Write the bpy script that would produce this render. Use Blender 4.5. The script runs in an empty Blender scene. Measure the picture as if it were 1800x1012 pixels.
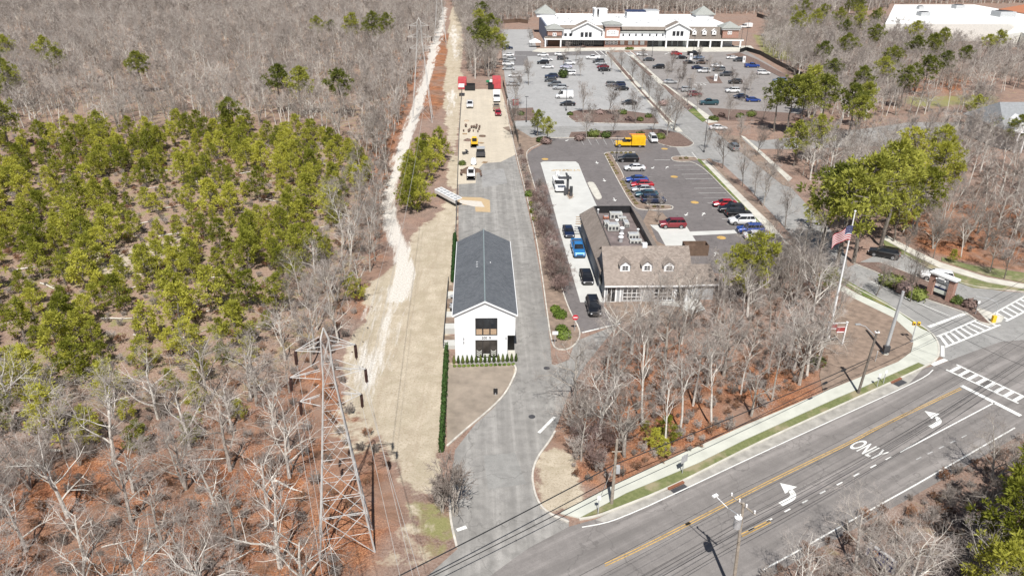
import bpy, math, random
import numpy as np
from mathutils import Vector, Matrix

# ------------------------------------------------------------------ camera
C = bpy.context.scene.collection
SC = bpy.context.scene
CAM_H, FOC, PITCH, ROLL, YAW = 49.0, 1333.0, math.radians(25.5), math.radians(0.7), math.radians(2.65)
_f = np.array([math.sin(YAW)*math.cos(PITCH), math.cos(YAW)*math.cos(PITCH), -math.sin(PITCH)])
_r0 = np.array([math.cos(YAW), -math.sin(YAW), 0.0])
_u0 = np.cross(_r0, _f)
_r = _r0*math.cos(ROLL) + _u0*math.sin(ROLL)
_u = -_r0*math.sin(ROLL) + _u0*math.cos(ROLL)
cam_data = bpy.data.cameras.new('camera')
cam = bpy.data.objects.new('camera', cam_data); C.objects.link(cam)
cam.matrix_world = Matrix(((_r[0], _u[0], -_f[0], 0), (_r[1], _u[1], -_f[1], 0), (_r[2], _u[2], -_f[2], CAM_H), (0, 0, 0, 1)))
cam_data.sensor_width = 36.0
cam_data.lens = 36.0*FOC/1800.0
cam_data.clip_start = 1.0
cam_data.clip_end = 9000.0
SC.camera = cam

# ------------------------------------------------------------------ light
SUN_EL, SUN_AZ = math.radians(55), math.radians(181.7)     # azimuth clockwise from +Y: the sun stands behind the camera
w = bpy.data.worlds.new('World'); SC.world = w; w.use_nodes = True
wn = w.node_tree; wn.nodes.clear()
sky = wn.nodes.new('ShaderNodeTexSky'); sky.sky_type = 'NISHITA'; sky.sun_disc = False
sky.sun_elevation = SUN_EL; sky.sun_rotation = SUN_AZ
bg = wn.nodes.new('ShaderNodeBackground'); bg.inputs[1].default_value = 0.052
wo = wn.nodes.new('ShaderNodeOutputWorld')
wn.links.new(sky.outputs[0], bg.inputs[0]); wn.links.new(bg.outputs[0], wo.inputs[0])
sl = bpy.data.lights.new('sun', 'SUN'); sl.energy = 5.0; sl.angle = math.radians(0.5); sl.color = (1.0, 0.965, 0.915)
sun = bpy.data.objects.new('sun', sl); C.objects.link(sun)
sd = Vector((math.sin(SUN_AZ)*math.cos(SUN_EL), math.cos(SUN_AZ)*math.cos(SUN_EL), math.sin(SUN_EL)))
sun.rotation_euler = sd.to_track_quat('Z', 'Y').to_euler()
SC.view_settings.view_transform = 'Standard'; SC.view_settings.look = 'None'
SC.view_settings.exposure = 0.32; SC.view_settings.gamma = 1.0
SC.cycles.max_bounces = 5; SC.cycles.diffuse_bounces = 2; SC.cycles.glossy_bounces = 2
SC.cycles.transmission_bounces = 2; SC.cycles.transparent_max_bounces = 6

# ------------------------------------------------------------------ surveying: sight lines met with real planes
def ray(px, py):
    return _f + _r*((px-900.0)/FOC) + _u*((506.0-py)/FOC)
def P(px, py, z=0.0):
    d = ray(px, py); t = (z-CAM_H)/d[2]
    return (d[0]*t, d[1]*t, z)
def PY(px, py, Y):
    d = ray(px, py); t = Y/d[1]
    return (d[0]*t, Y, CAM_H + d[2]*t)
def proj(x, y, z):
    v = np.stack([x, y, z-CAM_H], -1) if isinstance(x, np.ndarray) else np.array([x, y, z-CAM_H])
    cz = v@_f
    return 900+FOC*(v@_r)/cz, 506-FOC*(v@_u)/cz, cz
R_ = random.Random(7)

# ------------------------------------------------------------------ materials
def new_mat(name):
    m = bpy.data.materials.new(name); m.use_nodes = True
    nt = m.node_tree; return m, nt, nt.nodes['Principled BSDF']
def nd(nt, t, **kw):
    n = nt.nodes.new(t)
    for k, v in kw.items():
        if k.startswith('i_'):
            key = k[2:]
            n.inputs[int(key) if key.isdigit() else key].default_value = v
        else: setattr(n, k, v)
    return n
def ramp(nt, fac, stops, interp='LINEAR'):
    r = nt.nodes.new('ShaderNodeValToRGB'); r.color_ramp.interpolation = interp
    e = r.color_ramp.elements
    while len(e) < len(stops): e.new(0.5)
    for i, (p, c) in enumerate(stops):
        e[i].position = p; e[i].color = (c[0], c[1], c[2], 1) if not isinstance(c, (int, float)) else (c, c, c, 1)
    nt.links.new(fac, r.inputs[0]); return r.outputs[0]
def noise(nt, scale, detail=4, rough=.55, vec=None, dist=0):
    n = nd(nt, 'ShaderNodeTexNoise'); n.inputs['Scale'].default_value = scale
    n.inputs['Detail'].default_value = detail; n.inputs['Roughness'].default_value = rough
    n.inputs['Distortion'].default_value = dist
    if vec is not None: nt.links.new(vec, n.inputs['Vector'])
    return n.outputs['Fac']
def mix(nt, fac, a, b, typ='MIX'):
    m = nt.nodes.new('ShaderNodeMix'); m.data_type = 'RGBA'; m.blend_type = typ
    for s, v in ((m.inputs[0], fac), (m.inputs[6], a), (m.inputs[7], b)):
        if isinstance(v, bpy.types.NodeSocket): nt.links.new(v, s)
        elif isinstance(v, (int, float)): s.default_value = v if s is m.inputs[0] else (v, v, v, 1)
        else: s.default_value = (v[0], v[1], v[2], 1)
    return m.outputs[2]
def math_(nt, op, a, b=0.0, clamp=False):
    m = nt.nodes.new('ShaderNodeMath'); m.operation = op; m.use_clamp = clamp
    for i, v in enumerate((a, b)):
        if isinstance(v, bpy.types.NodeSocket): nt.links.new(v, m.inputs[i])
        else: m.inputs[i].default_value = v
    return m.outputs[0]
def wpos(nt, sx=1, sy=1, sz=1, rot=0.0):
    g = nt.nodes.new('ShaderNodeNewGeometry'); mp = nt.nodes.new('ShaderNodeMapping')
    mp.vector_type = 'POINT'
    if rot:
        r = nt.nodes.new('ShaderNodeMapping'); r.inputs['Rotation'].default_value = (0, 0, rot)
        nt.links.new(g.outputs['Position'], r.inputs[0]); src = r.outputs[0]
    else: src = g.outputs['Position']
    mp.inputs['Scale'].default_value = (sx, sy, sz); nt.links.new(src, mp.inputs[0])
    return mp.outputs[0]
def bump(nt, b, h, strength=.4, dist=.05):
    n = nt.nodes.new('ShaderNodeBump'); n.inputs['Strength'].default_value = strength
    n.inputs['Distance'].default_value = dist
    nt.links.new(h, n.inputs['Height']); nt.links.new(n.outputs[0], b.inputs['Normal'])
def simple(name, col, rough=.7, metal=0, var=.12, scale=2.0, spec=None, coat=0, bmp=0):
    """one real-world colour broken by a little procedural dirt"""
    m, nt, b = new_mat(name)
    tc = nt.nodes.new('ShaderNodeTexCoord')
    n = noise(nt, scale, 5, .6, tc.outputs['Object'])
    lo = [c*(1-var) for c in col]; hi = [min(1, c*(1+var)) for c in col]
    c = ramp(nt, n, [(.3, lo), (.7, hi)])
    nt.links.new(c, b.inputs['Base Color'])
    b.inputs['Roughness'].default_value = rough; b.inputs['Metallic'].default_value = metal
    if spec is not None: b.inputs['Specular IOR Level'].default_value = spec
    if coat: b.inputs['Coat Weight'].default_value = coat; b.inputs['Coat Roughness'].default_value = .08
    if bmp: bump(nt, b, n, bmp)
    return m
M = {}
def asphalt(name, base, tint=(1, 1, 1), patch=.25, rot=0.0, streak=0.0, crack=True, rough=.9):
    m, nt, b = new_mat(name)
    v = wpos(nt, rot=rot)
    fine = noise(nt, 9, 3, .7, v); big = noise(nt, .16, 5, .6, v); mid = noise(nt, .9, 4, .6, v)
    c0 = tuple(base*t for t in tint)
    c = mix(nt, math_(nt, 'MULTIPLY', ramp(nt, big, [(.3, 0), (.7, 1)]), patch*2), c0, tuple(x*1.45 for x in c0))
    c = mix(nt, ramp(nt, mid, [(.42, 0), (.75, patch*2)]), c, tuple(x*.72 for x in c0))
    c = mix(nt, ramp(nt, fine, [(.35, .35), (.65, 0)]), c, tuple(x*.55 for x in c0))
    if streak:
        vs = wpos(nt, 1, .03, 1, rot); st = noise(nt, .8, 4, .65, vs)
        c = mix(nt, ramp(nt, st, [(.4, 0), (.7, streak)]), c, tuple(x*.55 for x in c0))
        c = mix(nt, ramp(nt, st, [(.28, streak*.8), (.45, 0)]), c, tuple(x*1.5 for x in c0))
    if crack:
        vo = nd(nt, 'ShaderNodeTexVoronoi'); vo.feature = 'DISTANCE_TO_EDGE'; vo.inputs['Scale'].default_value = .11
        wv = nd(nt, 'ShaderNodeVectorMath', operation='ADD'); nn = nd(nt, 'ShaderNodeTexNoise'); nn.inputs['Scale'].default_value = .5; nn.inputs['Detail'].default_value = 5
        nt.links.new(v, nn.inputs['Vector'])
        sc = nd(nt, 'ShaderNodeVectorMath', operation='SCALE'); sc.inputs[3].default_value = 5.0
        nt.links.new(nn.outputs['Color'], sc.inputs[0]); nt.links.new(v, wv.inputs[0]); nt.links.new(sc.outputs[0], wv.inputs[1])
        nt.links.new(wv.outputs[0], vo.inputs['Vector'])
        c = mix(nt, ramp(nt, vo.outputs['Distance'], [(.0, .55), (.012, 0)]), c, tuple(x*.45 for x in c0))
    nt.links.new(c, b.inputs['Base Color']); b.inputs['Roughness'].default_value = rough
    b.inputs['Specular IOR Level'].default_value = .3
    bump(nt, b, fine, .25, .02)
    return m
RD = math.atan2(P(1600, 730)[1]-P(1200, 930)[1], P(1600, 730)[0]-P(1200, 930)[0])   # heading of the highway
M['asphalt_hwy'] = asphalt('asphalt_highway', .215, (1.08, 1.0, .95), .3, rot=math.pi/2-RD, streak=.7)
M['asphalt_drive'] = asphalt('asphalt_driveway', .265, (1.04, 1.0, .94), .45, streak=.5)
M['asphalt_bank'] = asphalt('asphalt_bank_lot', .145, (1.1, 1.0, .98), .3)
M['asphalt_mall'] = asphalt('asphalt_mall_lot', .345, (1.01, 1.0, .985), .22)
M['asphalt_mall2'] = asphalt('asphalt_mall_lot_brown', .24, (1.08, 1.0, .95), .3)
M['asphalt_patch'] = asphalt('asphalt_patch', .17, (1.05, 1, 1), .2)
M['asphalt_side'] = asphalt('asphalt_side_street', .285, (1.02, 1.0, .965), .3, streak=.2)
M['yardpave'] = asphalt('dusty_yard_paving', .47, (1.13, 1.0, .80), .2, streak=.2, crack=False)
M['concrete'] = simple('concrete', (.52, .5, .44), .85, var=.16, scale=.6, bmp=.1)
M['concrete_green'] = simple('pale_concrete', (.5, .51, .45), .85, var=.12, scale=.5)
M['concrete_white'] = simple('white_concrete', (.52, .52, .495), .8, var=.08, scale=.4)
M['kerb'] = simple('kerb_stone', (.5, .47, .42), .85, var=.3, scale=1.2)
def worn_paint(name, col, wear=.45):
    m, nt, b = new_mat(name); v = wpos(nt)
    n = noise(nt, 7, 5, .75, v); n2 = noise(nt, .6, 3, .6, v)
    a = math_(nt, 'ADD', n, math_(nt, 'MULTIPLY', n2, .35))
    c = mix(nt, ramp(nt, a, [(wear+.12, 0), (wear+.28, 1)]), tuple(x*.5 for x in col), col)
    nt.links.new(c, b.inputs['Base Color']); b.inputs['Roughness'].default_value = .7
    return m
M['paint_white'] = worn_paint('road_paint_white', (.74, .74, .71), .36)
M['paint_faint'] = worn_paint('road_paint_faint', (.5, .5, .49), .45)
M['paint_yellow'] = worn_paint('road_paint_yellow', (.58, .37, .12), .42)
M['mulch'] = simple('mulch', (.155, .105, .085), .95, var=.5, scale=3.0, bmp=.6)
M['mulch_pale'] = simple('mulch_pale', (.235, .175, .135), .95, var=.3, scale=.9, bmp=.25)
def grass_mat(name, g1, g2, dirt):
    m, nt, b = new_mat(name); v = wpos(nt)
    n = noise(nt, 2.2, 6, .7, v); n2 = noise(nt, .35, 4, .6, v)
    c = mix(nt, ramp(nt, n, [(.3, 0), (.7, 1)]), g1, g2)
    c = mix(nt, ramp(nt, n2, [(.48, 0), (.62, .8)]), c, dirt)
    nt.links.new(c, b.inputs['Base Color']); b.inputs['Roughness'].default_value = .95
    bump(nt, b, n, .6, .05); return m
M['grass'] = grass_mat('verge_grass', (.10, .125, .04), (.20, .21, .09), (.31, .26, .17))
M['grass_green'] = grass_mat('verge_grass_green', (.07, .11, .025), (.15, .19, .05), (.25, .23, .1))
M['soil'] = simple('bare_soil', (.27, .225, .18), .95, var=.25, scale=.5, bmp=.3)
# foliage
def leafmat(name, c1, c2, trans=.25):
    m, nt, b = new_mat(name)
    tc = nt.nodes.new('ShaderNodeTexCoord'); n = noise(nt, 1.3, 3, .6, tc.outputs['Object'])
    oi = nt.nodes.new('ShaderNodeObjectInfo')
    f = math_(nt, 'ADD', math_(nt, 'MULTIPLY', n, .9), math_(nt, 'MULTIPLY', math_(nt, 'SUBTRACT', oi.outputs['Random'], .5), .55))
    c = ramp(nt, f, [(.22, c1), (.72, c2)])
    nt.links.new(c, b.inputs['Base Color']); b.inputs['Roughness'].default_value = .75
    b.inputs['Specular IOR Level'].default_value = .25
    t = nt.nodes.new('ShaderNodeBsdfTranslucent'); nt.links.new(c, t.inputs[0])
    ms = nt.nodes.new('ShaderNodeMixShader'); ms.inputs[0].default_value = trans
    out = nt.nodes['Material Output']
    nt.links.new(b.outputs[0], ms.inputs[1]); nt.links.new(t.outputs[0], ms.inputs[2]); nt.links.new(ms.outputs[0], out.inputs[0])
    return m
M['needles'] = leafmat('pine_needles', (.23, .25, .035), (.62, .60, .11), .5)
M['needles_mid'] = leafmat('mature_pine_needles', (.12, .145, .025), (.43, .43, .08), .35)
M['needles_dark'] = leafmat('dark_needles', (.06, .09, .022), (.19, .22, .055), .2)
M['boxwood'] = leafmat('shrub_leaves', (.07, .12, .015), (.2, .27, .05), .2)
M['hedge'] = leafmat('hedge_leaves', (.02, .055, .012), (.07, .125, .03), .1)
M['yellowshrub'] = leafmat('yellow_green_shrub', (.16, .19, .02), (.4, .38, .06), .2)
M['twig'] = leafmat('bare_twigs', (.185, .155, .135), (.455, .405, .37), 0)
M['twig_red'] = leafmat('reddish_twigs', (.16, .11, .095), (.30, .215, .195), 0)
M['deadleaf'] = leafmat('dead_brush', (.18, .09, .05), (.36, .2, .12), .1)
def bark(name, c1, c2):
    m, nt, b = new_mat(name); tc = nt.nodes.new('ShaderNodeTexCoord')
    n = noise(nt, 3, 5, .7, tc.outputs['Object']); c = ramp(nt, n, [(.3, c1), (.65, c2)])
    nt.links.new(c, b.inputs['Base Color']); b.inputs['Roughness'].default_value = .95; bump(nt, b, n, .5, .03); return m
M['bark'] = bark('grey_bark', (.2, .175, .15), (.48, .44, .39))
M['bark_dark'] = bark('dark_bark', (.1, .085, .07), (.22, .19, .165))
M['bark_pale'] = bark('pale_bark', (.38, .355, .315), (.74, .70, .64))
# common solids
M['white'] = simple('white_paint', (.8, .8, .8), .5, var=.03)
M['white_wall'] = simple('white_stucco', (.80, .81, .82), .7, var=.025, scale=.8)
M['black'] = simple('black_paint', (.02, .02, .022), .5, var=.2)
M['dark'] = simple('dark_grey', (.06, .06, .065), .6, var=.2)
M['grey'] = simple('grey_metal', (.4, .41, .42), .5, metal=.2, var=.12)
M['galv'] = simple('galvanised_steel', (.5, .51, .52), .5, metal=.3, var=.15)
M['galv_pale'] = simple('weathered_galvanised_steel', (.57, .565, .55), .6, metal=.1, var=.2)
M['wood_pole'] = bark('weathered_pole_wood', (.2, .165, .13), (.4, .35, .29))
M['wood'] = simple('timber', (.36, .25, .15), .8, var=.2)
M['red'] = simple('red_paint', (.55, .03, .05), .5, var=.12)
M['yellow'] = simple('yellow_paint', (.82, .5, .03), .4, var=.08)
M['orange'] = simple('orange_paint', (.7, .22, .03), .5, var=.1)
M['blue'] = simple('blue_paint', (.02, .06, .3), .4, var=.1)
M['navy'] = simple('navy_paint', (.02, .03, .09), .4, var=.1)
M['green'] = simple('green_plastic', (.03, .2, .09), .5, var=.1)
M['tan'] = simple('tan_paint', (.42, .33, .24), .5, var=.1)
M['brown'] = simple('brown_boards', (.13, .085, .06), .8, var=.25)
def glass(name, col, rough=.08):
    m, nt, b = new_mat(name); tc = nt.nodes.new('ShaderNodeTexCoord'); n = noise(nt, .7, 2, .5, tc.outputs['Object'])
    c = ramp(nt, n, [(.35, tuple(x*.6 for x in col)), (.65, tuple(x*1.5 for x in col))]); nt.links.new(c, b.inputs['Base Color'])
    b.inputs['Roughness'].default_value = rough; b.inputs['Specular IOR Level'].default_value = .6; return m
M['glass'] = glass('dark_window_glass', (.02, .023, .027))
M['glass_room'] = glass('window_glass_lit_room', (.05, .045, .04), .12)
M['carglass'] = glass('car_glass', (.018, .02, .024), .05)
M['rubber'] = simple('tyre_rubber', (.025, .025, .027), .85, var=.2)
M['alloy'] = simple('alloy_wheel', (.45, .45, .46), .35, metal=.7, var=.1)
M['lampglass'] = simple('headlight_lens', (.75, .77, .8), .15, var=.03)
M['redlens'] = simple('tail_light_lens', (.4, .01, .01), .2, var=.05)
def shingle(name, c1, c2, sy=1.0):
    m, nt, b = new_mat(name); tc = nt.nodes.new('ShaderNodeTexCoord')
    br = nd(nt, 'ShaderNodeTexBrick'); br.inputs['Scale'].default_value = 1.0
    br.inputs['Brick Width'].default_value = .32; br.inputs['Row Height'].default_value = .15; br.inputs['Mortar Size'].default_value = .012
    br.inputs['Color1'].default_value = (*c1, 1); br.inputs['Color2'].default_value = (*c2, 1)
    br.inputs['Mortar'].default_value = (c1[0]*.6, c1[1]*.6, c1[2]*.6, 1)
    g = nt.nodes.new('ShaderNodeNewGeometry')
    nt.links.new(g.outputs['Position'], br.inputs['Vector'])
    n = noise(nt, 3.5, 4, .7, g.outputs['Position']); n2 = noise(nt, .4, 3, .6, g.outputs['Position'])
    c = mix(nt, ramp(nt, n, [(.3, .5), (.6, 0)]), br.outputs[0], c1)
    c = mix(nt, ramp(nt, n2, [(.4, 0), (.7, .35)]), c, c2)
    nt.links.new(c, b.inputs['Base Color']); b.inputs['Roughness'].default_value = .9; bump(nt, b, n, .3, .03)
    return m
M['shingle_blue'] = shingle('charcoal_shingles', (.08, .088, .10), (.15, .16, .175))
M['shingle_tan'] = shingle('tan_brown_shingles', (.2, .165, .14), (.33, .28, .245))
M['shingle_grey'] = shingle('grey_green_shingles', (.27, .28, .26), (.36, .37, .35))
M['shingle_brown'] = shingle('brown_shingles', (.19, .16, .135), (.28, .24, .21))
def brickmat(name, c1, c2, mortar, sc=1.0):
    m, nt, b = new_mat(name); br = nd(nt, 'ShaderNodeTexBrick'); br.inputs['Scale'].default_value = sc
    br.inputs['Brick Width'].default_value = .22; br.inputs['Row Height'].default_value = .075; br.inputs['Mortar Size'].default_value = .01
    br.inputs['Color1'].default_value = (*c1, 1); br.inputs['Color2'].default_value = (*c2, 1); br.inputs['Mortar'].default_value = (*mortar, 1)
    g = nt.nodes.new('ShaderNodeNewGeometry'); mp = nt.nodes.new('ShaderNodeMapping'); mp.inputs['Rotation'].default_value = (math.pi/2, 0, 0)
    nt.links.new(g.outputs['Position'], mp.inputs[0]); nt.links.new(mp.outputs[0], br.inputs['Vector'])
    n = noise(nt, 2, 4, .6, g.outputs['Position']); c = mix(nt, ramp(nt, n, [(.35, .3), (.65, 0)]), br.outputs[0], c1)
    nt.links.new(c, b.inputs['Base Color']); b.inputs['Roughness'].default_value = .9; return m
M['brick'] = brickmat('red_brick', (.3, .12, .085), (.4, .19, .13), (.45, .4, .35))

# ------------------------------------------------------------------ mesh builder
class MB:
    def __init__(s): s.v = []; s.f = []; s.m = []; s.mats = []
    def mi(s, mat):
        if mat not in s.mats: s.mats.append(mat)
        return s.mats.index(mat)
    def add(s, vs, fs, mat=None):
        o = len(s.v); s.v.extend([tuple(v) for v in vs]); k = s.mi(mat) if mat else 0
        for f in fs: s.f.append(tuple(i+o for i in f)); s.m.append(k)
        return s
    def box(s, x0, y0, z0, x1, y1, z1, mat=None):
        v = [(x0,y0,z0),(x1,y0,z0),(x1,y1,z0),(x0,y1,z0),(x0,y0,z1),(x1,y0,z1),(x1,y1,z1),(x0,y1,z1)]
        return s.add(v, [(0,3,2,1),(4,5,6,7),(0,1,5,4),(1,2,6,5),(2,3,7,6),(3,0,4,7)], mat)
    def obox(s, c, dx, dy, dz, ang=0, mat=None, pitch=0):
        """box centred at c, turned by ang round z (and pitched)"""
        m = Matrix.Rotation(ang, 3, 'Z') @ Matrix.Rotation(pitch, 3, 'X')
        v = [Vector(c) + m @ Vector((a*dx/2, b*dy/2, e*dz/2)) for e in (-1, 1) for a, b in ((-1,-1),(1,-1),(1,1),(-1,1))]
        return s.add(v, [(0,3,2,1),(4,5,6,7),(0,1,5,4),(1,2,6,5),(2,3,7,6),(3,0,4,7)], mat)
    def tube(s, pts, rad, n=6, mat=None, caps=True):
        pts = [Vector(p) for p in pts]; rs = rad if isinstance(rad, (list, tuple)) else [rad]*len(pts)
        o = []; 
        for i, p in enumerate(pts):
            d = (pts[min(i+1, len(pts)-1)] - pts[max(i-1, 0)])
            if d.length < 1e-6: d = Vector((0, 0, 1))
            d.normalize(); a = d.orthogonal().normalized() if abs(d.z) < .9 else Vector((1, 0, 0)).cross(d).normalized()
            b = d.cross(a)
            for k in range(n):
                t = 2*math.pi*k/n; o.append(p + (a*math.cos(t) + b*math.sin(t))*rs[i])
        f = []
        for i in range(len(pts)-1):
            for k in range(n):
                k2 = (k+1) % n; f.append((i*n+k, i*n+k2, (i+1)*n+k2, (i+1)*n+k))
        if caps: f.append(tuple(reversed(range(n)))); f.append(tuple((len(pts)-1)*n+k for k in range(n)))
        return s.add(o, f, mat)
    def beam(s, a, b, w_, mat=None): return s.tube([a, b], w_/2*1.2, 4, mat)
    def cyl(s, c, r, h, n=12, mat=None, r2=None):
        return s.tube([c, (c[0], c[1], c[2]+h)], [r, r if r2 is None else r2], n, mat)
    def poly(s, pts, mat=None): return s.add(pts, [tuple(range(len(pts)))], mat)
    def prism(s, pts, z0, z1, mat=None):
        """vertical prism over a ground polygon"""
        n = len(pts); a = sum(pts[i][0]*pts[(i+1) % n][1]-pts[(i+1) % n][0]*pts[i][1] for i in range(n))
        if a < 0: pts = pts[::-1]
        v = [(p[0], p[1], z0) for p in pts] + [(p[0], p[1], z1) for p in pts]
        f = [tuple(reversed(range(n))), tuple(range(n, 2*n))] + [(i, (i+1) % n, n+(i+1) % n, n+i) for i in range(n)]
        return s.add(v, f, mat)
    def sphere(s, c, r, nu=10, nv=7, mat=None, sz=1, jit=0, rnd=R_):
        v = [(c[0], c[1], c[2]+r*sz)]; 
        for j in range(1, nv):
            for i in range(nu):
                t = math.pi*j/nv; p = 2*math.pi*i/nu; q = r*(1+rnd.uniform(-jit, jit))
                v.append((c[0]+q*math.sin(t)*math.cos(p), c[1]+q*math.sin(t)*math.sin(p), c[2]+q*sz*math.cos(t)))
        v.append((c[0], c[1], c[2]-r*sz)); L = len(v)-1; f = []
        for i in range(nu):
            k = (i+1) % nu; f.append((0, 1+i, 1+k)); f.append((L, 1+(nv-2)*nu+k, 1+(nv-2)*nu+i))
            for j in range(nv-2):
                a = 1+j*nu; f.append((a+i, a+nu+i, a+nu+k, a+k))
        return s.add(v, f, mat)
    def mesh(s, name, mat=None, smooth=False):
        me = bpy.data.meshes.new(name); me.from_pydata(s.v, [], s.f)
        mats = [mat] if (mat and not s.mats) else s.mats
        for m in mats: me.materials.append(M[m] if isinstance(m, str) else m)
        if len(s.mats) > 1: me.polygons.foreach_set('material_index', s.m)
        if smooth: me.polygons.foreach_set('use_smooth', [True]*len(me.polygons))
        me.update(); return me
    def build(s, name, mat=None, parent=None, smooth=False):
        o = bpy.data.objects.new(name, s.mesh(name, mat, smooth)); C.objects.link(o)
        if parent is not None: o.parent = parent
        return o
def tag(o, label=None, cat=None, group=None, kind=None):
    if label: o['label'] = label
    if cat: o['category'] = cat
    if group: o['group'] = group
    if kind: o['kind'] = kind
    return o
def empty(name, loc=(0, 0, 0), rz=0.0):
    o = bpy.data.objects.new(name, None); C.objects.link(o); o.location = loc; o.rotation_euler = (0, 0, rz); o.empty_display_size = .3
    return o
def thing(name, label, cat, loc=(0, 0, 0), rz=0.0, group=None): return tag(empty(name, loc, rz), label, cat, group)
KIDS = {}
def copy_tree(root, loc, rz=0.0, scale=1.0, label=None, group=None):
    """a thing with copies of its parts and sub-parts"""
    def cp(o, parent):
        c = o.copy(); C.objects.link(c)
        if parent is not None: c.parent = parent
        for ch in KIDS[o.name]: cp(ch, c)
        return c
    if root.name not in KIDS:
        def reg(o):
            KIDS[o.name] = list(o.children)
            for ch in o.children: reg(ch)
        reg(root)
    c = cp(root, None); c.location = loc; c.rotation_euler = (0, 0, rz)
    c.scale = (scale,)*3 if not isinstance(scale, tuple) else scale
    if label: c['label'] = label
    if group: c['group'] = group
    return c
def struct(name, mb, mat=None):
    o = mb.build(name, mat); o['kind'] = 'structure'; return o
def sheet(name, pts, z, mat, px=True):
    q = [P(*p, z) for p in pts] if px else [(p[0], p[1], z) for p in pts]
    n = len(q); a = sum(q[i][0]*q[(i+1) % n][1]-q[(i+1) % n][0]*q[i][1] for i in range(n))
    if a < 0: q = q[::-1]
    mb = MB(); mb.poly(q); return struct(name, mb, mat)
def smoothline(pts, it=2):
    pts = [Vector(p) for p in pts]
    for _ in range(it):
        q = [pts[0]]
        for a, b in zip(pts, pts[1:]): q += [a*.75+b*.25, a*.25+b*.75]
        q.append(pts[-1]); pts = q
    return pts
def ribbon(mb, pts, width, z0, z1=None, mat=None, side=0):
    """flat strip (z1 None) or raised kerb along world points; side -1/0/1 shifts it"""
    pts = [Vector((p[0], p[1], 0)) for p in pts]; L, Rr = [], []
    for i, p in enumerate(pts):
        d = (pts[min(i+1, len(pts)-1)] - pts[max(i-1, 0)]).normalized(); nrm = Vector((-d.y, d.x, 0))
        L.append(p + nrm*width*(.5+side*.5)); Rr.append(p - nrm*width*(.5-side*.5))
    n = len(pts)
    if z1 is None:
        mb.add([(a.x, a.y, z0) for a in Rr] + [(a.x, a.y, z0) for a in L], [(i, i+1, n+i+1, n+i) for i in range(n-1)], mat)
    else:
        v = [(a.x, a.y, z0) for a in Rr] + [(a.x, a.y, z0) for a in L] + [(a.x, a.y, z1) for a in Rr] + [(a.x, a.y, z1) for a in L]
        f = []
        for i in range(n-1):
            f += [(2*n+i, 2*n+i+1, 3*n+i+1, 3*n+i), (i, i+1, 2*n+i+1, 2*n+i), (n+i+1, n+i, 3*n+i, 3*n+i+1)]
        f += [(0, 2*n, 3*n, n), (n-1, 2*n-1, 4*n-1, 3*n-1)]
        mb.add(v, f, mat)
    return mb
def pl(pts, smooth=0):
    q = [P(*p) for p in pts]; return smoothline(q, smooth) if smooth else q
def inpoly(x, y, poly):
    inside = np.zeros(x.shape, bool); n = len(poly)
    for i in range(n):
        x1, y1 = poly[i]; x2, y2 = poly[(i+1) % n]
        if y1 == y2: continue
        c = ((y1 > y) != (y2 > y)) & (x < (x2-x1)*(y-y1)/(y2-y1)+x1); inside ^= c
    return inside
def wpoly(pts): return [P(*p)[:2] for p in pts]

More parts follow.
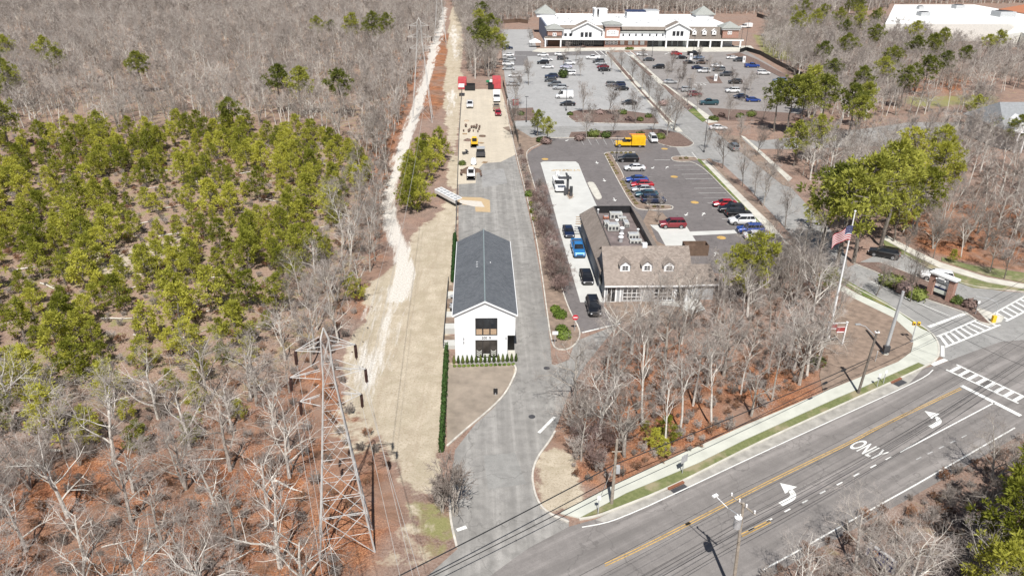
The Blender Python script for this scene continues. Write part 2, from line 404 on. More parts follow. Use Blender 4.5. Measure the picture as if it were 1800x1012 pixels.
# ================================================================== GROUND
def ground():
    xs = np.concatenate([[-6000, -2500, -1200, -600, -400], np.arange(-300, 421, 1.25), [500, 700, 1300, 2500, 6000]])
    ys = np.concatenate([[-600, -100, 0, 15], np.arange(25, 160, .9), np.arange(160, 640, 2.2), [660, 750, 900, 1300, 2500, 7000]])
    X, Y = np.meshgrid(xs, ys); n0, n1 = X.shape
    co = np.stack([X, Y, np.zeros_like(X)], -1).reshape(-1, 3)
    idx = np.arange(n0*n1).reshape(n0, n1)
    q = np.stack([idx[:-1, :-1], idx[:-1, 1:], idx[1:, 1:], idx[1:, :-1]], -1).reshape(-1, 4)
    me = bpy.data.meshes.new('ground'); me.vertices.add(len(co)); me.vertices.foreach_set('co', co.ravel())
    me.loops.add(q.size); me.loops.foreach_set('vertex_index', q.ravel().astype(np.int32))
    me.polygons.add(len(q)); me.polygons.foreach_set('loop_start', np.arange(0, q.size, 4, dtype=np.int32))
    me.update(calc_edges=True)
    def blur(a, k=1):
        for _ in range(k):
            p = np.pad(a, 1, mode='edge'); a = (p[1:-1, 1:-1]*4+p[:-2, 1:-1]*2+p[2:, 1:-1]*2+p[1:-1, :-2]*2+p[1:-1, 2:]*2)/12
        return a
    def mask(polys, k=2, val=1.0):
        a = np.zeros(X.shape)
        for p in polys: a = np.maximum(a, inpoly(X, Y, wpoly(p))*val)
        return blur(a, k)
    sand = mask([[(795, 12), (815, 12), (812, 120), (808, 200), (803, 330), (800, 400), (796, 560), (790, 640), (780, 800), (775, 860), (745, 880), (705, 850),
                  (690, 790), (640, 740), (612, 700), (605, 640), (640, 560), (650, 500), (690, 470), (720, 440), (735, 400), (770, 380), (790, 340), (790, 250), (780, 180), (785, 100), (790, 40)],
                 [(948, 800), (975, 778), (1000, 800), (1010, 850), (1020, 880), (985, 905), (950, 890), (940, 850)],
                 [(1440, 440), (1470, 420), (1480, 440), (1450, 455)], [(810, 640), (905, 640), (900, 665), (860, 720), (790, 650)]], 2)
    sand = np.maximum(sand, mask([[(690, 850), (745, 880), (770, 920), (760, 980), (735, 1012), (640, 1012), (690, 940), (700, 900)], [(580, 690), (640, 690), (690, 800), (640, 820), (560, 770)],
                                  [(250, 260), (280, 265), (270, 285), (245, 280)], [(130, 440), (250, 430), (330, 400), (360, 420), (260, 500), (150, 480)]], 3, .55))
    track = mask([[(773, 12), (787, 12), (782, 60), (768, 100), (757, 130), (742, 170), (728, 215), (712, 260), (700, 300), (690, 340), (688, 380), (702, 420), (715, 450), (720, 500), (690, 560), (640, 620),
                   (612, 660), (600, 700), (640, 720), (625, 610), (650, 560), (655, 500), (690, 470), (685, 440), (668, 390), (668, 350), (684, 300), (700, 240), (715, 195), (735, 140), (750, 105), (748, 85), (762, 50)],
                  [(796, 30), (806, 60), (806, 110), (797, 110), (790, 60)], [(785, 165), (800, 130), (803, 220), (785, 200)], [(640, 560), (690, 540), (700, 640), (650, 700), (610, 690)]], 2) if False else mask([[(773, 12), (787, 12), (782, 60), (768, 100), (757, 130), (742, 170), (728, 215), (712, 260), (700, 300), (694, 340), (694, 380), (706, 420), (720, 450), (722, 500), (690, 500), (700, 470), (690, 440), (672, 390), (672, 350), (684, 300), (700, 240), (715, 195), (735, 140), (750, 105), (748, 85), (762, 50)], [(796, 30), (806, 60), (806, 110), (797, 110), (790, 60)], [(785, 165), (800, 130), (803, 220), (785, 200)]], 2)
    track = np.maximum(track, mask([[(690, 495), (722, 500), (715, 560), (690, 640), (640, 730), (600, 715), (600, 650), (650, 560), (655, 505)]], 6, .62))
    cl = [P(*p)[:2] for p in [(780, 14), (774, 50), (762, 85), (757, 110), (751, 135), (738, 175), (725, 215), (711, 250), (699, 290), (684, 330), (680, 365), (692, 410), (706, 440), (712, 480), (702, 525)]]
    dist = np.full(X.shape, 1e9)
    for (ax, ay), (bx, by) in zip(cl, cl[1:]):
        t_ = np.clip(((X-ax)*(bx-ax)+(Y-ay)*(by-ay))/((bx-ax)**2+(by-ay)**2), 0, 1); dist = np.minimum(dist, np.hypot(X-ax-t_*(bx-ax), Y-ay-t_*(by-ay)))
    track = np.maximum(track*.6, np.clip(1.1-dist/2.2, 0, .82))
    track = np.maximum(track, mask([[(690, 490), (722, 500), (715, 560), (690, 640), (640, 730), (600, 715), (600, 650), (650, 560), (655, 505)]], 8, .6))
    green = mask([[(690, 700), (770, 690), (780, 860), (720, 870), (690, 800)]], 5, .3)
    green = np.maximum(green, mask([[(0, 300), (620, 260), (600, 360), (560, 480), (450, 640), (200, 700), (0, 700)]], 8, .42))
    green = np.maximum(green, mask([[(0, 690), (430, 690), (400, 800), (0, 800)]], 8, .3))
    green = np.maximum(green, mask([[(700, 880), (775, 860), (800, 900), (806, 960), (770, 985), (735, 980), (720, 930)], [(755, 800), (775, 800), (790, 860), (770, 870)],
                  [(1580, 170), (1750, 165), (1760, 185), (1600, 190)], [(1320, 60), (1400, 70), (1400, 110), (1340, 100)]], 3, .8))
    green = np.maximum(green, mask([[(1370, 70), (1560, 170), (1800, 150), (1800, 230), (1560, 260), (1300, 120)], [(1290, 1012), (1500, 900), (1600, 860), (1800, 770), (1900, 1100), (1290, 1100)]], 3, .35))
    debris = mask([[(0, 250), (240, 235), (600, 240), (650, 330), (640, 480), (560, 600), (470, 700), (300, 720), (0, 700)]], 8)
    debris = np.maximum(debris, mask([[(-200, -35), (760, -35), (700, 200), (640, 300), (400, 240), (-100, 240)]], 4, .55))
    orange = mask([[(380, 700), (560, 640), (640, 760), (700, 900), (640, 1012), (-100, 1012), (-100, 900)], [(985, 760), (1080, 600), (1440, 620), (1440, 690), (1240, 800), (1090, 850), (1010, 850)],
                   [(690, 90), (745, 90), (700, 250), (660, 380), (640, 300), (680, 160)], [(755, 60), (790, 60), (785, 180), (750, 210), (735, 210), (760, 120)],
                   [(1560, 360), (1800, 360), (1800, 480), (1620, 440)], [(650, 300), (690, 300), (670, 450), (640, 560), (610, 560), (650, 430)], [(1570, 130), (1700, 130), (1700, 180), (1600, 170)]], 5)
    for nm, dat in (('cover_a', (sand, track, green)), ('cover_b', (debris, orange, np.zeros_like(sand)))):
        at = me.color_attributes.new(nm, 'FLOAT_COLOR', 'POINT')
        d = np.stack([*dat, np.ones_like(sand)], -1).reshape(-1).astype(np.float32); at.data.foreach_set('color', d)
    m, nt, b = new_mat('forest_floor'); v = wpos(nt)
    A = nd(nt, 'ShaderNodeVertexColor', layer_name='cover_a'); B = nd(nt, 'ShaderNodeVertexColor', layer_name='cover_b')
    sa = nt.nodes.new('ShaderNodeSeparateColor'); nt.links.new(A.outputs[0], sa.inputs[0])
    sb = nt.nodes.new('ShaderNodeSeparateColor'); nt.links.new(B.outputs[0], sb.inputs[0])
    n_big = noise(nt, .09, 6, .62, v, .5); n_mid = noise(nt, .5, 6, .65, v, .3); n_fine = noise(nt, 4.0, 5, .75, v); n_leaf = noise(nt, 5.5, 5, .85, v)
    vor = nd(nt, 'ShaderNodeTexVoronoi'); vor.inputs['Scale'].default_value = 4.5; nt.links.new(v, vor.inputs['Vector'])
    base = mix(nt, ramp(nt, n_mid, [(.35, 0), (.65, 1)]), (.15, .105, .085), (.29, .205, .165))
    base = mix(nt, ramp(nt, n_fine, [(.4, 0), (.62, .8)]), base, (.36, .29, .25))
    org = mix(nt, ramp(nt, n_mid, [(.35, 0), (.65, 1)]), (.25, .09, .045), (.47, .205, .10))
    org = mix(nt, ramp(nt, n_leaf, [(.40, .9), (.52, 0)]), org, (.10, .05, .03))
    org = mix(nt, ramp(nt, n_leaf, [(.53, 0), (.64, .85)]), org, (.60, .38, .23))
    org = mix(nt, ramp(nt, n_big, [(.45, 0), (.6, .8)]), org, (.27, .195, .155))
    n_b2 = noise(nt, .28, 5, .6, v, .8); org = mix(nt, ramp(nt, n_b2, [(.5, 0), (.66, .75)]), org, (.17, .095, .06))
    thr = math_(nt, 'ADD', sb.outputs[1], math_(nt, 'MULTIPLY', math_(nt, 'SUBTRACT', n_big, .5), 1.5))
    c = mix(nt, ramp(nt, thr, [(.15, .22), (.6, 1)]), base, org)
    deb = mix(nt, ramp(nt, n_fine, [(.38, 0), (.6, 1)]), (.20, .12, .085), (.42, .31, .245))
    deb = mix(nt, ramp(nt, n_mid, [(.5, 0), (.62, .7)]), deb, (.27, .24, .10))
    deb = mix(nt, ramp(nt, n_leaf, [(.58, 0), (.68, .9)]), deb, (.62, .55, .50))
    thr = math_(nt, 'ADD', sb.outputs[0], math_(nt, 'MULTIPLY', math_(nt, 'SUBTRACT', n_mid, .5), 1.0))
    c = mix(nt, ramp(nt, thr, [(.4, 0), (.7, .85)]), c, deb)
    gr = mix(nt, n_fine, (.14, .17, .05), (.34, .32, .14))
    thr = math_(nt, 'ADD', sa.outputs[2], math_(nt, 'MULTIPLY', math_(nt, 'SUBTRACT', n_mid, .5), 1.6))
    c = mix(nt, ramp(nt, thr, [(.45, 0), (.75, .85)]), c, gr)
    sd_ = mix(nt, ramp(nt, n_mid, [(.35, 0), (.7, 1)]), (.41, .35, .265), (.56, .49, .385))
    vs = wpos(nt, 1, .12, 1, .06); rut = noise(nt, .55, 5, .7, vs, 1.2)
    sd_ = mix(nt, ramp(nt, rut, [(.5, 0), (.66, .6)]), sd_, (.38, .31, .23))
    sd_ = mix(nt, ramp(nt, n_fine, [(.38, .7), (.48, 0)]), sd_, (.30, .24, .16))
    n_p = noise(nt, .22, 5, .65, v, 1.0); sd_ = mix(nt, ramp(nt, n_p, [(.5, 0), (.66, .55)]), sd_, (.36, .31, .22))
    thr = math_(nt, 'ADD', sa.outputs[0], math_(nt, 'MULTIPLY', math_(nt, 'SUBTRACT', n_mid, .5), 1.25))
    c = mix(nt, ramp(nt, thr, [(.38, 0), (.56, 1)]), c, sd_)
    tr = mix(nt, ramp(nt, n_fine, [(.35, 0), (.6, 1)]), (.46, .42, .36), (.72, .69, .64))
    vs2 = wpos(nt, 1, .12, 1); rut2 = noise(nt, .9, 5, .7, vs2)
    thr = math_(nt, 'ADD', sa.outputs[1], math_(nt, 'MULTIPLY', math_(nt, 'SUBTRACT', rut2, .5), 1.6))
    c = mix(nt, ramp(nt, thr, [(.36, 0), (.6, .95)]), c, tr)
    nt.links.new(c, b.inputs['Base Color']); b.inputs['Roughness'].default_value = .97; b.inputs['Specular IOR Level'].default_value = .15
    bump(nt, b, math_(nt, 'ADD', n_fine, n_leaf), .7, .12)
    me.materials.append(m)
    o = bpy.data.objects.new('ground', me); C.objects.link(o); o['kind'] = 'structure'
ground()

# ================================================================== PAVING
sheet('driveway', [(813, 158), (881, 158), (890, 190), (899, 235), (906, 275), (920, 330), (935, 400), (948, 470), (958, 540), (967, 600), (970, 640), (976, 641),
     (1000, 632), (1010, 600), (1060, 580), (1092, 566), (1062, 600), (1030, 640), (1000, 690), (982, 740), (966, 775), (945, 803), (936, 830), (938, 860), (950, 893), (1000, 912), (1000, 960), (820, 1100), (720, 1040),
     (804, 964), (801, 940), (791, 913), (790, 860), (800, 790), (835, 745), (868, 716), (890, 690), (903, 668), (908, 645), (806, 640), (806, 280)], .01, 'asphalt_drive')
sheet('yard_pavement', [(813, 157), (881, 157), (890, 190), (899, 235), (906, 272), (880, 285), (850, 287), (838, 300), (836, 322), (805, 324), (807, 240)], .02, 'yardpave')
sheet('soil_path', [(790, 640), (903, 640), (903, 664), (866, 715), (820, 752), (786, 783), (785, 700)], .03, 'soil')
sheet('side_street', [(1490, 470), (1560, 440), (1590, 447), (1627, 468), (1668, 489), (1710, 504), (1760, 511), (1900, 522), (1980, 600), (1900, 705), (1700, 650), (1652, 626), (1649, 603),
     (1634, 583), (1602, 563), (1560, 536), (1500, 505), (1440, 470), (1400, 430), (1390, 395), (1440, 400), (1480, 430)], .02, 'asphalt_side')
sheet('highway', [(1046, 912), (1000, 925), (930, 962), (870, 1005), (760, 1100), (1010, 1260), (1200, 1110), (1400, 985), (1455, 955), (1610, 869), (1790, 766), (1900, 712), (2200, 560), (2000, 560), (1900, 590), (1760, 600), (1690, 625), (1652, 640),
     (1627, 646), (1500, 701), (1360, 767), (1299, 796), (1172, 861), (1077, 898)], .03, 'asphalt_hwy')
sheet('boulevard', [(1090, 92), (1112, 92), (1150, 133), (1240, 215), (1262, 235), (1330, 248), (1450, 236), (1600, 215), (1690, 215), (1690, 238), (1560, 256), (1400, 262), (1320, 262), (1391, 330), (1470, 415), (1490, 460), (1440, 470), (1370, 390),
     (1315, 330), (1270, 288), (1240, 280), (1195, 280), (1190, 262), (1172, 258), (1180, 243), (905, 243), (900, 226), (905, 213), (1080, 216), (1178, 217), (1100, 131), (1067, 92)], .014, 'asphalt_side')
sheet('mall_parking', [(880, 52), (935, 52), (944, 88), (1070, 88), (1101, 131), (1185, 222), (1000, 222), (905, 222), (893, 180), (884, 110)], .03, 'asphalt_mall')
sheet('asphalt_strip', [(905, 90), (944, 90), (1062, 90), (1068, 97), (927, 99), (929.5, 115.6), (903, 115.6)], .045, 'asphalt_patch')
sheet('mall_parking_east', [(1112, 90), (1310, 88), (1322, 96), (1350, 112), (1410, 150), (1420, 190), (1400, 203), (1238, 205), (1150, 132)], .03, 'asphalt_mall2')
sheet('bank_parking', [(926, 272), (935, 263), (953, 254), (966, 243), (1180, 245), (1190, 262), (1200, 279), (1226, 281), (1297, 356), (1346, 404), (1395, 455), (1370, 480), (1215, 480), (1060, 480), (1062, 540), (1092, 568),
     (1020, 585), (1008, 574), (990, 520), (968, 420), (948, 350), (932, 300)], .03, 'asphalt_bank')
sheet('concrete_pad', [(950, 286), (955, 284), (1012, 284), (1017, 288), (1030, 320), (1050, 364), (1042, 375), (1019, 388), (1062, 531), (1020, 531), (982, 400), (966, 340)], .045, 'concrete_white')
sheet('white_pavement', [(1142, 395), (1207, 398), (1228, 431), (1170, 432), (1157, 408)], .06, 'concrete_white')
sheet('crosswalk_band', [(1212, 407), (1300, 404), (1352, 398), (1356, 403), (1300, 410), (1217, 414)], .045, 'concrete_white')
# sidewalks (raised by a kerb's height)
mb = MB(); mb.prism([P(*p) for p in [(985, 903), (1000, 893), (1077, 854), (1203, 796), (1308, 749), (1447, 690), (1578, 637), (1601, 620), (1605, 604), (1603, 589), (1570, 559), (1498, 524), (1440, 490), (1447, 484), (1506, 517), (1581, 551), (1618, 578), (1634, 585), (1648, 604),
      (1651, 627), (1627, 643), (1614, 638), (1519, 680), (1471, 700), (1308, 774), (1228, 814), (1101, 867), (1018, 911)]], .0, .12); struct('sidewalk', mb, 'concrete_green')
mb = MB(); mb.prism([P(*p) for p in [(1555, 413), (1609, 441), (1653, 462), (1734, 488), (1800, 500), (1900, 512), (1900, 520), (1800, 508), (1734, 496), (1650, 471), (1604, 449), (1548, 419)]], 0, .12); struct('sidewalk', mb, 'concrete')
mb = MB(); mb.prism([P(*p) for p in [(1233, 283), (1240, 282), (1300, 341), (1360, 400), (1410, 455), (1400, 460), (1346, 402)]], 0, .12); struct('sidewalk', mb, 'concrete')
mb = MB(); mb.prism([P(*p) for p in [(1302, 239), (1309, 241), (1392, 314), (1386, 320)]], 0, .12); struct('sidewalk', mb, 'concrete')
mb = MB(); mb.prism([P(*p) for p in [(1106, 97), (1113, 97), (1150, 131), (1172, 150), (1262, 215), (1244, 217), (1160, 150)]], 0, .12); struct('sidewalk', mb, 'concrete')
mb = MB(); mb.prism([P(*p) for p in [(1062, 90), (1069, 92), (1108, 132), (1200, 232), (1190, 232), (1180, 226), (1095, 131)]], 0, .12); struct('sidewalk', mb, 'concrete')
mb = MB(); mb.prism([P(*p) for p in [(935, 91), (945, 86), (1320, 81), (1325, 86), (1310, 91), (1200, 92), (1130, 89), (1060, 89), (955, 93)]], 0, .12); struct('sidewalk', mb, 'concrete')
mb = MB(); mb.prism([P(*p) for p in [(1695, 548), (1712, 541), (1765, 558), (1760, 566), (1738, 572), (1722, 566)]], 0, .12); struct('sidewalk', mb, 'concrete')
mb = MB(); mb.prism([P(*p) for p in [(1210, 500), (1240, 545), (1215, 553), (1195, 540), (1150, 536), (1150, 531), (1205, 530)]], 0, .1); struct('entrance_walk', mb, 'concrete_white')
# verges
def bed(name, pts, mat, z=.1):
    mb = MB(); mb.prism([P(*p) for p in pts], -.02, z, mat); return struct(name, mb)
bed('verge_grass', [(1018, 912), (1101, 868), (1228, 815), (1308, 775), (1471, 701), (1519, 681), (1614, 638.5), (1625, 644), (1506, 699), (1360, 764), (1299, 794), (1172, 858), (1077, 895)], 'grass', .13)
bed('verge_grass', [(1430, 465), (1445, 470), (1505, 503), (1560, 534), (1600, 562), (1632, 582), (1618, 577), (1580, 550), (1506, 515)], 'grass_green', .11)
bed('verge_grass', [(1548, 419), (1604, 450), (1650, 472), (1734, 497), (1800, 509), (1900, 521), (1900, 526), (1800, 513), (1710, 506), (1668, 491), (1627, 470), (1590, 449), (1560, 440)], 'grass', .1)
bed('verge_grass', [(1655, 459), (1734, 484), (1800, 497), (1900, 509), (1900, 495), (1800, 480), (1700, 465), (1655, 452)], 'grass', .08)
bed('grass_strip', [(1222, 277), (1233, 282), (1346, 402), (1338, 400), (1297, 355), (1227, 283)], 'grass_green', .1)
bed('mulch_strip', [(1242, 280), (1248, 279), (1320, 345), (1372, 393), (1360, 398), (1300, 340)], 'mulch_pale', .11)
bed('mulch_strip', [(1262, 236), (1300, 240), (1386, 320), (1391, 330), (1375, 325)], 'mulch_pale', .08)
bed('mulch_bed', [(1498, 524), (1570, 559), (1603, 589), (1605, 604), (1600, 619), (1578, 637), (1447, 690), (1440, 660), (1460, 580), (1470, 540)], 'mulch_pale', .09)
bed('median', [(1500, 462), (1556, 484), (1598, 515), (1695, 547), (1722, 566), (1740, 570), (1712, 541), (1680, 520), (1640, 500), (1590, 478), (1545, 462)], 'mulch', .13)
bed('mulch_strip', [(1108, 133), (1116, 148), (1183, 217), (1172, 213), (1098, 131)], 'mulch', .14)
bed('mulch_strip', [(1068, 91), (1076, 97), (1105, 132), (1099, 132), (1066, 94)], 'mulch', .14)
bed('mulch_strip', [(1106, 100), (1113, 103), (1148, 133), (1141, 134)], 'mulch', .14)
bed('mulch_strip', [(1160, 148), (1170, 151), (1220, 190), (1210, 195)], 'mulch', .14)
bed('grass_strip', [(1210, 195), (1220, 190), (1242, 212), (1235, 215)], 'grass_green', .14)
bed('planted_island', [(999, 205), (1003, 197), (1020, 194), (1090, 194), (1148, 202), (1158, 218), (1080, 217), (1012, 215)], 'mulch', .13)
bed('planted_island', [(893, 192), (937, 190), (942, 212), (899, 213)], 'mulch', .13)
bed('planted_island', [(1004, 233), (1160, 228), (1195, 235), (1218, 252), (1210, 258), (1172, 258), (1140, 243), (1000, 242)], 'mulch', .13)
bed('planted_island', [(1245, 190), (1400, 200), (1440, 215), (1300, 213), (1262, 212)], 'mulch', .1)
bed('planted_island', [(1240, 136), (1262, 133), (1270, 147), (1248, 147)], 'mulch', .13)
bed('planted_island', [(1276, 97), (1300, 93), (1330, 105), (1410, 148), (1400, 150), (1330, 115), (1290, 105)], 'mulch', .13)
bed('planted_island', [(1062, 272), (1069, 269), (1076, 274), (1099, 313), (1092, 316), (1120, 354), (1137, 361), (1178, 362), (1180, 368), (1128, 369), (1112, 363), (1085, 316)], 'mulch_pale', .13)
bed('planted_island', [(1180, 280), (1184, 276), (1223, 277), (1226, 282), (1190, 284)], 'mulch_pale', .13)
bed('planted_island', [(1033, 323), (1036, 321), (1044, 322), (1058, 347), (1055, 350), (1047, 350)], 'concrete', .13)
bed('planted_island', [(992, 333), (1003, 333), (1009, 347), (1001, 351), (996, 345)], 'mulch_pale', .13)
bed('planted_island', [(884, 225), (900, 222), (935, 243), (960, 240), (952, 253), (930, 262), (924, 272), (934, 310), (968, 420), (985, 500), (1000, 545), (1017, 578), (1019, 592), (1008, 607), (993, 614), (976, 612), (969, 600), (962, 545), (952, 470), (940, 400), (922, 325), (909, 275), (900, 235)], 'mulch_pale', .12)
bed('planted_island', [(1105, 440), (1140, 370), (1165, 375), (1182, 395), (1142, 395), (1155, 425), (1170, 432)], 'mulch_pale', .1)
bed('mulch_bed', [(1062, 531), (1205, 530), (1240, 550), (1150, 575), (1100, 566), (1075, 556)], 'mulch_pale', .09)
# kerbs
def kerb(pts, width=.16, h=.14, mat='kerb', sm=2):
    mb = MB(); ribbon(mb, pl(pts, sm), width, 0, h, mat); struct('kerb', mb)
kerb([(1018, 913), (1046, 909), (1077, 897.5), (1172, 860.5), (1299, 795.6), (1360, 766), (1506, 700), (1627, 645), (1650, 630), (1650, 603), (1635, 583), (1602, 563), (1560, 536), (1500, 505), (1445, 472)], .22, .15, 'concrete')
kerb([(1000, 918), (960, 901), (944, 880), (936, 850), (936, 828), (945, 803), (966, 776), (976, 758)], .2)
kerb([(903, 640), (908, 650), (903, 664), (890, 690), (866, 716), (820, 754), (786, 784)], .22, .14, 'kerb')
kerb([(790, 860), (791, 913), (803, 962)], .2)
kerb([(886, 180), (899, 235), (908, 275), (921, 325), (939, 400), (951, 470), (961, 545), (969, 602), (977, 614), (994, 616), (1010, 608), (1020, 592), (1018, 577), (1000, 545), (985, 500), (968, 420), (934, 310), (924, 272), (930, 262), (952, 253), (962, 241)], .18)
kerb([(1062, 271), (1085, 316), (1112, 364), (1128, 370), (1180, 369), (1184, 365), (1178, 361), (1137, 360)], .2)
kerb([(1062, 271), (1068, 268), (1116, 268)], .2); kerb([(1076, 274), (1099, 313), (1091, 315)], .15)
kerb([(1226, 281), (1222, 276), (1184, 275), (1179, 280), (1188, 285), (1226, 284), (1297, 357), (1345, 404)], .2)
kerb([(1033, 323), (1036, 320.5), (1044, 321.5), (1058, 347), (1055, 351), (1047, 351), (1033, 323)], .16)
kerb([(992, 333), (1003, 332), (1009.5, 347), (1001, 352), (996, 345), (992, 333)], .16)
kerb([(966, 243), (1000, 242.5), (1140, 243.5), (1172, 259), (1212, 259), (1222, 252), (1200, 236)], .18)
kerb([(999, 207), (1003, 197), (1020, 193.5), (1090, 193.5)], .18); kerb([(999, 207), (1012, 215.5), (1080, 217.5), (1158, 218.5)], .18)
kerb([(1062, 541), (1072, 556), (1092, 568)], .18); kerb([(1548, 462), (1590, 478), (1640, 499), (1680, 519), (1712, 540), (1765, 558)], .18)
kerb([(1500, 463), (1556, 485), (1598, 517), (1695, 549), (1722, 567), (1738, 573)], .18)
kerb([(1242, 281), (1300, 341), (1360, 399)], .15); kerb([(1392, 314), (1302, 240)], .15)
kerb([(1590, 448), (1627, 469), (1668, 490), (1710, 505), (1800, 513), (1900, 525)], .15)
sheet('gutter_strip', [(1077, 898.5), (1172, 861.5), (1299, 796.5), (1360, 767.5), (1506, 701.5), (1622, 648), (1597, 675), (1500, 719.5), (1339, 793.5), (1154, 881), (1092, 907.5), (1061, 917), (1046, 913)], .04, simple('worn_shoulder', (.33, .315, .285), .9, var=.3, scale=.8))
# low stone rows along the driveway edges
# ------------------------------------------------------------------ painted markings
mk = MB(); mf = MB(); my = MB(); Z = .055
def line(mb, pts, width, sm=0, z=Z): ribbon(mb, pl(pts, sm), width, z)
line(mk, [(1023, 926.6), (1061.6, 920), (1092.5, 909.6), (1154, 883), (1339, 795.6), (1500, 721.6), (1597.6, 677), (1630, 660), (1640, 650)], .13, 1)
line(mk, [(1340, 1002), (1400, 969.6), (1453, 939), (1607.8, 853), (1783.8, 752)], .15)
line(mk, [(1582, 795), (1748, 707.7)], .15)
for x, y in [(1561.6, 805.7), (1534.8, 819.6), (1505, 834.6), (1475.6, 850), (1446, 865), (1415, 881.6), (1384, 897), (1352, 914), (1320, 930)]:
    line(mk, [(x-5, y+2.6), (x+5, y-2.6)], .15)
for i in range(5): line(mf, [(1610+i*20, 808-i*9.7), (1619+i*20, 803.6-i*9.7)], .12)
for off in (-.12, .12):
    q = [Vector(p) for p in pl([(1063, 993), (1129.5, 962), (1246.6, 902), (1330, 858), (1400.7, 823), (1500, 775.5), (1540, 753), (1689, 683)], 1)]
    ribbon(my, [(p.x, p.y+off/math.cos(RD)) for p in q], .1, Z)
    q = pl([(1303, 941), (1354, 916)]); ribbon(my, [(p[0], p[1]+off/math.cos(RD)) for p in q], .13, Z)
line(mk, [(1690, 678), (1794, 731)], .62)
def ladder(a, b, c, d, n, mb=mk, rail=.3, rung=.45):
    """crosswalk between rail a-b and rail c-d with n rungs"""
    A, B, Cc, D = [Vector(P(*q)) for q in (a, b, c, d)]
    ribbon(mb, [A, B], rail, Z); ribbon(mb, [Cc, D], rail, Z)
    for i in range(n):
        t = (i+.5)/n; ribbon(mb, [A.lerp(B, t), Cc.lerp(D, t)], rung, Z+.004)
ladder((1647, 592), (1724, 559.5), (1660, 611), (1758, 571), 9)
ladder((1681, 641), (1806, 700), (1663, 650), (1790, 709), 8)
ladder((1745, 552), (1805, 519), (1768, 565), (1830, 533), 7)
line(mk, [(1632, 575), (1703, 549)], .5)
line(mk, [(1638, 642), (1663, 632)], .6); line(mk, [(1657, 608), (1657, 627)], .4)
line(mk, [(1590, 523), (1670, 556)], .15); line(mk, [(1530, 495), (1590, 523)], .13)
line(mk, [(947, 761), (975, 733)], .35); line(mk, [(1023, 585), (1090, 569)], .3)
line(mk, [(803, 932), (820, 926)], .4)
# stalls of the bank lot
for i in range(15):
    y = 291+ (i*7.6 + i*i*.085)
    xr = 1230+(y-291)*.95; line(mf if i % 3 == 1 else mk, [(xr-46-i*.4, y+.3), (xr, y-.2)], .1)
for i in range(7):
    y = 283+i*7.8+i*i*.5; xl = 1079+(y-275)*.62
    line(mf, [(xl+2, y), (xl+44, y)], .1)
for i in range(7): line(mf, [(1046+i*13.5-26, 244.5), (1050+i*13.5-24, 255)], .1)
line(mk, [(1150, 281.6), (1178, 281.8)], .15); line(mf, [(1088, 317), (1140, 316)], .12); line(mk, [(1138, 378), (1156, 378)], .15)
line(mk, [(982, 244.5), (1014, 246)], .15)
for t in (0, 4, 8): line(mk, [(965, 237+t*.6), (1010, 236+t*.6)], .12)
line(mk, [(1216, 268), (1226, 280)], .15)
# mall lot markings
for x in (1052, 1062, 1103, 1114): line(mk, [(x-7, 90), (x+4, 99)], .35)
line(mk, [(905, 98), (925, 98)], .25); line(mk, [(1223, 145.6), (1246, 145.6)], .25); line(mk, [(1180, 92), (1168, 96)], .4)
for x, y in [(1220, 150), (1229, 149), (1236, 149)]: line(mk, [(x, y-1.5), (x+5, y+1)], .3)
for i in range(10): line(mf, [(893+i*.9, 97+i*8), (908+i*1.1, 97+i*8)], .1)
for i in range(8): line(mf, [(950+i*3.6, 96+i*8), (964+i*3.6, 96+i*8)], .1); line(mf, [(985+i*3.2, 96+i*7), (999+i*3.2, 96+i*7)], .1)
for i in range(9): line(mf, [(1180+i*13, 100+i*7.5), (1194+i*13, 100+i*7.5)], .1); line(mf, [(1290+i*11, 108+i*8), (1304+i*11, 108+i*8)], .1)
def arrow(px, py, kind='straight', head=0.0, mb=mk, s=1.0):
    """lane arrow drawn in metres; head = travel direction in radians from +Y"""
    c = P(px, py); pts = []
    if kind == 'straight': pts = [[(-.09, -1.1), (.09, -1.1), (.09, .3), (-.09, .3)], [(-.5, .3), (.5, .3), (0, 1.2)]]
    else:
        arc = [(.55-.0, -1.5), (.8, -1.5)]
        o = [(.85-1.0*(1-math.cos(t)), -.35+1.2*math.sin(t)) for t in np.linspace(0, math.pi/2*.98, 7)]
        i_ = [(.38-.62*(1-math.cos(t)), -.35+.72*math.sin(t)) for t in np.linspace(0, math.pi/2*.98, 7)]
        L = [(.38, -1.5), (.85, -1.5)] ; pts = [[L[0], L[1], o[0], i_[0]]]
        for k in range(6): pts.append([i_[k], o[k], o[k+1], i_[k+1]])
        pts.append([(-.15, 1.45), (-1.25, .6), (-.1, -.1)])
    ca, sa_ = math.cos(-head), math.sin(-head)
    for q in pts: mb.poly([(c[0]+(x*ca-y*sa_)*s, c[1]+(x*sa_+y*ca)*s, Z) for x, y in q])
hw = math.pi/2-RD
arrow(1640, 737, 'left', hw, s=1.15); arrow(1383, 868, 'left', hw, s=1.15)
for x, y in [(1049, 286), (1062, 317), (1080, 351)]: arrow(x, y, 'straight', math.pi, s=.9)
for x, y, h in [(1148, 295, math.pi), (1172, 295, 0), (1207, 377, math.pi), (1236, 377, 0), (1258, 447, 0), (997, 247, math.pi)]: arrow(x, y, 'straight', h+.5, s=.85)
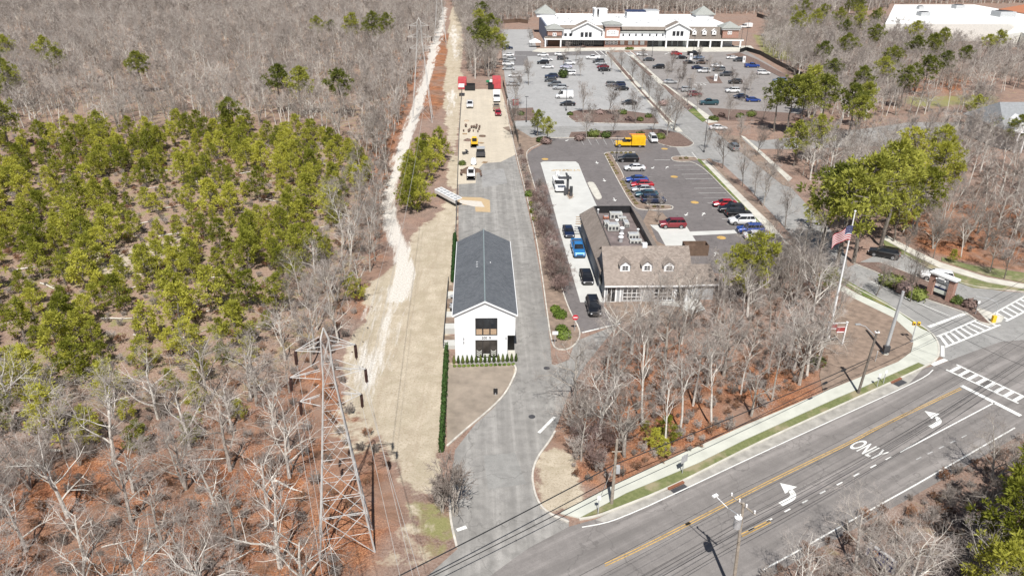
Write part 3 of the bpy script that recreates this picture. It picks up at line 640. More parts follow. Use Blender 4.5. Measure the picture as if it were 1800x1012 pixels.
def text_mesh(txt, size, extrude=0.0, bold=False, sx=1.0):
    cu = bpy.data.curves.new('lettering', 'FONT'); cu.body = txt; cu.size = size; cu.extrude = extrude; cu.align_x = 'CENTER'; cu.align_y = 'CENTER'
    if bold: cu.offset = size*.02
    t = bpy.data.objects.new('lettering', cu); C.objects.link(t)
    dg = bpy.context.evaluated_depsgraph_get(); me = bpy.data.meshes.new_from_object(t.evaluated_get(dg))
    vs = [tuple(v.co) for v in me.vertices]; fs = [tuple(p.vertices) for p in me.polygons]
    bpy.data.objects.remove(t); bpy.data.meshes.remove(me); return [(x*sx, y, z) for x, y, z in vs], fs
vs, fs = text_mesh('ONLY', 1.0, bold=True)
a, b_ = Vector(P(1500, 779)), Vector(P(1549, 803)); dx = (b_-a); wd = dx.length; dx.normalize(); dyv = Vector((math.cos(RD), math.sin(RD), 0)); c0 = (a+b_)/2
xw = max(v[0] for v in vs)-min(v[0] for v in vs); yh = max(v[1] for v in vs)-min(v[1] for v in vs)
mk.add([tuple(c0 + dx*(v[0]/xw*wd) + dyv*(v[1]/yh*2.5) + Vector((0, 0, Z))) for v in vs], fs)
struct('road_markings', mk, 'paint_white'); struct('faint_road_markings', mf, 'paint_faint'); struct('yellow_centre_lines', my, 'paint_yellow')
my = MB()
for x, y in [(958, 280), (1168, 262), (1185, 311), (1221, 356), (1268, 418)]:
    c = P(x, y); my.prism([(c[0]+.8*math.cos(t), c[1]+.8*math.sin(t)) for t in np.linspace(0, 6.28, 13)[:-1]], .03, .05)
vs, fs = text_mesh('STOP', 1.6, sx=1.2)
for x, y in [(985, 299.5), (1004, 299.5)]:
    c = P(x, y); my.add([(c[0]-v[0]*.9, c[1]-v[1], .062) for v in vs], fs)
struct('yellow_pavement_markings', my, 'paint_yellow')
# patches in the driveway: the orange/white utility cut
sheet('paving_patch', [(806, 346), (845, 347), (861, 352), (862, 373), (836, 372), (835, 362), (806, 359)], .02, simple('sandy_patch', (.46, .34, .20), .9, var=.1))
sheet('paving_patch', [(940, 560), (962, 556), (966, 580), (944, 583)], .02, asphalt('patch_a', .235, (1.03, 1, .95), .3))
sheet('paving_patch', [(850, 800), (905, 795), (925, 850), (858, 860)], .02, asphalt('patch_b', .25, (1.02, 1, .95), .35))
sheet('paving_patch', [(845, 300), (885, 296), (892, 322), (848, 330)], .025, asphalt('patch_c', .285, (1.02, 1, .97), .3))
sheet('paving_patch', [(808, 351), (846, 354), (852, 364), (832, 363), (808, 357)], .035, simple('pale_patch', (.55, .51, .45), .9, var=.1))
for x, y in [(961, 647), (935, 732)]:
    c = P(x, y); mb = MB(); mb.prism([(c[0]+.38*math.cos(t), c[1]+.38*math.sin(t)) for t in np.linspace(0, 6.28, 17)[:-1]], .012, .03); tag(mb.build('manhole_cover', 'dark'), 'round dark manhole cover in the driveway ' + ('beside the kerb island' if y < 700 else 'left of the white stop line'), 'manhole cover', 'manhole covers')
for x, y, l in [(1190, 856, 'rusty storm drain inlet at the highway kerb right of the utility pole'), (1577, 671, 'rusty storm drain inlet at the highway kerb beside the leaning pole')]:
    c = Vector(P(x, y)); t = thing('storm_drain', l, 'storm drain', c, RD)
    mb = MB(); mb.box(-.9, -.75, .035, .9, .0, .05, 'dark'); mb.build('grate', None, t)
    mb = MB(); mb.box(-1.0, .02, .04, 1.0, .3, .2, simple('rusty_iron', (.22, .09, .05), .9)); mb.build('inlet_box', None, t)

# ================================================================== BUILDINGS
def window(parent, x0, x1, z0, z1, y, cols=1, rows=1, frame='black', pane='glass', fw=.06, d=.05, name='window'):
    """framed window on a wall that faces -Y: frame (part) > pane (sub-part)"""
    f = MB()
    for i in range(cols+1):
        x = x0+(x1-x0)*i/cols; f.box(x-fw/2, y-d-.02, z0-fw/2, x+fw/2, y+.02, z1+fw/2)
    for i in range(rows+1):
        z = z0+(z1-z0)*i/rows; f.box(x0, y-d, z-fw/2, x1, y+.015, z+fw/2)
    fo = f.build(name, frame, parent)
    p = MB(); p.box(x0, y-.02, z0, x1, y+.01, z1); p.build('pane', pane, fo); return fo
def gable_prism(mb, x0, x1, y0, y1, z0, z1, mat, axis='y', th=.15, over=.0):
    """two roof slabs with real thickness; ridge along axis"""
    if axis == 'y':
        xm = (x0+x1)/2
        for a, b in ((x0, xm), (xm, x1)):
            za, zb = (z0, z1) if a == x0 else (z1, z0)
            mb.add([(a, y0, za), (b, y0, zb), (b, y1, zb), (a, y1, za), (a, y0, za-th), (b, y0, zb-th), (b, y1, zb-th), (a, y1, za-th)],
                   [(0,1,2,3),(7,6,5,4),(0,4,5,1),(1,5,6,2),(2,6,7,3),(3,7,4,0)], mat)
    else:
        ym = (y0+y1)/2
        for a, b in ((y0, ym), (ym, y1)):
            za, zb = (z0, z1) if a == y0 else (z1, z0)
            mb.add([(x0, a, za), (x1, a, za), (x1, b, zb), (x0, b, zb), (x0, a, za-th), (x1, a, za-th), (x1, b, zb-th), (x0, b, zb-th)],
                   [(0,1,2,3),(7,6,5,4),(0,4,5,1),(1,5,6,2),(2,6,7,3),(3,7,4,0)], mat)
def hip(mb, x0, x1, y0, y1, z0, z1, mat, th=.2):
    xm, ym = (x0+x1)/2, (y0+y1)/2
    mb.add([(x0,y0,z0),(x1,y0,z0),(x1,y1,z0),(x0,y1,z0),(xm,ym,z1),(x0,y0,z0-th),(x1,y0,z0-th),(x1,y1,z0-th),(x0,y1,z0-th)],
           [(0,1,4),(1,2,4),(2,3,4),(3,0,4),(0,5,6,1),(1,6,7,2),(2,7,8,3),(3,8,5,0),(8,7,6,5)], mat)

def white_house():
    x0, Y0, _ = P(800.5, 634); x1 = PY(905.5, 600, Y0)[0]; Y1 = P(806, 424.2, 6.6)[1]
    ze, zr = 6.45, 8.35; xm = (x0+x1)/2
    t = thing('gabled_house', 'white two storey gabled house with slate blue roof, number 200 on its front', 'building', (0, 0, 0))
    xr = x1-.95
    mb = MB()   # walls with the corner porch cut out of the ground floor
    th = .25
    mb.box(x0, Y0, 0, xr, Y0+th, 3.55); mb.box(x0, Y0, 3.55, x1, Y0+th, ze-.15)
    mb.box(x0, Y0+th, 0, x0+th, Y1, ze-.1); mb.box(x1-th, Y0+th, 3.55, x1, Y0+2.4, ze-.1); mb.box(x1-th, Y0+2.4, 0, x1, Y1, ze-.1); mb.box(x0+th, Y1-th, 0, x1-th, Y1, ze-.1)
    mb.add([(x0, Y0, ze-.15), (x1, Y0, ze-.15), (xm, Y0, zr-.15), (x0, Y0+th, ze-.15), (x1, Y0+th, ze-.15), (xm, Y0+th, zr-.15)], [(0,1,2),(5,4,3),(1,4,5,2),(0,2,5,3)])
    mb.add([(x0, Y1-th, ze-.1), (x1, Y1-th, ze-.1), (xm, Y1-th, zr-.15), (x0, Y1, ze-.1), (x1, Y1, ze-.1), (xm, Y1, zr-.15)], [(0,1,2),(5,4,3),(1,4,5,2),(0,2,5,3)])
    mb.build('wall', 'white_wall', t)
    mb = MB(); mb.box(xr-.02, Y0+th, 0, xr+.05, Y0+2.4, 3.5); mb.box(xr, Y0+2.35, 0, x1, Y0+2.45, 3.5); mb.build('porch', 'black', t)
    mb = MB(); mb.box(xr, Y0-.02, 0, x1+.1, Y0+2.3, .12); mb.build('porch_step', 'concrete', t)
    r = MB(); gable_prism(r, x0-.22, x1+.22, Y0-.18, Y1+.25, ze, zr, 'shingle_blue', 'y', .12); ro = r.build('roof', None, t)
    rc = MB(); rc.tube([(xm, Y0-.18, zr+.02), (xm, Y1+.25, zr+.02)], .11, 5); rc.build('ridge_cap', simple('ridge_shingle', (.2, .24, .25), .9), ro)
    fa = MB()
    for s, a, b in ((1, x0-.22, xm), (-1, xm, x1+.22)):
        za, zb = (ze, zr) if s == 1 else (zr, ze)
        fa.add([(a, Y0-.24, za+.03), (b, Y0-.24, zb+.03), (b, Y0-.24, zb-.2), (a, Y0-.24, za-.2), (a, Y0-.185, za+.03), (b, Y0-.185, zb+.03), (b, Y0-.185, zb-.2), (a, Y0-.185, za-.2)],
               [(3,2,1,0),(4,5,6,7),(0,1,5,4),(2,3,7,6),(1,2,6,5),(0,4,7,3)])
    fa.box(x0-.3, Y0-.18, ze-.16, x0-.225, Y1+.25, ze+.02); fa.box(x1+.225, Y0-.18, ze-.16, x1+.3, Y1+.25, ze+.02)
    fa.build('fascia', 'white', ro)
    for px, py in [(839, 463), (839, 467), (839, 471)]:
        v = MB(); q = PY(px, py, P(px, py, 7.7)[1]); v.cyl((q[0], q[1], q[2]-.3), .1, .5, 8); v.obox((q[0], q[1], q[2]+.2), .3, .3, .1)
        v.build('roof_vent', 'grey', ro)
    v = MB(); q = P(862, 464, 7.75); v.cyl((q[0], q[1], q[2]-.4), .07, .7, 8); v.build('vent_pipe', 'white', ro)
    a = PY(835.8, 559.5, Y0); b = PY(873.8, 588, Y0); w1 = window(t, a[0], b[0], b[2], a[2], Y0, 3, 1, 'black', 'glass')
    bl = MB()
    for i in range(3):
        wd = (b[0]-a[0])/3; bl.box(a[0]+wd*i+.08, Y0-.035, b[2]+.06, a[0]+wd*(i+1)-.08, Y0-.022, b[2]+(a[2]-b[2])*.36)
    bl.build('wooden_blind', simple('pale_wood', (.42, .3, .2), .7, var=.2, scale=6), w1)
    a = PY(836, 598, Y0); b = PY(873.8, 627, Y0); w2 = window(t, a[0], b[0], b[2], a[2], Y0, 3, 1, 'black', 'glass_room')
    ch = MB(); wd = (b[0]-a[0])/3
    for i in (0, 2):
        cx = a[0]+wd*(i+.5)
        for k in range(3):
            z = b[2]+.1+k*.28; ww = wd*.36
            pts = [(cx-ww, z+.26), (cx-ww*.6, z+.1), (cx, z+.04), (cx+ww*.6, z+.1), (cx+ww, z+.26)]
            for (xa, za), (xb, zb) in zip(pts, pts[1:]): ch.add([(xa, Y0-.03, za), (xb, Y0-.03, zb), (xb, Y0-.03, zb+.13), (xa, Y0-.03, za+.13), (xa, Y0-.021, za), (xb, Y0-.021, zb), (xb, Y0-.021, zb+.13), (xa, Y0-.021, za+.13)], [(0,1,2,3),(7,6,5,4),(3,2,6,7),(0,4,5,1)])
    ch.box(a[0]+wd+.06, Y0-.03, b[2]+.05, b[0]-wd-.06, Y0-.021, b[2]+.5)
    ch.build('window_display', simple('cream_cloth', (.62, .62, .57), .8), w2)
    for txt, qx, nm in (('200', 851.5, 'house_number'), ('R', 861.5, 'unit_letter')):
        no = MB(); vs, fs = text_mesh(txt, .44, .02, False); q = PY(qx, 593.5, Y0)
        no.add([(q[0]+x, Y0-.03-z, q[2]+y) for x, y, z in vs], fs); no.build(nm, 'dark', t)
    for px, py in [(815, 594.5), (815, 601), (889.5, 593)]:
        q = PY(px, py, Y0); l = MB(); l.box(q[0]-.07, Y0-.12, q[2]-.13, q[0]+.07, Y0+.005, q[2]+.13); l.build('wall_lamp', 'grey', t)
    # outdoor steps / terrace boxes along the west wall
    return x0, x1, Y0, Y1
HX0, HX1, HY0, HY1 = white_house()
# planting at its foot
def shrub(name, label, cat, loc, r, mat, sz=1.0, group=None, n=90, leaf=.16, seed=0, parts=False):
    rnd = random.Random(seed); mb = MB()
    mb.sphere((0, 0, r*sz*.55), r*.8, 8, 6, mat, sz*.85, .12, rnd)
    for _ in range(n):
        u = rnd.uniform(-.3, 1); a = rnd.uniform(0, 6.283); s = math.sqrt(max(0, 1-u*u)); d = Vector((s*math.cos(a), s*math.sin(a), u*sz))
        p = d*r*rnd.uniform(.8, 1.05)+Vector((0, 0, r*sz*.55)); ax = Vector((rnd.uniform(-1, 1), rnd.uniform(-1, 1), rnd.uniform(-1, 1))).normalized(); bx = ax.cross(d+Vector((.01, .3, .2))).normalized()
        l = leaf*rnd.uniform(.6, 1.4); mb.add([p-ax*l-bx*l*.5, p+ax*l-bx*l*.5, p+bx*l], [(0, 1, 2)], mat)
    o = mb.build(name, None); o.location = loc; tag(o, label, cat, group); return o
sh0 = None
for i in range(14):
    px = 798.5+i*7.9; q = P(px+1, 644.5-i*.25)
    l, g = 'low round box shrub in the front row below the white house', 'round box shrubs in front of the white house'
    if sh0 is None: sh0 = shrub('box_shrub', l, 'shrub', q, .22, 'boxwood', .85, g, 60, .07, 3)
    else:
        o = sh0.copy(); C.objects.link(o); o.location = q; o.rotation_euler[2] = i*1.3
cy0 = None
for i in range(15):
    px = 797+i*7.8; q = P(px+1, 639-i*.3)
    if cy0 is None:
        mb = MB(); mb.tube([(0, 0, 0), (0, 0, .3), (0, 0, .8), (0, 0, 1.15)], [.13, .2, .14, .02], 7, 'needles_dark'); rr = random.Random(4)
        for _ in range(60):
            z = rr.uniform(.1, 1.1); a = rr.uniform(0, 6.28); r = .2*(1.15-z)+.05; mb.add([(r*math.cos(a), r*math.sin(a), z), (r*math.cos(a+.6), r*math.sin(a+.6), z+.05), (1.25*r*math.cos(a+.3), 1.25*r*math.sin(a+.3), z+.16)], [(0, 1, 2)], 'needles_dark')
        cy0 = mb.build('cypress_shrub', None); tag(cy0, 'small dark upright cypress in the row at the foot of the white front wall', 'shrub', 'upright cypresses at the foot of the white house'); cy0.location = q
    else:
        o = cy0.copy(); C.objects.link(o); o.location = q; o.rotation_euler[2] = i
def hedge_row(pts, w_, h_, label, n, seed):
    rnd = random.Random(seed); A, B = Vector(P(*pts[0])), Vector(P(*pts[1])); mb = MB(); L = (B-A).length; d = (B-A).normalized(); nn = Vector((-d.y, d.x, 0))
    k = int(L/.75)
    for i in range(k):
        c = A+d*(i+.5)*L/k; r = w_/2*rnd.uniform(.75, 1.15)
        mb.tube([(c.x, c.y, 0), (c.x, c.y, h_*.3), (c.x, c.y, h_*.8), (c.x, c.y, h_*(.95+rnd.uniform(-.18, .1)))], [r*.8, r, r*.7, .04], 7, 'hedge')
    for _ in range(n):
        t = rnd.random(); z = rnd.uniform(.05, 1)*h_; c = A.lerp(B, t)+nn*rnd.choice([-1, 1])*w_*.5*rnd.uniform(.3, 1.1)*(1.1-z/h_*.5)+Vector((0, 0, z))
        ax = Vector((rnd.uniform(-1, 1), rnd.uniform(-1, 1), rnd.uniform(-1, 1))).normalized()*.14; bx = Vector((rnd.uniform(-1, 1), rnd.uniform(-1, 1), 1)).normalized()*.2
        mb.add([c-ax, c+ax, c+bx], [(0, 1, 2)], 'hedge')
    tag(mb.build('hedge', None), label, 'hedge')
hedge_row(((776, 797), (785, 622)), .55, 1.8, 'long green arborvitae hedge between the sandy strip and the bare soil', 1800, 5)
hedge_row(((796, 497), (800, 422)), .7, 1.9, 'short green hedge along the west wall of the white house', 700, 6)
# side yard terrace west of the house
t = thing('terrace', 'row of railed concrete terraces and steps along the west side of the white house', 'terrace', (0, 0, 0))
xa = HX0-1.55
for i, py in enumerate([505, 520, 536, 552, 566, 580, 595, 606]):
    y = P(795, py)[1]; mb = MB(); mb.box(xa, y-1.1, 0, HX0-.12, y+.35, .25+.3*(i % 3)); mb.build('slab', 'concrete_white' if i % 2 else 'mulch_pale', t)
mb = MB(); ya, yb = P(790, 612)[1], P(795, 498)[1]
mb.box(xa-.12, ya, 0, xa-.04, yb, 1.15); mb.build('railing', 'dark', t)
for py in (529, 543, 548):
    y = P(795, py)[1]; mb = MB(); mb.cyl((xa+.8, y, .3), .35, .5, 10, 'dark'); mb.cyl((xa+.8, y, .8), .45, .05, 10, 'grey'); tag(mb.build('patio_table', None), 'small round dark patio table on the terrace west of the white house', 'table', 'patio tables beside the white house')

# ---------------------------------------------------------------- bank
def bank():
    Y0 = P(1100, 531)[1]; x0 = PY(1064, 525, Y0)[0]; x1 = PY(1212, 525, Y0)[0]
    t = thing('bank_building', 'grey bank building with brown roof, three white dormers and an open machinery well', 'building', (0, 0, 0))
    ze = PY(1100, 499, Y0)[2]; zr = 7.0; yr = P(1130, 432, zr)[1]
    xi0, yi1, _ = P(1045, 362, 5.6); xi1 = P(1109, 366, 5.6)[0]; xw0 = x0; yb = yi1+2.2
    xi0 = (xi0+P(1071.6, 427.4, 5.6)[0])/2; xi1 = (xi1+P(1141, 420, 5.6)[0])/2
    xw0 = P(1034, 420, 3.3)[0]; xe1 = xi1+2.2
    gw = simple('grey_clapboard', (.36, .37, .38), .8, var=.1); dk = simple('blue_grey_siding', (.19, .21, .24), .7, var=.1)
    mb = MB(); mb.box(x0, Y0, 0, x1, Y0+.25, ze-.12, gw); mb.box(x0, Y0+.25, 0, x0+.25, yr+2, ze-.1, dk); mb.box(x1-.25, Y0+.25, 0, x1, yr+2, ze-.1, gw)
    # gable ends
    yg = 2*yr-Y0
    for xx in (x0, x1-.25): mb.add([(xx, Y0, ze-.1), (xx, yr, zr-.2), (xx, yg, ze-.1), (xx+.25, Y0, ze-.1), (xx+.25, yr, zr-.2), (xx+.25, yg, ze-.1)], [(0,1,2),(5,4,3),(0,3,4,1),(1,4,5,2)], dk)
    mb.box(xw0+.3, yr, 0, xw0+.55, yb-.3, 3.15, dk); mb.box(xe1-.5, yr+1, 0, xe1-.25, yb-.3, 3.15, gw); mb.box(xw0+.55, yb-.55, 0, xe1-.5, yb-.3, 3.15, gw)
    mb.build('wall', None, t)
    r = MB()   # front gable roof
    r.add([(x0-.3, Y0-.45, ze-.05), (x1+.3, Y0-.45, ze-.05), (x1+.3, yr, zr), (x0-.3, yr, zr), (x0-.3, Y0-.45, ze-.2), (x1+.3, Y0-.45, ze-.2), (x1+.3, yr, zr-.15), (x0-.3, yr, zr-.15)],
          [(0,1,2,3),(7,6,5,4),(0,4,5,1),(1,5,6,2),(3,7,4,0)], 'shingle_tan')
    r.add([(x0-.3, yr, zr-.005), (xi0, yr, zr-.005), (xi0, yr+2.2, 5.62), (x0-.3, yr+2.2, 5.62)], [(0,1,2,3)], 'shingle_tan')
    r.add([(xi1, yr, zr-.005), (x1+.3, yr, zr-.005), (x1+.3, yg, ze), (xi1, yg, ze)], [(0,1,2,3)], 'shingle_tan')
    # mansard strips round the well
    r.add([(xw0, yr-1.2, 3.3), (xi0, yr, 5.6), (xi0, yi1, 5.6), (xw0, yb, 3.3)], [(0,1,2,3)], 'shingle_tan')
    r.add([(xe1, yr, 3.3), (xe1, yb, 3.3), (xi1, yi1, 5.6), (xi1, yr, 5.6)], [(0,1,2,3)], 'shingle_tan')
    r.add([(xw0, yb, 3.3), (xi0, yi1, 5.6), (xi1, yi1, 5.6), (xe1, yb, 3.3)], [(0,1,2,3)], 'shingle_tan')
    for a in ((xw0, yr-1.2, xw0+.08, yb), (xe1-.08, yr, xe1, yb)): r.box(a[0], a[1], 3.02, a[2], a[3], 3.28, 'shingle_tan')
    ro = r.build('roof', None, t)
    wl = MB()   # inner dark faces of the well and its floor
    zf = 4.3
    wl.box(xi0-.1, yr, zf, xi0+.06, yi1, 5.57, 'black'); wl.box(xi1-.06, yr, zf, xi1+.1, yi1, 5.57, 'black'); wl.box(xi0+.06, yi1-.06, zf, xi1-.06, yi1+.1, 5.57, 'black')
    wl.box(xi0+.06, yr-.4, zf, xi1-.06, yr+.15, 6.6, 'black')
    wl.build('roof_well', None, ro)
    fl = MB(); fl.box(xi0+.06, yr+.15, zf-.2, xi1-.06, yi1-.06, zf); fl.build('well_floor', simple('roof_membrane', (.16, .13, .125), .9, var=.4, scale=.6), ro)
    def rm(px0, py0, dx, dy, dz, mat='grey', nm='roof_unit', ang=0):
        q = P(px0, py0, zf); m = MB(); m.obox((q[0], q[1], zf+dz/2+.1), dx, dy, dz, ang, mat)
        m.obox((q[0], q[1], zf+dz+.13), dx*.75, dy*.75, .06, ang, 'galv'); m.obox((q[0], q[1], zf+.06), dx*1.05, dy*1.05, .1, ang, 'dark')
        for k in range(3): m.obox((q[0]-dx*.3+k*dx*.3, q[1]-dy/2-.02, zf+dz*.55), dx*.2, .04, dz*.5, ang, 'dark')
        return m.build(nm, None, ro)
    pg = simple('pale_unit_metal', (.5, .5, .47), .6, var=.15)
    rm(1082, 384, 2.1, 1.1, 1.0, pg); rm(1065, 386, .9, .7, .5, simple('terracotta_box', (.4, .15, .09), .8)); rm(1077, 404, 1.9, 1.5, 1.0, pg); rm(1066, 398, .9, 1.4, .8, pg); rm(1100, 397, .8, 1.9, .7, pg); rm(1093, 388, 1.4, .6, .6, pg)
    rm(1113, 418, 1.7, 1.2, .7, pg); rm(1117, 427, 1.9, .8, .5, pg)
    for px, py, rr in ((1093, 409, .42), (1092, 419, .4), (1091, 425, .45), (1121, 411, .25), (1051, 376, .22), (1084, 395, .35)):
        q = P(px, py, zf); m = MB(); m.cyl((q[0], q[1], zf), rr*.7, .7, 12, 'galv'); m.sphere((q[0], q[1], zf+.8), rr, 12, 6, 'white', .55); m.build('exhaust_fan', None, ro)
    q = P(1131, 431, zr-.2); m = MB(); m.box(q[0]-.35, yr-.35, zr-.2, q[0]+.35, yr+.3, zr+.45); m.build('ridge_vent', 'white', ro)
    # dormers
    for px in (1098.5, 1137, 1175.5):
        zs_ = lambda s: ze-.05+(zr-ze+.05)*(s+.45)/(yr-Y0+.45)
        s = min((abs(proj(PY(px, 476, Y0+s)[0], Y0+s, zs_(s))[1]-477), s) for s in [k*.05 for k in range(80)])[1]
        x = PY(px, 477, Y0+s)[0]; y = Y0+s; z = zs_(s)-.02
        d = MB(); d.box(x-.72, y, z, x+.72, y+2.0, z+1.0, 'white')
        d.add([(x-.72, y, z+1.0), (x+.72, y, z+1.0), (x, y, z+1.55), (x-.72, y+2.4, z+1.0), (x+.72, y+2.4, z+1.0), (x, y+2.9, z+1.55)], [(0,1,2),(2,5,3,0),(1,4,5,2)], 'white')
        do = d.build('dormer', None, t); rr = MB(); gable_prism(rr, x-.92, x+.92, y-.15, y+2.8, z+.98, z+1.7, 'shingle_tan', 'y', .08); rr.build('dormer_roof', None, do)
        wo_ = window(do, x-.42, x+.42, z+.22, z+.88, y, 2, 2, 'white', 'glass', .05, .04)
    # white eave board, columns and windows of the front
    m = MB(); m.box(x0-.3, Y0-.5, ze-.3, x1+.3, Y0-.452, ze-.06, 'white'); m.box(x0, Y0-.03, ze-.5, x1, Y0-.003, ze-.25, 'white')
    for px in (1063, 1083, 1090.5, 1186, 1207): x = PY(px, 515, Y0)[0]; m.box(x-.1, Y0-.06, 0, x+.1, Y0-.004, ze-.3, 'white')
    m.build('trim', None, t)
    for a, b, top, bot in ((1095.5, 1125, 508.5, 529), (1149.5, 1180, 507.5, 528.5)):
        A = PY(a, top, Y0); B = PY(b, bot, Y0); window(t, A[0], B[0], max(.3, B[2]), A[2], Y0-.005, 4, 3, 'white', 'glass', .09, .07)
    A = PY(1068, 505, Y0); B = PY(1081, 524, Y0); window(t, A[0], B[0], .1, A[2], Y0-.005, 2, 1, 'white', 'glass', .08, .07, 'door')
    A = PY(1190, 505, Y0); B = PY(1203, 526, Y0); window(t, A[0], B[0], .1, A[2], Y0-.005, 2, 1, 'white', 'glass', .08, .07, 'door')
    # low east wing
    m = MB(); m.box(x1+.35, Y0+.6, 0, x1+3.6, Y0+4.4, 2.6, gw); m.build('side_wing', None, t)
    m = MB(); m.add([(x1+.31, Y0+.2, 2.65), (x1+4.0, Y0+.2, 2.65), (x1+4.0, Y0+4.7, 3.9), (x1+.31, Y0+4.7, 3.9), (x1+.31, Y0+.2, 2.5), (x1+4.0, Y0+.2, 2.5), (x1+4.0, Y0+4.7, 2.6), (x1+.31, Y0+4.7, 2.6)],
                    [(0,1,2,3),(7,6,5,4),(0,4,5,1),(1,5,6,2),(2,6,7,3),(3,7,4,0)], 'shingle_tan'); m.build('wing_roof', None, t)
    m = MB(); m.box(x1+.31, Y0+.15, 2.45, x1+4.05, Y0+.198, 2.68); m.build('wing_fascia', 'white', t)
    # drive-up window side: small canopy louvres at the north west corner and blue window strip
    m = MB()
    for i in range(4):
        q = P(1014.5-i*.2, 381+i*4, 2.6); m.box(q[0]-.2, q[1]-.12, 2.5, xw0+.5, q[1]+.12, 2.62)
    m.build('louvre_canopy', 'tan', t)
    m = MB(); m.box(xw0+.22, Y0+3.5, 1.0, xw0+.296, Y0+5.2, 2.2); m.build('drive_up_window', 'glass', t)
bank()
# trash enclosure by the bank
c = Vector(P(1221, 446)); t = thing('trash_enclosure', 'brown boarded trash enclosure at the corner behind the bank roof', 'enclosure', c, 0)
for nm, b in (('fence_panel', (-1.9, -1.0, 0, 1.9, -.9, 1.9)), ('fence_panel', (-1.9, .9, 0, 1.9, 1.0, 1.9)), ('fence_panel', (-1.99, -1, 0, -1.91, 1, 1.9)), ('gate', (1.91, -1, 0, 1.99, 1, 1.85))):
    mb = MB(); mb.box(*b); mb.build(nm, 'brown', t)
mb = MB(); mb.box(-1.5, -.75, .15, .2, .75, 1.3, 'dark'); mb.box(-1.55, -.8, 1.3, .25, .8, 1.4, 'brown'); mb.box(-1.4, -.6, 0, -1.2, .6, .15, 'black'); o = mb.build('trash_container', None); o.location = c; tag(o, 'dark trash container inside the brown boarded enclosure', 'trash container')
# drive-through order canopy
c = Vector(P(997, 343)); t = thing('drive_up_canopy', 'dark T shaped drive up canopy on a tall post over the white concrete lane', 'canopy', c, 0)
mb = MB(); mb.box(-.22, -.22, .1, .22, .22, 4.1); mb.build('post', 'dark', t)
mb = MB(); mb.box(-1.9, -.5, 3.5, .7, .5, 3.75); mb.box(-.18, .5, 3.5, .18, 3.2, 3.72); mb.build('canopy_beam', 'dark', t)
mb = MB(); mb.box(.35, -1.1, .1, .95, -.6, 2.1, 'dark'); mb.box(.42, -1.15, .9, .88, -1.1, 1.8, 'glass'); mb.build('teller_unit', None, t)
mb = MB(); mb.box(-.7, -.5, .1, -.25, .1, 1.5, 'dark'); mb.build('tube_station', None, t)

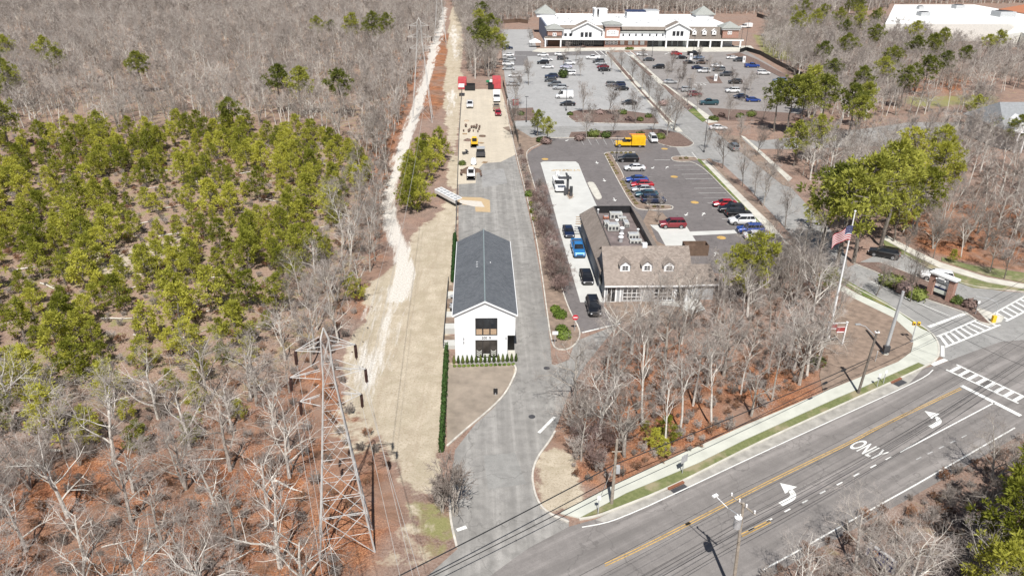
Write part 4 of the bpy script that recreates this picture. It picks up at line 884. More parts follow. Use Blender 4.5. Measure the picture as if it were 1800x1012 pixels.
# ---------------------------------------------------------------- shopping plaza
def plaza():
    Yf = P(1130, 84)[1]; F = lambda px, py, dy=0: PY(px, py, Yf+dy)
    t = thing('shopping_plaza', 'long two storey shopping plaza with white flat roof, gables, brick towers and a colonnade', 'building', (0, 0, 0))
    X = lambda px: F(px, 65)[0]; Zt = lambda py, px=1130, dy=0: F(px, py, dy)[2]
    xL, xR = X(964), X(1272); zc = Zt(70); zt = F(1130, 50)[2]; depth = P(1100, 27, zt)[1]-Yf
    ww = simple('white_siding', (.78, .79, .80), .7, var=.03); bl = simple('blue_grey_siding_wall', (.22, .25, .33), .8, var=.12)
    mb = MB(); mb.box(xL, Yf+3, 0, xR, Yf+depth, zt, ww); mb.box(xL-.3, Yf+8, 0, xL-.004, Yf+depth-2, zt-.4, bl)
    mb.build('main_block', None, t)
    m, nt, b = new_mat('white_roof_membrane'); v = wpos(nt); n = noise(nt, .12, 4, .6, v); n2 = noise(nt, 1.2, 3, .7, v)
    cc = mix(nt, ramp(nt, n, [(.35, 0), (.7, 1)]), (.72, .72, .71), (.82, .82, .815)); cc = mix(nt, ramp(nt, n2, [(.66, 0), (.75, .5)]), cc, (.4, .4, .4)); nt.links.new(cc, b.inputs['Base Color']); b.inputs['Roughness'].default_value = .7
    mb = MB(); mb.box(xL+.3, Yf+3.3, zt-.05, xR+6, Yf+depth-.3, zt+.12, m); mb.box(xL, Yf+depth-.3, zt, xR+6, Yf+depth, zt+.6, 'white'); mb.build('flat_roof', None, t)
    mb = MB(); mb.box(xR+.004, Yf+6, 0, xR+6.2, Yf+depth-4, zt-1.2, ww); mb.build('east_block', None, t)
    # facade bays: x range in the photo's survey, top of wall, material
    def bay(a, b, top, mat, name='facade'):
        mb = MB(); mb.box(X(a), Yf+2.2, zc, X(b), Yf+2.996, Zt(top), mat); return mb.build(name, None, t)
    bay(989, 1064, 52, ww); bay(1090, 1171.5, 57, ww); bay(1172, 1213, 58, ww)
    def roofstrip(a, b, e, r, mat, back=1.06):
        mb = MB(); x0, x1 = X(a), X(b); z0, z1 = Zt(e), Zt(e)+(Zt(r, 1130, back)-Zt(e))
        mb.add([(x0, Yf+1.9, z0), (x1, Yf+1.9, z0), (x1, Yf+1.9+back, z1), (x0, Yf+1.9+back, z1), (x0, Yf+1.9, z0-.3), (x1, Yf+1.9, z0-.3), (x1, Yf+1.9+back, z0-.3), (x0, Yf+1.9+back, z0-.3)],
               [(0,1,2,3),(7,6,5,4),(0,4,5,1),(1,5,6,2),(2,6,7,3),(3,7,4,0)], mat); return mb.build('roof', None, t)
    roofstrip(985, 1063, 51.5, 46, 'shingle_brown'); roofstrip(1090, 1171, 53, 48, 'shingle_brown')
    roofstrip(1090.5, 1170.5, 58, 54.5, 'shingle_grey', 1.0)
    roofstrip(1212, 1270, 67.5, 47.5, 'shingle_brown', 1.06)
    # big gables
    for a, b, apex, eave, wl_ in ((1007, 1057, 41, 53, 60), (1172, 1213, 41, 51, 60)):
        x0, x1 = X(a), X(b); xm = (x0+x1)/2; z0, z1 = Zt(eave), Zt(apex)
        mb = MB(); mb.add([(x0, Yf+1.2, zc), (x1, Yf+1.2, zc), (x1, Yf+1.2, z0), (xm, Yf+1.2, z1), (x0, Yf+1.2, z0), (x0, Yf+2.9, zc), (x1, Yf+2.9, zc), (x1, Yf+2.9, z0), (xm, Yf+2.9, z1), (x0, Yf+2.9, z0)],
                          [(0,1,2,3,4),(9,8,7,6,5),(0,5,6,1),(1,6,7,2),(4,9,5,0)], ww); g = mb.build('gable', None, t)
        mb = MB(); gable_prism(mb, x0-.8, x1+.8, Yf+.6, Yf+7.5, z0-.1, z1+.45, 'shingle_brown', 'y', .35); mb.build('gable_roof', None, g)
        mb = MB(); 
        for s, p0, p1 in ((1, x0-.8, xm), (-1, xm, x1+.8)):
            za, zb = (z0-.1, z1+.45) if s == 1 else (z1+.45, z0-.1); mb.add([(p0, Yf+.5, za+.05), (p1, Yf+.5, zb+.05), (p1, Yf+.5, zb-.55), (p0, Yf+.5, za-.55), (p0, Yf+.59, za+.05), (p1, Yf+.59, zb+.05), (p1, Yf+.59, zb-.55), (p0, Yf+.59, za-.55)], [(0,1,2,3)[::-1],(4,5,6,7),(0,1,5,4),(2,3,7,6)])
        mb.build('rake_board', 'white', g)
    # brick towers
    for a, b, top, base, apex, sgn in ((963, 988, 56, 64.5, 42.5, 0), (1064, 1090, 47.5, 69, 36.5, 1), (1271, 1299, 52.5, 67, 36.5, 0)):
        x0, x1 = X(a), X(b); mb = MB(); mb.box(x0, Yf+1.0, Zt(base), x1, Yf+8, Zt(top), 'brick'); tw = mb.build('brick_tower', None, t)
        mb = MB(); mb.box(x0-.5, Yf+.5, Zt(top)+.004, x1+.5, Yf+8.5, Zt(top)+.7); mb.build('cornice', 'white', tw)
        mb = MB(); zr = Zt(apex, 1130, 4.5); hip(mb, x0-.9, x1+.9, Yf+.1, Yf+8.9, Zt(top)+.95, zr, 'shingle_grey', .24); mb.build('hip_roof', None, tw)
        if sgn:
            mb = MB(); q0, q1 = X(1066.5), X(1087.5); mb.box(q0, Yf+.9, Zt(64.5), q1, Yf+.99, Zt(55), 'white'); mb.box(q0+1, Yf+.9, Zt(55), q1-1, Yf+.99, Zt(53.8), 'white'); sg = mb.build('sign_board', None, tw)
            lm = MB(); rs = random.Random(2)   # two lines of lettering too small to read in the photograph
            for row in (.62, .25):
                x = q0+.7
                while x < q1-.9:
                    lw = rs.uniform(.15, .45); lm.box(x, Yf+.86, Zt(64)+(Zt(55)-Zt(64))*row, x+lw, Yf+.895, Zt(64)+(Zt(55)-Zt(64))*row+rs.uniform(.35, .6)); x += lw+rs.uniform(.12, .3)
            lm.build('sign_lettering', 'grey', sg)
    for px, py, w_ in ((973.5, 61.5, 2), (976.8, 61.5, 2), (1282, 58.5, 2), (1286, 58.5, 2)):
        q = F(px, py); window(t, q[0]-.3, q[0]+.3, q[2]-.6, q[2]+.6, Yf+1.0, 1, 1, 'white', 'glass', .3, .1)
    for px, py, yy, ww_, hh in [(995, 62.7, 2.2, .55, .6), (1003.8, 62.7, 2.2, .55, .6), (1056.5, 62.7, 2.2, .55, .6)] + [(x, 63.3, 2.2, .3, .45) for x in (1097, 1108, 1119.5, 1130.5, 1144, 1156, 1167)]:
        q = F(px, py); window(t, q[0]-ww_, q[0]+ww_, q[2]-hh, q[2]+hh, Yf+yy, 1, 1, 'dark', 'glass', .12, .08)
    for px in (1023.7, 1031.3, 1038.2, 1185.8, 1192.8, 1199.8):
        q = F(px, 62 if px < 1100 else 60); window(t, q[0]-.6, q[0]+.6, q[2]-.95, q[2]+.95, Yf+1.2, 1, 1, 'dark', 'glass', .15, .08)
    for px in (1222.8, 1240.5, 1257.7):   # dormers on the east roof
        q = F(px, 57); x = q[0]; z = q[2]-.6; y = Yf+1.6; d = MB(); d.box(x-.95, y, z-.7, x+.95, y+3, z+.9, 'white'); do = d.build('dormer', None, t)
        rr = MB(); gable_prism(rr, x-1.25, x+1.25, y-.3, y+3.6, z+.88, z+1.9, 'white', 'y', .1); rr.add([(x-.95, y, z+.9), (x+.95, y, z+.9), (x, y, z+1.7)], [(0, 1, 2)], 'white'); rr.build('dormer_roof', None, do); window(do, x-.3, x+.3, z-.1, z+.5, y, 1, 1, 'white', 'glass', .1, .06)
    # ground floor behind the colonnade
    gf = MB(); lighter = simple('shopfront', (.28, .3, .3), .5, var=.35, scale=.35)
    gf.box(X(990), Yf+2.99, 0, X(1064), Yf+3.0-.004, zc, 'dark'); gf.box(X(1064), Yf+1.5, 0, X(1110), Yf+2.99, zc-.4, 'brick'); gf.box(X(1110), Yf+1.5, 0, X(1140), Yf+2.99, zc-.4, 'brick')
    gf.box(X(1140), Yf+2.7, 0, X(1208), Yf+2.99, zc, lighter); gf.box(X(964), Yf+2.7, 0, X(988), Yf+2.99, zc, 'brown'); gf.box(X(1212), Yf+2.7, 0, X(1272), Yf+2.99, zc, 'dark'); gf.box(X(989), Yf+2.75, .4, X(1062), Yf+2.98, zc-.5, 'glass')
    gf.build('ground_floor', None, t)
    for a in (993, 1000, 1008, 1019, 1030, 1041, 1146, 1156, 1171, 1180, 1190, 1200, 1217, 1235, 1250, 1263):
        x = X(a); window(t, x-1.0, x+1.0, .3, zc-.8, Yf+2.69, 2, 1, 'grey' if a < 1100 else 'dark', 'glass', .12, .06, 'shop_window')
    for a in (1069, 1077, 1084, 1095.5, 1109.5, 1120, 1131):
        x = X(a); window(t, x-.75, x+.75, 1.2, zc-.9, Yf+1.49, 1, 2, 'white', 'white' if a > 1090 else 'glass', .35, .1, 'shop_window')
    cn = MB(); cn.box(X(957), Yf-.3, zc-.3, X(1308), Yf+2.6, zc+.25, 'white'); cn.box(X(957)+.2, Yf-.2, zc+.254, X(988), Yf+2.19, zc+.9, 'shingle_brown'); cn.box(X(1212), Yf-.2, zc+.254, X(1308)-.2, Yf+1.88, zc+.6, 'shingle_brown')
    cn.build('canopy', None, t)
    for a in (959, 986, 1172, 1209.5, 1229, 1250, 1270, 1303):
        m_ = MB(); x = X(a); m_.box(x-.32, Yf-.2, 0, x+.32, Yf+.4, zc-.3); m_.build('column', 'white', t)
    # roof plant rooms and corner hips
    def plant(px0, px1, py0, py1, yb, nm='rooftop_unit', top='white'):
        a = PY(px0, py0, Yf+yb); b = PY(px1, py0, Yf+yb); h_ = PY(px0, py1, Yf+yb)[2]; m_ = MB(); m_.box(a[0], Yf+yb, zt+.1, b[0], Yf+yb+7, h_, 'white'); m_.box(a[0]-.2, Yf+yb-.2, h_+.004, b[0]+.2, Yf+yb+7.2, h_+.4, top)
        for i in range(3): m_.box(a[0]-.08, Yf+yb+1+i*1.8, zt+1, a[0]-.01, Yf+yb+2.2+i*1.8, h_-.6, 'grey')
        return m_.build(nm, None, t)
    bd = depth-14
    plant(1053, 1067, 30, 18, bd); plant(1102, 1134, 33, 21, bd-4, 'plant_room', 'navy'); plant(1135, 1158, 27, 20, bd+2, 'rooftop_unit', 'galv'); plant(1045, 1049, 29, 17, bd)
    for a in (957, 1230):
        q = P(a, 28, zt); m_ = MB(); m_.box(q[0]-4, Yf+depth-8, zt-.5, q[0]+5, Yf+depth+.5, zt+1.2, 'white'); hip(m_, q[0]-4.8, q[0]+5.8, Yf+depth-8.6, Yf+depth+1.2, zt+1.44, zt+5.2, 'shingle_grey', .24); m_.build('corner_pavilion', None, t)
    rs = random.Random(8)
    for _ in range(28):
        q = P(rs.uniform(975, 1260), rs.uniform(30, 46), zt); m_ = MB(); s_ = rs.uniform(.2, .5); m_.box(q[0]-s_, q[1]-s_, zt+.1, q[0]+s_, q[1]+s_, zt+.1+rs.uniform(.3, .8)); m_.build('roof_vent', 'grey', t)
    # shrubs, tables in front
    return Yf
PLY = plaza()
# ---------------------------------------------------------------- far store at the top right
def store():
    t = thing('flat_roofed_store', 'very large white flat roofed store among the trees at the top right', 'building', (0, 0, 0)); z = 8.0
    pts = [P(*p, z)[:2] for p in [(1556, 43), (1572, 10), (1713, 10), (1790, 24), (1900, 40), (2100, 70), (1990, 60), (1800, 44), (1770, 43)]]
    mb = MB(); mb.prism(pts, 0, z-.02, simple('store_wall', (.62, .6, .56), .8)); mb.build('wall', None, t)
    mb = MB(); mb.prism([(p[0], p[1]) for p in pts], z, z+.5, simple('store_roof_membrane', (.8, .8, .78), .7, var=.04, scale=.05)); mb.build('roof', None, t)
    pts = [P(*p, 6.5)[:2] for p in [(1762, 62), (1790, 44.5), (2000, 61), (1990, 90), (1820, 66), (1795, 57)]]
    mb = MB(); mb.prism(pts, 0, 6.5, simple('cream_block', (.74, .73, .68), .7, var=.05)); mb.build('annex', None, t)
    for px, py, s_ in ((1617, 18, 1.5), (1683, 17, 2.6), (1622, 30, 2.5), (1762, 31, 4.2)):
        q = P(px, py, z); m_ = MB(); m_.box(q[0]-s_, q[1]-s_, z+.5, q[0]+s_, q[1]+s_, z+1.5+s_*.4, 'galv'); m_.box(q[0]-s_*.7, q[1]-s_*.7, z+1.5+s_*.4, q[0]+s_*.7, q[1]+s_*.7, z+1.8+s_*.4, 'dark'); m_.build('rooftop_unit', None, t)
    a = P(1788, 24, z); mb = MB(); hip(mb, a[0]-2, a[0]+26, a[1]-10, a[1]+14, z+1, z+6, simple('terracotta_roof', (.42, .17, .09), .8), .4); mb.build('tiled_roof', None, t)
    for a, b, py, h_ in ((1640, 1720, 47, 2.5),):
        p, q = P(a, py, 5), P(b, py-2, 5); mb = MB(); mb.box(p[0], p[1]-6, 0, q[0], p[1], 5, simple('entrance_brick', (.45, .28, .22), .8)); gable_prism(mb, p[0]-1, q[0]+1, p[1]-7, p[1]+1, 5.3, 7.8, 'shingle_brown', 'x', .3); mb.build('entrance_wing', None, t)
store()
# grey roofed building at the right edge
def right_house():
    q = P(1757, 262); t = thing('grey_roofed_building', 'grey shingle roofed building with a small white gabled porch at the right edge', 'building', (q[0], q[1], 0))
    mb = MB(); mb.box(0, 0, 0, 26, 16, 5, simple('pale_clapboard', (.6, .6, .58), .8)); mb.build('wall', None, t)
    mb = MB(); mb.add([(-.8, -.8, 5.1), (27, -.8, 5.1), (27, 8, 10), (-.8+3, 8, 10), (-.8, 17, 5.1), (27, 17, 5.1), (-.8, -.8, 4.9), (27, -.8, 4.9), (-.8, 17, 4.9), (27, 17, 4.9)], [(0,1,2,3),(3,2,5,4),(0,3,4),(0,6,7,1),(4,8,6,0),(1,7,9,5,2),(6,8,9,7)], simple('grey_roof_shingles', (.24, .25, .26), .9, var=.15, scale=2)); mb.build('roof', None, t)
    mb = MB(); gable_prism(mb, .6, 6.4, -4, 3, 5.1, 8.2, 'white', 'y', .3); mb.add([(1, -3.8, 4.9), (6, -3.8, 4.9), (3.5, -3.8, 7.7)], [(0,1,2)], 'white'); mb.build('porch_roof', None, t)
    for x in (1.2, 2.9, 4.2, 5.8): m_ = MB(); m_.box(x-.2, -3.8, 0, x+.2, -3.4, 4.9); m_.build('column', 'white', t)
    for x in (9, 13, 17): window(t, x-.6, x+.6, 1.5, 3.6, 0, 2, 2, 'white', 'glass', .1, .06)
right_house()
# dark fences by the plaza
def fence_line(pts, h_, mat, label, name='fence', post=None, sp=3.0, th=.06, z=0):
    t = thing(name, label, 'fence', (0, 0, 0)); w_ = [Vector(P(*p)) for p in pts]; mb = MB()
    for a, b in zip(w_, w_[1:]):
        d = (b-a); mid = (a+b)/2; mb.obox((mid.x, mid.y, h_/2+.06), d.length+.02, th, h_, math.atan2(d.y, d.x), mat)
    mb.build('fence_panel', None, t); mb = MB()
    for a, b in zip(w_, w_[1:]):
        n = max(1, int((b-a).length/sp))
        for i in range(n+1): c = a.lerp(b, i/n); mb.cyl((c.x, c.y, 0), .05, h_+.15, 6)
    p = mb.build('fence_posts', post or mat, t); return t
fence_line([(1300, 93), (1312, 90), (1336, 97), (1366, 114), (1400, 131), (1440, 155)], 1.7, 'black', 'black mesh fence curving round the east edge of the plaza parking', sp=4)
fence_line([(880, 42), (912, 40), (928, 42)], 2.0, 'brown', 'brown fence at the back of the plaza drive left of the plaza', sp=4)
fence_line([(1330, 30), (1352, 37), (1368, 50)], 2.2, 'black', 'black mesh fence behind the east end of the plaza', sp=4)
fence_line([(884, 150), (897, 200), (911, 254)], 1.9, 'black', 'black screen fence between the yard and the plaza parking', sp=3)
mb_net = simple('chain_link_grey', (.3, .3, .29), .6, metal=.2)
def chain(pts, h_, label):
    t = thing('chain_link_fence', label, 'fence', (0, 0, 0)); w_ = [Vector(P(*p)) for p in pts]; mb = MB(); wr = MB()
    for a, b in zip(w_, w_[1:]):
        n = max(1, int((b-a).length/3))
        for i in range(n+1): c = a.lerp(b, i/n); mb.cyl((c.x, c.y, 0), .035, h_, 6)
        for z in (.1, h_*.5, h_-.05): wr.tube([a+Vector((0, 0, z)), b+Vector((0, 0, z))], .022, 4)
        k = int((b-a).length/.45)
        for i in range(k):
            c = a.lerp(b, i/k); e = a.lerp(b, (i+1)/k); wr.tube([c+Vector((0, 0, .1)), e+Vector((0, 0, h_-.05))], .008, 3, caps=False); wr.tube([e+Vector((0, 0, .1)), c+Vector((0, 0, h_-.05))], .008, 3, caps=False)
    mb.build('fence_posts', mb_net, t); wr.build('wire_mesh', mb_net, t)
chain([(812, 160), (807, 240), (804, 330), (801, 420)], 1.9, 'chain link fence along the west side of the yard and driveway')
# red containers etc. handled with the yard

# ================================================================== VEHICLES
PAINT = {}
def paint(col, name, metal=.15):
    if name not in PAINT:
        m = simple('car_paint_'+name, col, .28, metal=metal, var=.03, scale=.5, coat=.7); PAINT[name] = m
    return PAINT[name]
COL = dict(white=(.78, .78, .78), silver=(.42, .43, .44), grey=(.16, .165, .17), darkgrey=(.06, .062, .066), black=(.012, .012, .014), navy=(.012, .022, .06), blue=(.02, .06, .27),
           red=(.42, .012, .02), darkred=(.2, .012, .02), brown=(.09, .06, .045), tan=(.36, .29, .22), teal=(.03, .08, .1), brightblue=(.03, .2, .5), lilac=(.5, .5, .6), yellow=(.85, .5, .02), burgundy=(.16, .01, .02))
def wheel_proto(r, wd):
    mb = MB(); mb.tube([(-wd/2, 0, 0), (wd/2, 0, 0)], r, 16); me = mb.mesh('tyre', 'rubber')
    mr = MB(); mr.tube([(-wd/2-.01, 0, 0), (wd/2+.01, 0, 0)], r*.62, 12, 'alloy'); mr.tube([(-wd/2-.016, 0, 0), (wd/2+.016, 0, 0)], r*.15, 6, 'dark')
    return me, mr.mesh('rim')
def car_meshes(kind):
    """all meshes of one body style, front towards -X"""
    S = dict(sedan=(4.75, .92, 1.45), suv=(4.75, .96, 1.72), pickup=(5.7, 1.0, 1.88), van=(5.6, 1.0, 2.5), hatch=(4.3, .9, 1.5), minivan=(4.5, .93, 1.85))[kind]
    L, W, H = S; h = L/2
    if kind == 'sedan': st = [(-h, .62, .45, .62), (-h+.12, .82, .3, .74), (-h+.9, .92, .22, .86), (-1.2, .95, .2, .95), (0, .96, .2, .96), (1.5, .95, .2, .98), (h-.25, .92, .25, .98), (h, .74, .42, .8)]; G = (-1.25, 1.75, -.45, 1.05)
    elif kind == 'hatch': st = [(-h, .62, .45, .66), (-h+.12, .82, .3, .8), (-h+.8, .92, .22, .92), (-1.1, .95, .2, 1.0), (0, .96, .2, 1.0), (1.5, .95, .2, 1.02), (h-.15, .92, .25, 1.02), (h, .8, .42, .8)]; G = (-1.15, 2.05, -.4, 1.5)
    elif kind == 'suv': st = [(-h, .7, .45, .8), (-h+.1, .88, .32, .96), (-h+.9, .94, .26, 1.04), (-1.25, .96, .25, 1.1), (0, .97, .25, 1.12), (1.6, .96, .25, 1.13), (h-.12, .93, .28, 1.13), (h, .85, .45, .9)]; G = (-1.2, 2.26, -.45, 1.95)
    elif kind == 'minivan': st = [(-h, .7, .45, .8), (-h+.1, .86, .32, .95), (-h+.6, .94, .26, 1.08), (-1.4, .96, .25, 1.12), (0, .97, .25, 1.14), (1.6, .96, .25, 1.15), (h-.1, .93, .28, 1.15), (h, .88, .45, .95)]; G = (-1.55, 2.2, -.8, 2.05)
    elif kind == 'pickup': st = [(-h, .75, .5, .95), (-h+.1, .92, .38, 1.08), (-h+1.2, .96, .32, 1.15), (-1.1, .97, .32, 1.18), (.0, .98, .32, 1.18), (1.0, .98, .32, 1.18), (h-.1, .96, .35, 1.18), (h, .95, .5, 1.15)]; G = (-1.35, .75, -.65, .62)
    else: st = [(-h, .75, .42, .85), (-h+.1, .9, .3, 1.05), (-h+.75, .97, .26, 1.2), (-1.6, .99, .25, 1.35), (0, 1.0, .25, 1.4), (1.6, 1.0, .25, 1.4), (h-.08, .98, .28, 1.4), (h, .95, .4, 1.3)]; G = (-1.95, 2.7, -1.15, 2.68)
    sc = W/.96; mb = MB(); n = 8; vs = []
    for x, wd, zb, zt in st:
        wd *= sc; zm = zb+(zt-zb)*.45
        vs += [(x, -wd*.88, zb), (x, -wd, zm), (x, -wd*.98, zt-.12), (x, -wd*.86, zt), (x, wd*.86, zt), (x, wd*.98, zt-.12), (x, wd, zm), (x, wd*.88, zb)]
    fs = []
    for i in range(len(st)-1):
        for k in range(n): k2 = (k+1) % n; fs.append((i*n+k, (i+1)*n+k, (i+1)*n+k2, i*n+k2))
    fs.append(tuple(range(n))); fs.append(tuple(reversed(range((len(st)-1)*n, len(st)*n))))
    mb.add(vs, fs, 'white')
    bz = st[3][3]-.02; x0, x1, t0, t1 = G; wb, wt = W*.84, W*.68 if kind not in ('van',) else W*.86; zt = H-.07
    # roof and pillars are painted
    mb.add([(t0-.04, -wt, zt-.02), (t1+.04, -wt, zt-.02), (t1+.04, wt, zt-.02), (t0-.04, wt, zt-.02), (t0+.12, -wt*.86, zt+.06), (t1-.12, -wt*.86, zt+.06), (t1-.12, wt*.86, zt+.06), (t0+.12, wt*.86, zt+.06)],
           [(0,3,2,1),(4,5,6,7),(0,1,5,4),(1,2,6,5),(2,3,7,6),(3,0,4,7)], 'white')
    pil = [(x0, t0), (x1, t1)] + ([((x0+x1)/2, (t0+t1)/2)]) + ([((x1*.72+x0*.28), (t1*.72+t0*.28))] if kind in ('suv', 'minivan', 'hatch') else [])
    for s in (-1, 1):
        for a, b in pil: mb.tube([(a, s*wb, bz), (b, s*wt, zt-.02)], .035, 4, 'white', False)
    if kind == 'van':
        mb.add([(-.6, -W*.985, 1.2), (h-.1, -W*.985, 1.2), (h-.1, -W*.88, H-.05), (-.6, -W*.88, H-.05), (-.6, W*.985, 1.2), (h-.1, W*.985, 1.2), (h-.1, W*.88, H-.05), (-.6, W*.88, H-.05)], [(0,1,2,3),(7,6,5,4),(0,3,7,4),(1,5,6,2),(3,2,6,7)], 'white')
    if kind == 'pickup':
        mb.box(1.02, -W*.8, 1.19, h-.12, W*.8, 1.2, 'dark')
        for s in (-1, 1): mb.box(.98, s*W*.86-.05, 1.17, h-.03, s*W*.86+.05, 1.42, 'white')
        mb.box(h-.1, -W*.85, 1.17, h-.02, W*.85, 1.42, 'white'); mb.box(.95, -W*.85, 1.17, 1.03, W*.85, 1.42, 'white')
    # arches, sills, bumpers
    for ax in (-h+.92, h-.98):
        for s in (-1, 1): mb.tube([(ax, s*(W*.9), .36), (ax, s*(W+.012), .36)], .41 if kind not in ('sedan', 'hatch') else .37, 14, 'black')
    mb.box(-h+.3, -W*.9, .16, h-.3, W*.9, .3, 'black')
    for s in (-1, 1): mb.obox((x0+.25, s*(W+.1), bz+.08), .14, .16, .14, 0, 'black')
    mb.box(-h-.02, -.55, .5, -h+.05, .55, .66, 'black'); mb.box(h-.04, -.26, .62, h+.012, .26, .74, 'dark')
    body = mb.mesh('body')
    g = MB(); g.add([(x0, -wb, bz), (x1, -wb, bz), (x1, wb, bz), (x0, wb, bz), (t0, -wt, zt), (t1, -wt, zt), (t1, wt, zt), (t0, wt, zt)], [(4,5,6,7),(0,1,5,4),(1,2,6,5),(2,3,7,6),(3,0,4,7)], 'carglass'); glass_ = g.mesh('windows')
    zl = (st[0][2]+st[0][3])/2+.08
    hl = []; 
    for s in (-1, 1):
        q = MB(); q.obox((-h+.06, s*W*.62, zl), .16, .3, .14, s*.25, 'lampglass'); hl.append(('headlight', q.mesh('headlight')))
        q = MB(); q.obox((h-.03, s*W*.72, zl+.15), .1, .22, .26 if kind != 'sedan' else .14, 0, 'redlens'); hl.append(('tail_light', q.mesh('tail_light')))
    r = .34 if kind in ('sedan', 'hatch') else .37; ty, rim = wheel_proto(r, .24)
    wh = [((ax, s*(W-.1), r)) for ax in (-h+.92, h-.98) for s in (-1, 1)]
    return body, glass_, hl, ty, rim, wh
CM = {}
CARNAME = dict(sedan='sedan', suv='sport_utility_vehicle', pickup='pickup_truck', van='panel_van', hatch='hatchback', minivan='minivan')
def car(kind, col, px, py, head, label, group=None, lights=True, scale=1.0, mat_=None):
    """head: heading in degrees; 0 points the nose to -X (left), 90 to +Y... measured clockwise from left"""
    if kind not in CM: CM[kind] = car_meshes(kind)
    body, glass_, hl, ty, rim, wh = CM[kind]; q = P(px, py)
    t = thing(CARNAME[kind], label, {'suv': 'car', 'sedan': 'car', 'hatch': 'car', 'minivan': 'van'}.get(kind, kind if kind != 'pickup' else 'pickup truck'), (q[0], q[1], .05), math.radians(-head), group)
    t.scale = (scale,)*3
    def part(nm, me, par, loc=(0, 0, 0), rot=(0, 0, 0)):
        o = bpy.data.objects.new(nm, me); C.objects.link(o); o.parent = par; o.location = loc; o.rotation_euler = rot; return o
    b = part('body', body, t); pm = paint(*mat_) if mat_ else paint(COL[col], col)
    b.material_slots[0].link = 'OBJECT'; b.material_slots[0].material = pm
    part('windows', glass_, t)
    if lights:
        for nm, me in hl: part(nm, me, t)
    for w_ in wh:
        o = part('wheel', ty, t, w_, (0, 0, math.pi/2)); part('rim', rim, o)
    return t
GP = 'cars parked in front of the shopping plaza'; GB = 'cars parked in the bank lot'; GQ = 'cars queuing in the drive through lane'
W = car
# --- left plaza lot
W('suv', 'navy', 892, 87, 180, 'dark blue car nearest the trees at the top left of the plaza parking', GP)
W('sedan', 'white', 894, 99.5, 0, 'white car, topmost of the white cars along the left edge of the plaza parking', GP)
W('sedan', 'silver', 896.5, 106.5, 0, 'silver car between two white cars along the left edge of the plaza parking', GP)
W('suv', 'white', 893, 115.5, 180, 'white sport utility car, third down the left edge of the plaza parking', GP)
W('sedan', 'silver', 894, 123.5, 0, 'silver car half behind branches, fourth down the left edge of the plaza parking', GP)
W('sedan', 'white', 905, 136, 0, 'white car alone in the gap on the left edge of the plaza parking', GP)
W('sedan', 'silver', 902, 151, 180, 'silver sedan on the left edge of the parking nearest the red containers', GP)
W('sedan', 'white', 954.5, 99.5, 0, 'white car at the top left end of the second parking row', GP)
W('sedan', 'white', 961, 107.5, 180, 'white car second from the top in the second parking row', GP)
W('suv', 'black', 954.5, 113, 0, 'black and white trimmed sport utility car in the second parking row', GP)
W('sedan', 'white', 962.7, 120.5, 0, 'white sedan facing left above the round evergreen shrub', GP)
W('sedan', 'white', 984, 98, 180, 'white car at the top right end of the second parking row', GP)
W('suv', 'darkgrey', 989, 105.5, 180, 'dark grey car behind the white car at the top of the second row', GP)
W('suv', 'white', 1000.5, 114, 180, 'white sport utility car halfway down the right side of the second row', GP)
W('sedan', 'lilac', 995, 120, 0, 'pale lilac car halfway down the second row', GP)
W('sedan', 'white', 1001, 127, 180, 'white car just right of the round evergreen shrub', GP)
W('suv', 'white', 1000.5, 132.5, 0, 'white car lowest of the white cars right of the evergreen shrub', GP)
W('suv', 'navy', 969, 137.5, 0, 'dark navy car left of the round evergreen shrub', GP)
W('hatch', 'darkgrey', 967.5, 144, 0, 'dark grey small car just below left of the evergreen shrub', GP)
W('suv', 'grey', 975, 152, 0, 'grey sport utility car above a silver one in the second row', GP)
W('suv', 'silver', 984, 157.5, 0, 'silver sport utility car above the white panel van', GP)
W('van', 'white', 992, 173, 0, 'white high roofed panel van in the plaza parking', GP)
W('sedan', 'black', 997.5, 186, 0, 'black sedan just below the white panel van', GP)
W('pickup', 'white', 1042, 104.5, 0, 'white pickup truck at the top of the third parking row', GP)
W('suv', 'darkgrey', 1052, 111, 0, 'dark grey car second in the third parking row', GP)
W('sedan', 'silver', 1057, 114.5, 0, 'silver car in the middle of the third parking row', GP)
W('sedan', 'darkred', 1059.5, 120, 0, 'dark red car in the third parking row', GP)
W('sedan', 'black', 1062, 125.5, 180, 'black car at the bottom of the third parking row', GP)
W('suv', 'grey', 1077, 152, 180, 'grey car left of the navy one beside the boulevard strip', GP)
W('suv', 'navy', 1087, 152.5, 0, 'navy blue sport utility car beside the boulevard strip', GP)
W('sedan', 'black', 1092.5, 159, 0, 'black sedan just below the navy sport utility car', GP)
W('sedan', 'black', 1105.5, 184, 0, 'black sedan alone above the planted island', GP)
# --- right plaza lot
W('sedan', 'white', 1128, 98.5, 180, 'white car at the top left of the east plaza lot', GP)
W('sedan', 'darkgrey', 1140, 107.5, 0, 'dark grey car under bare trees at the top left of the east plaza lot', GP)
W('suv', 'black', 1157.5, 121, 0, 'black sport utility car alone left in the east plaza lot', GP)
W('suv', 'red', 1188.5, 97.5, 180, 'bright red car nearest the plaza', GP)
W('sedan', 'black', 1197.5, 104, 0, 'black sedan beside the bright red car', GP)
W('pickup', 'black', 1219.5, 97, 180, 'black pickup truck nearest the plaza', GP)
W('sedan', 'blue', 1228, 104, 0, 'steel blue car below the black pickup truck', GP, mat_=((.15, .2, .28), 'steelblue'))
W('sedan', 'black', 1211, 112.5, 180, 'black sedan second row down in the east plaza lot', GP)
W('suv', 'brown', 1233.5, 113, 0, 'dark brown car behind bare trees in the middle of the east lot', GP)
W('sedan', 'navy', 1226, 122, 180, 'navy sedan above the white sport utility car in the east lot', GP)
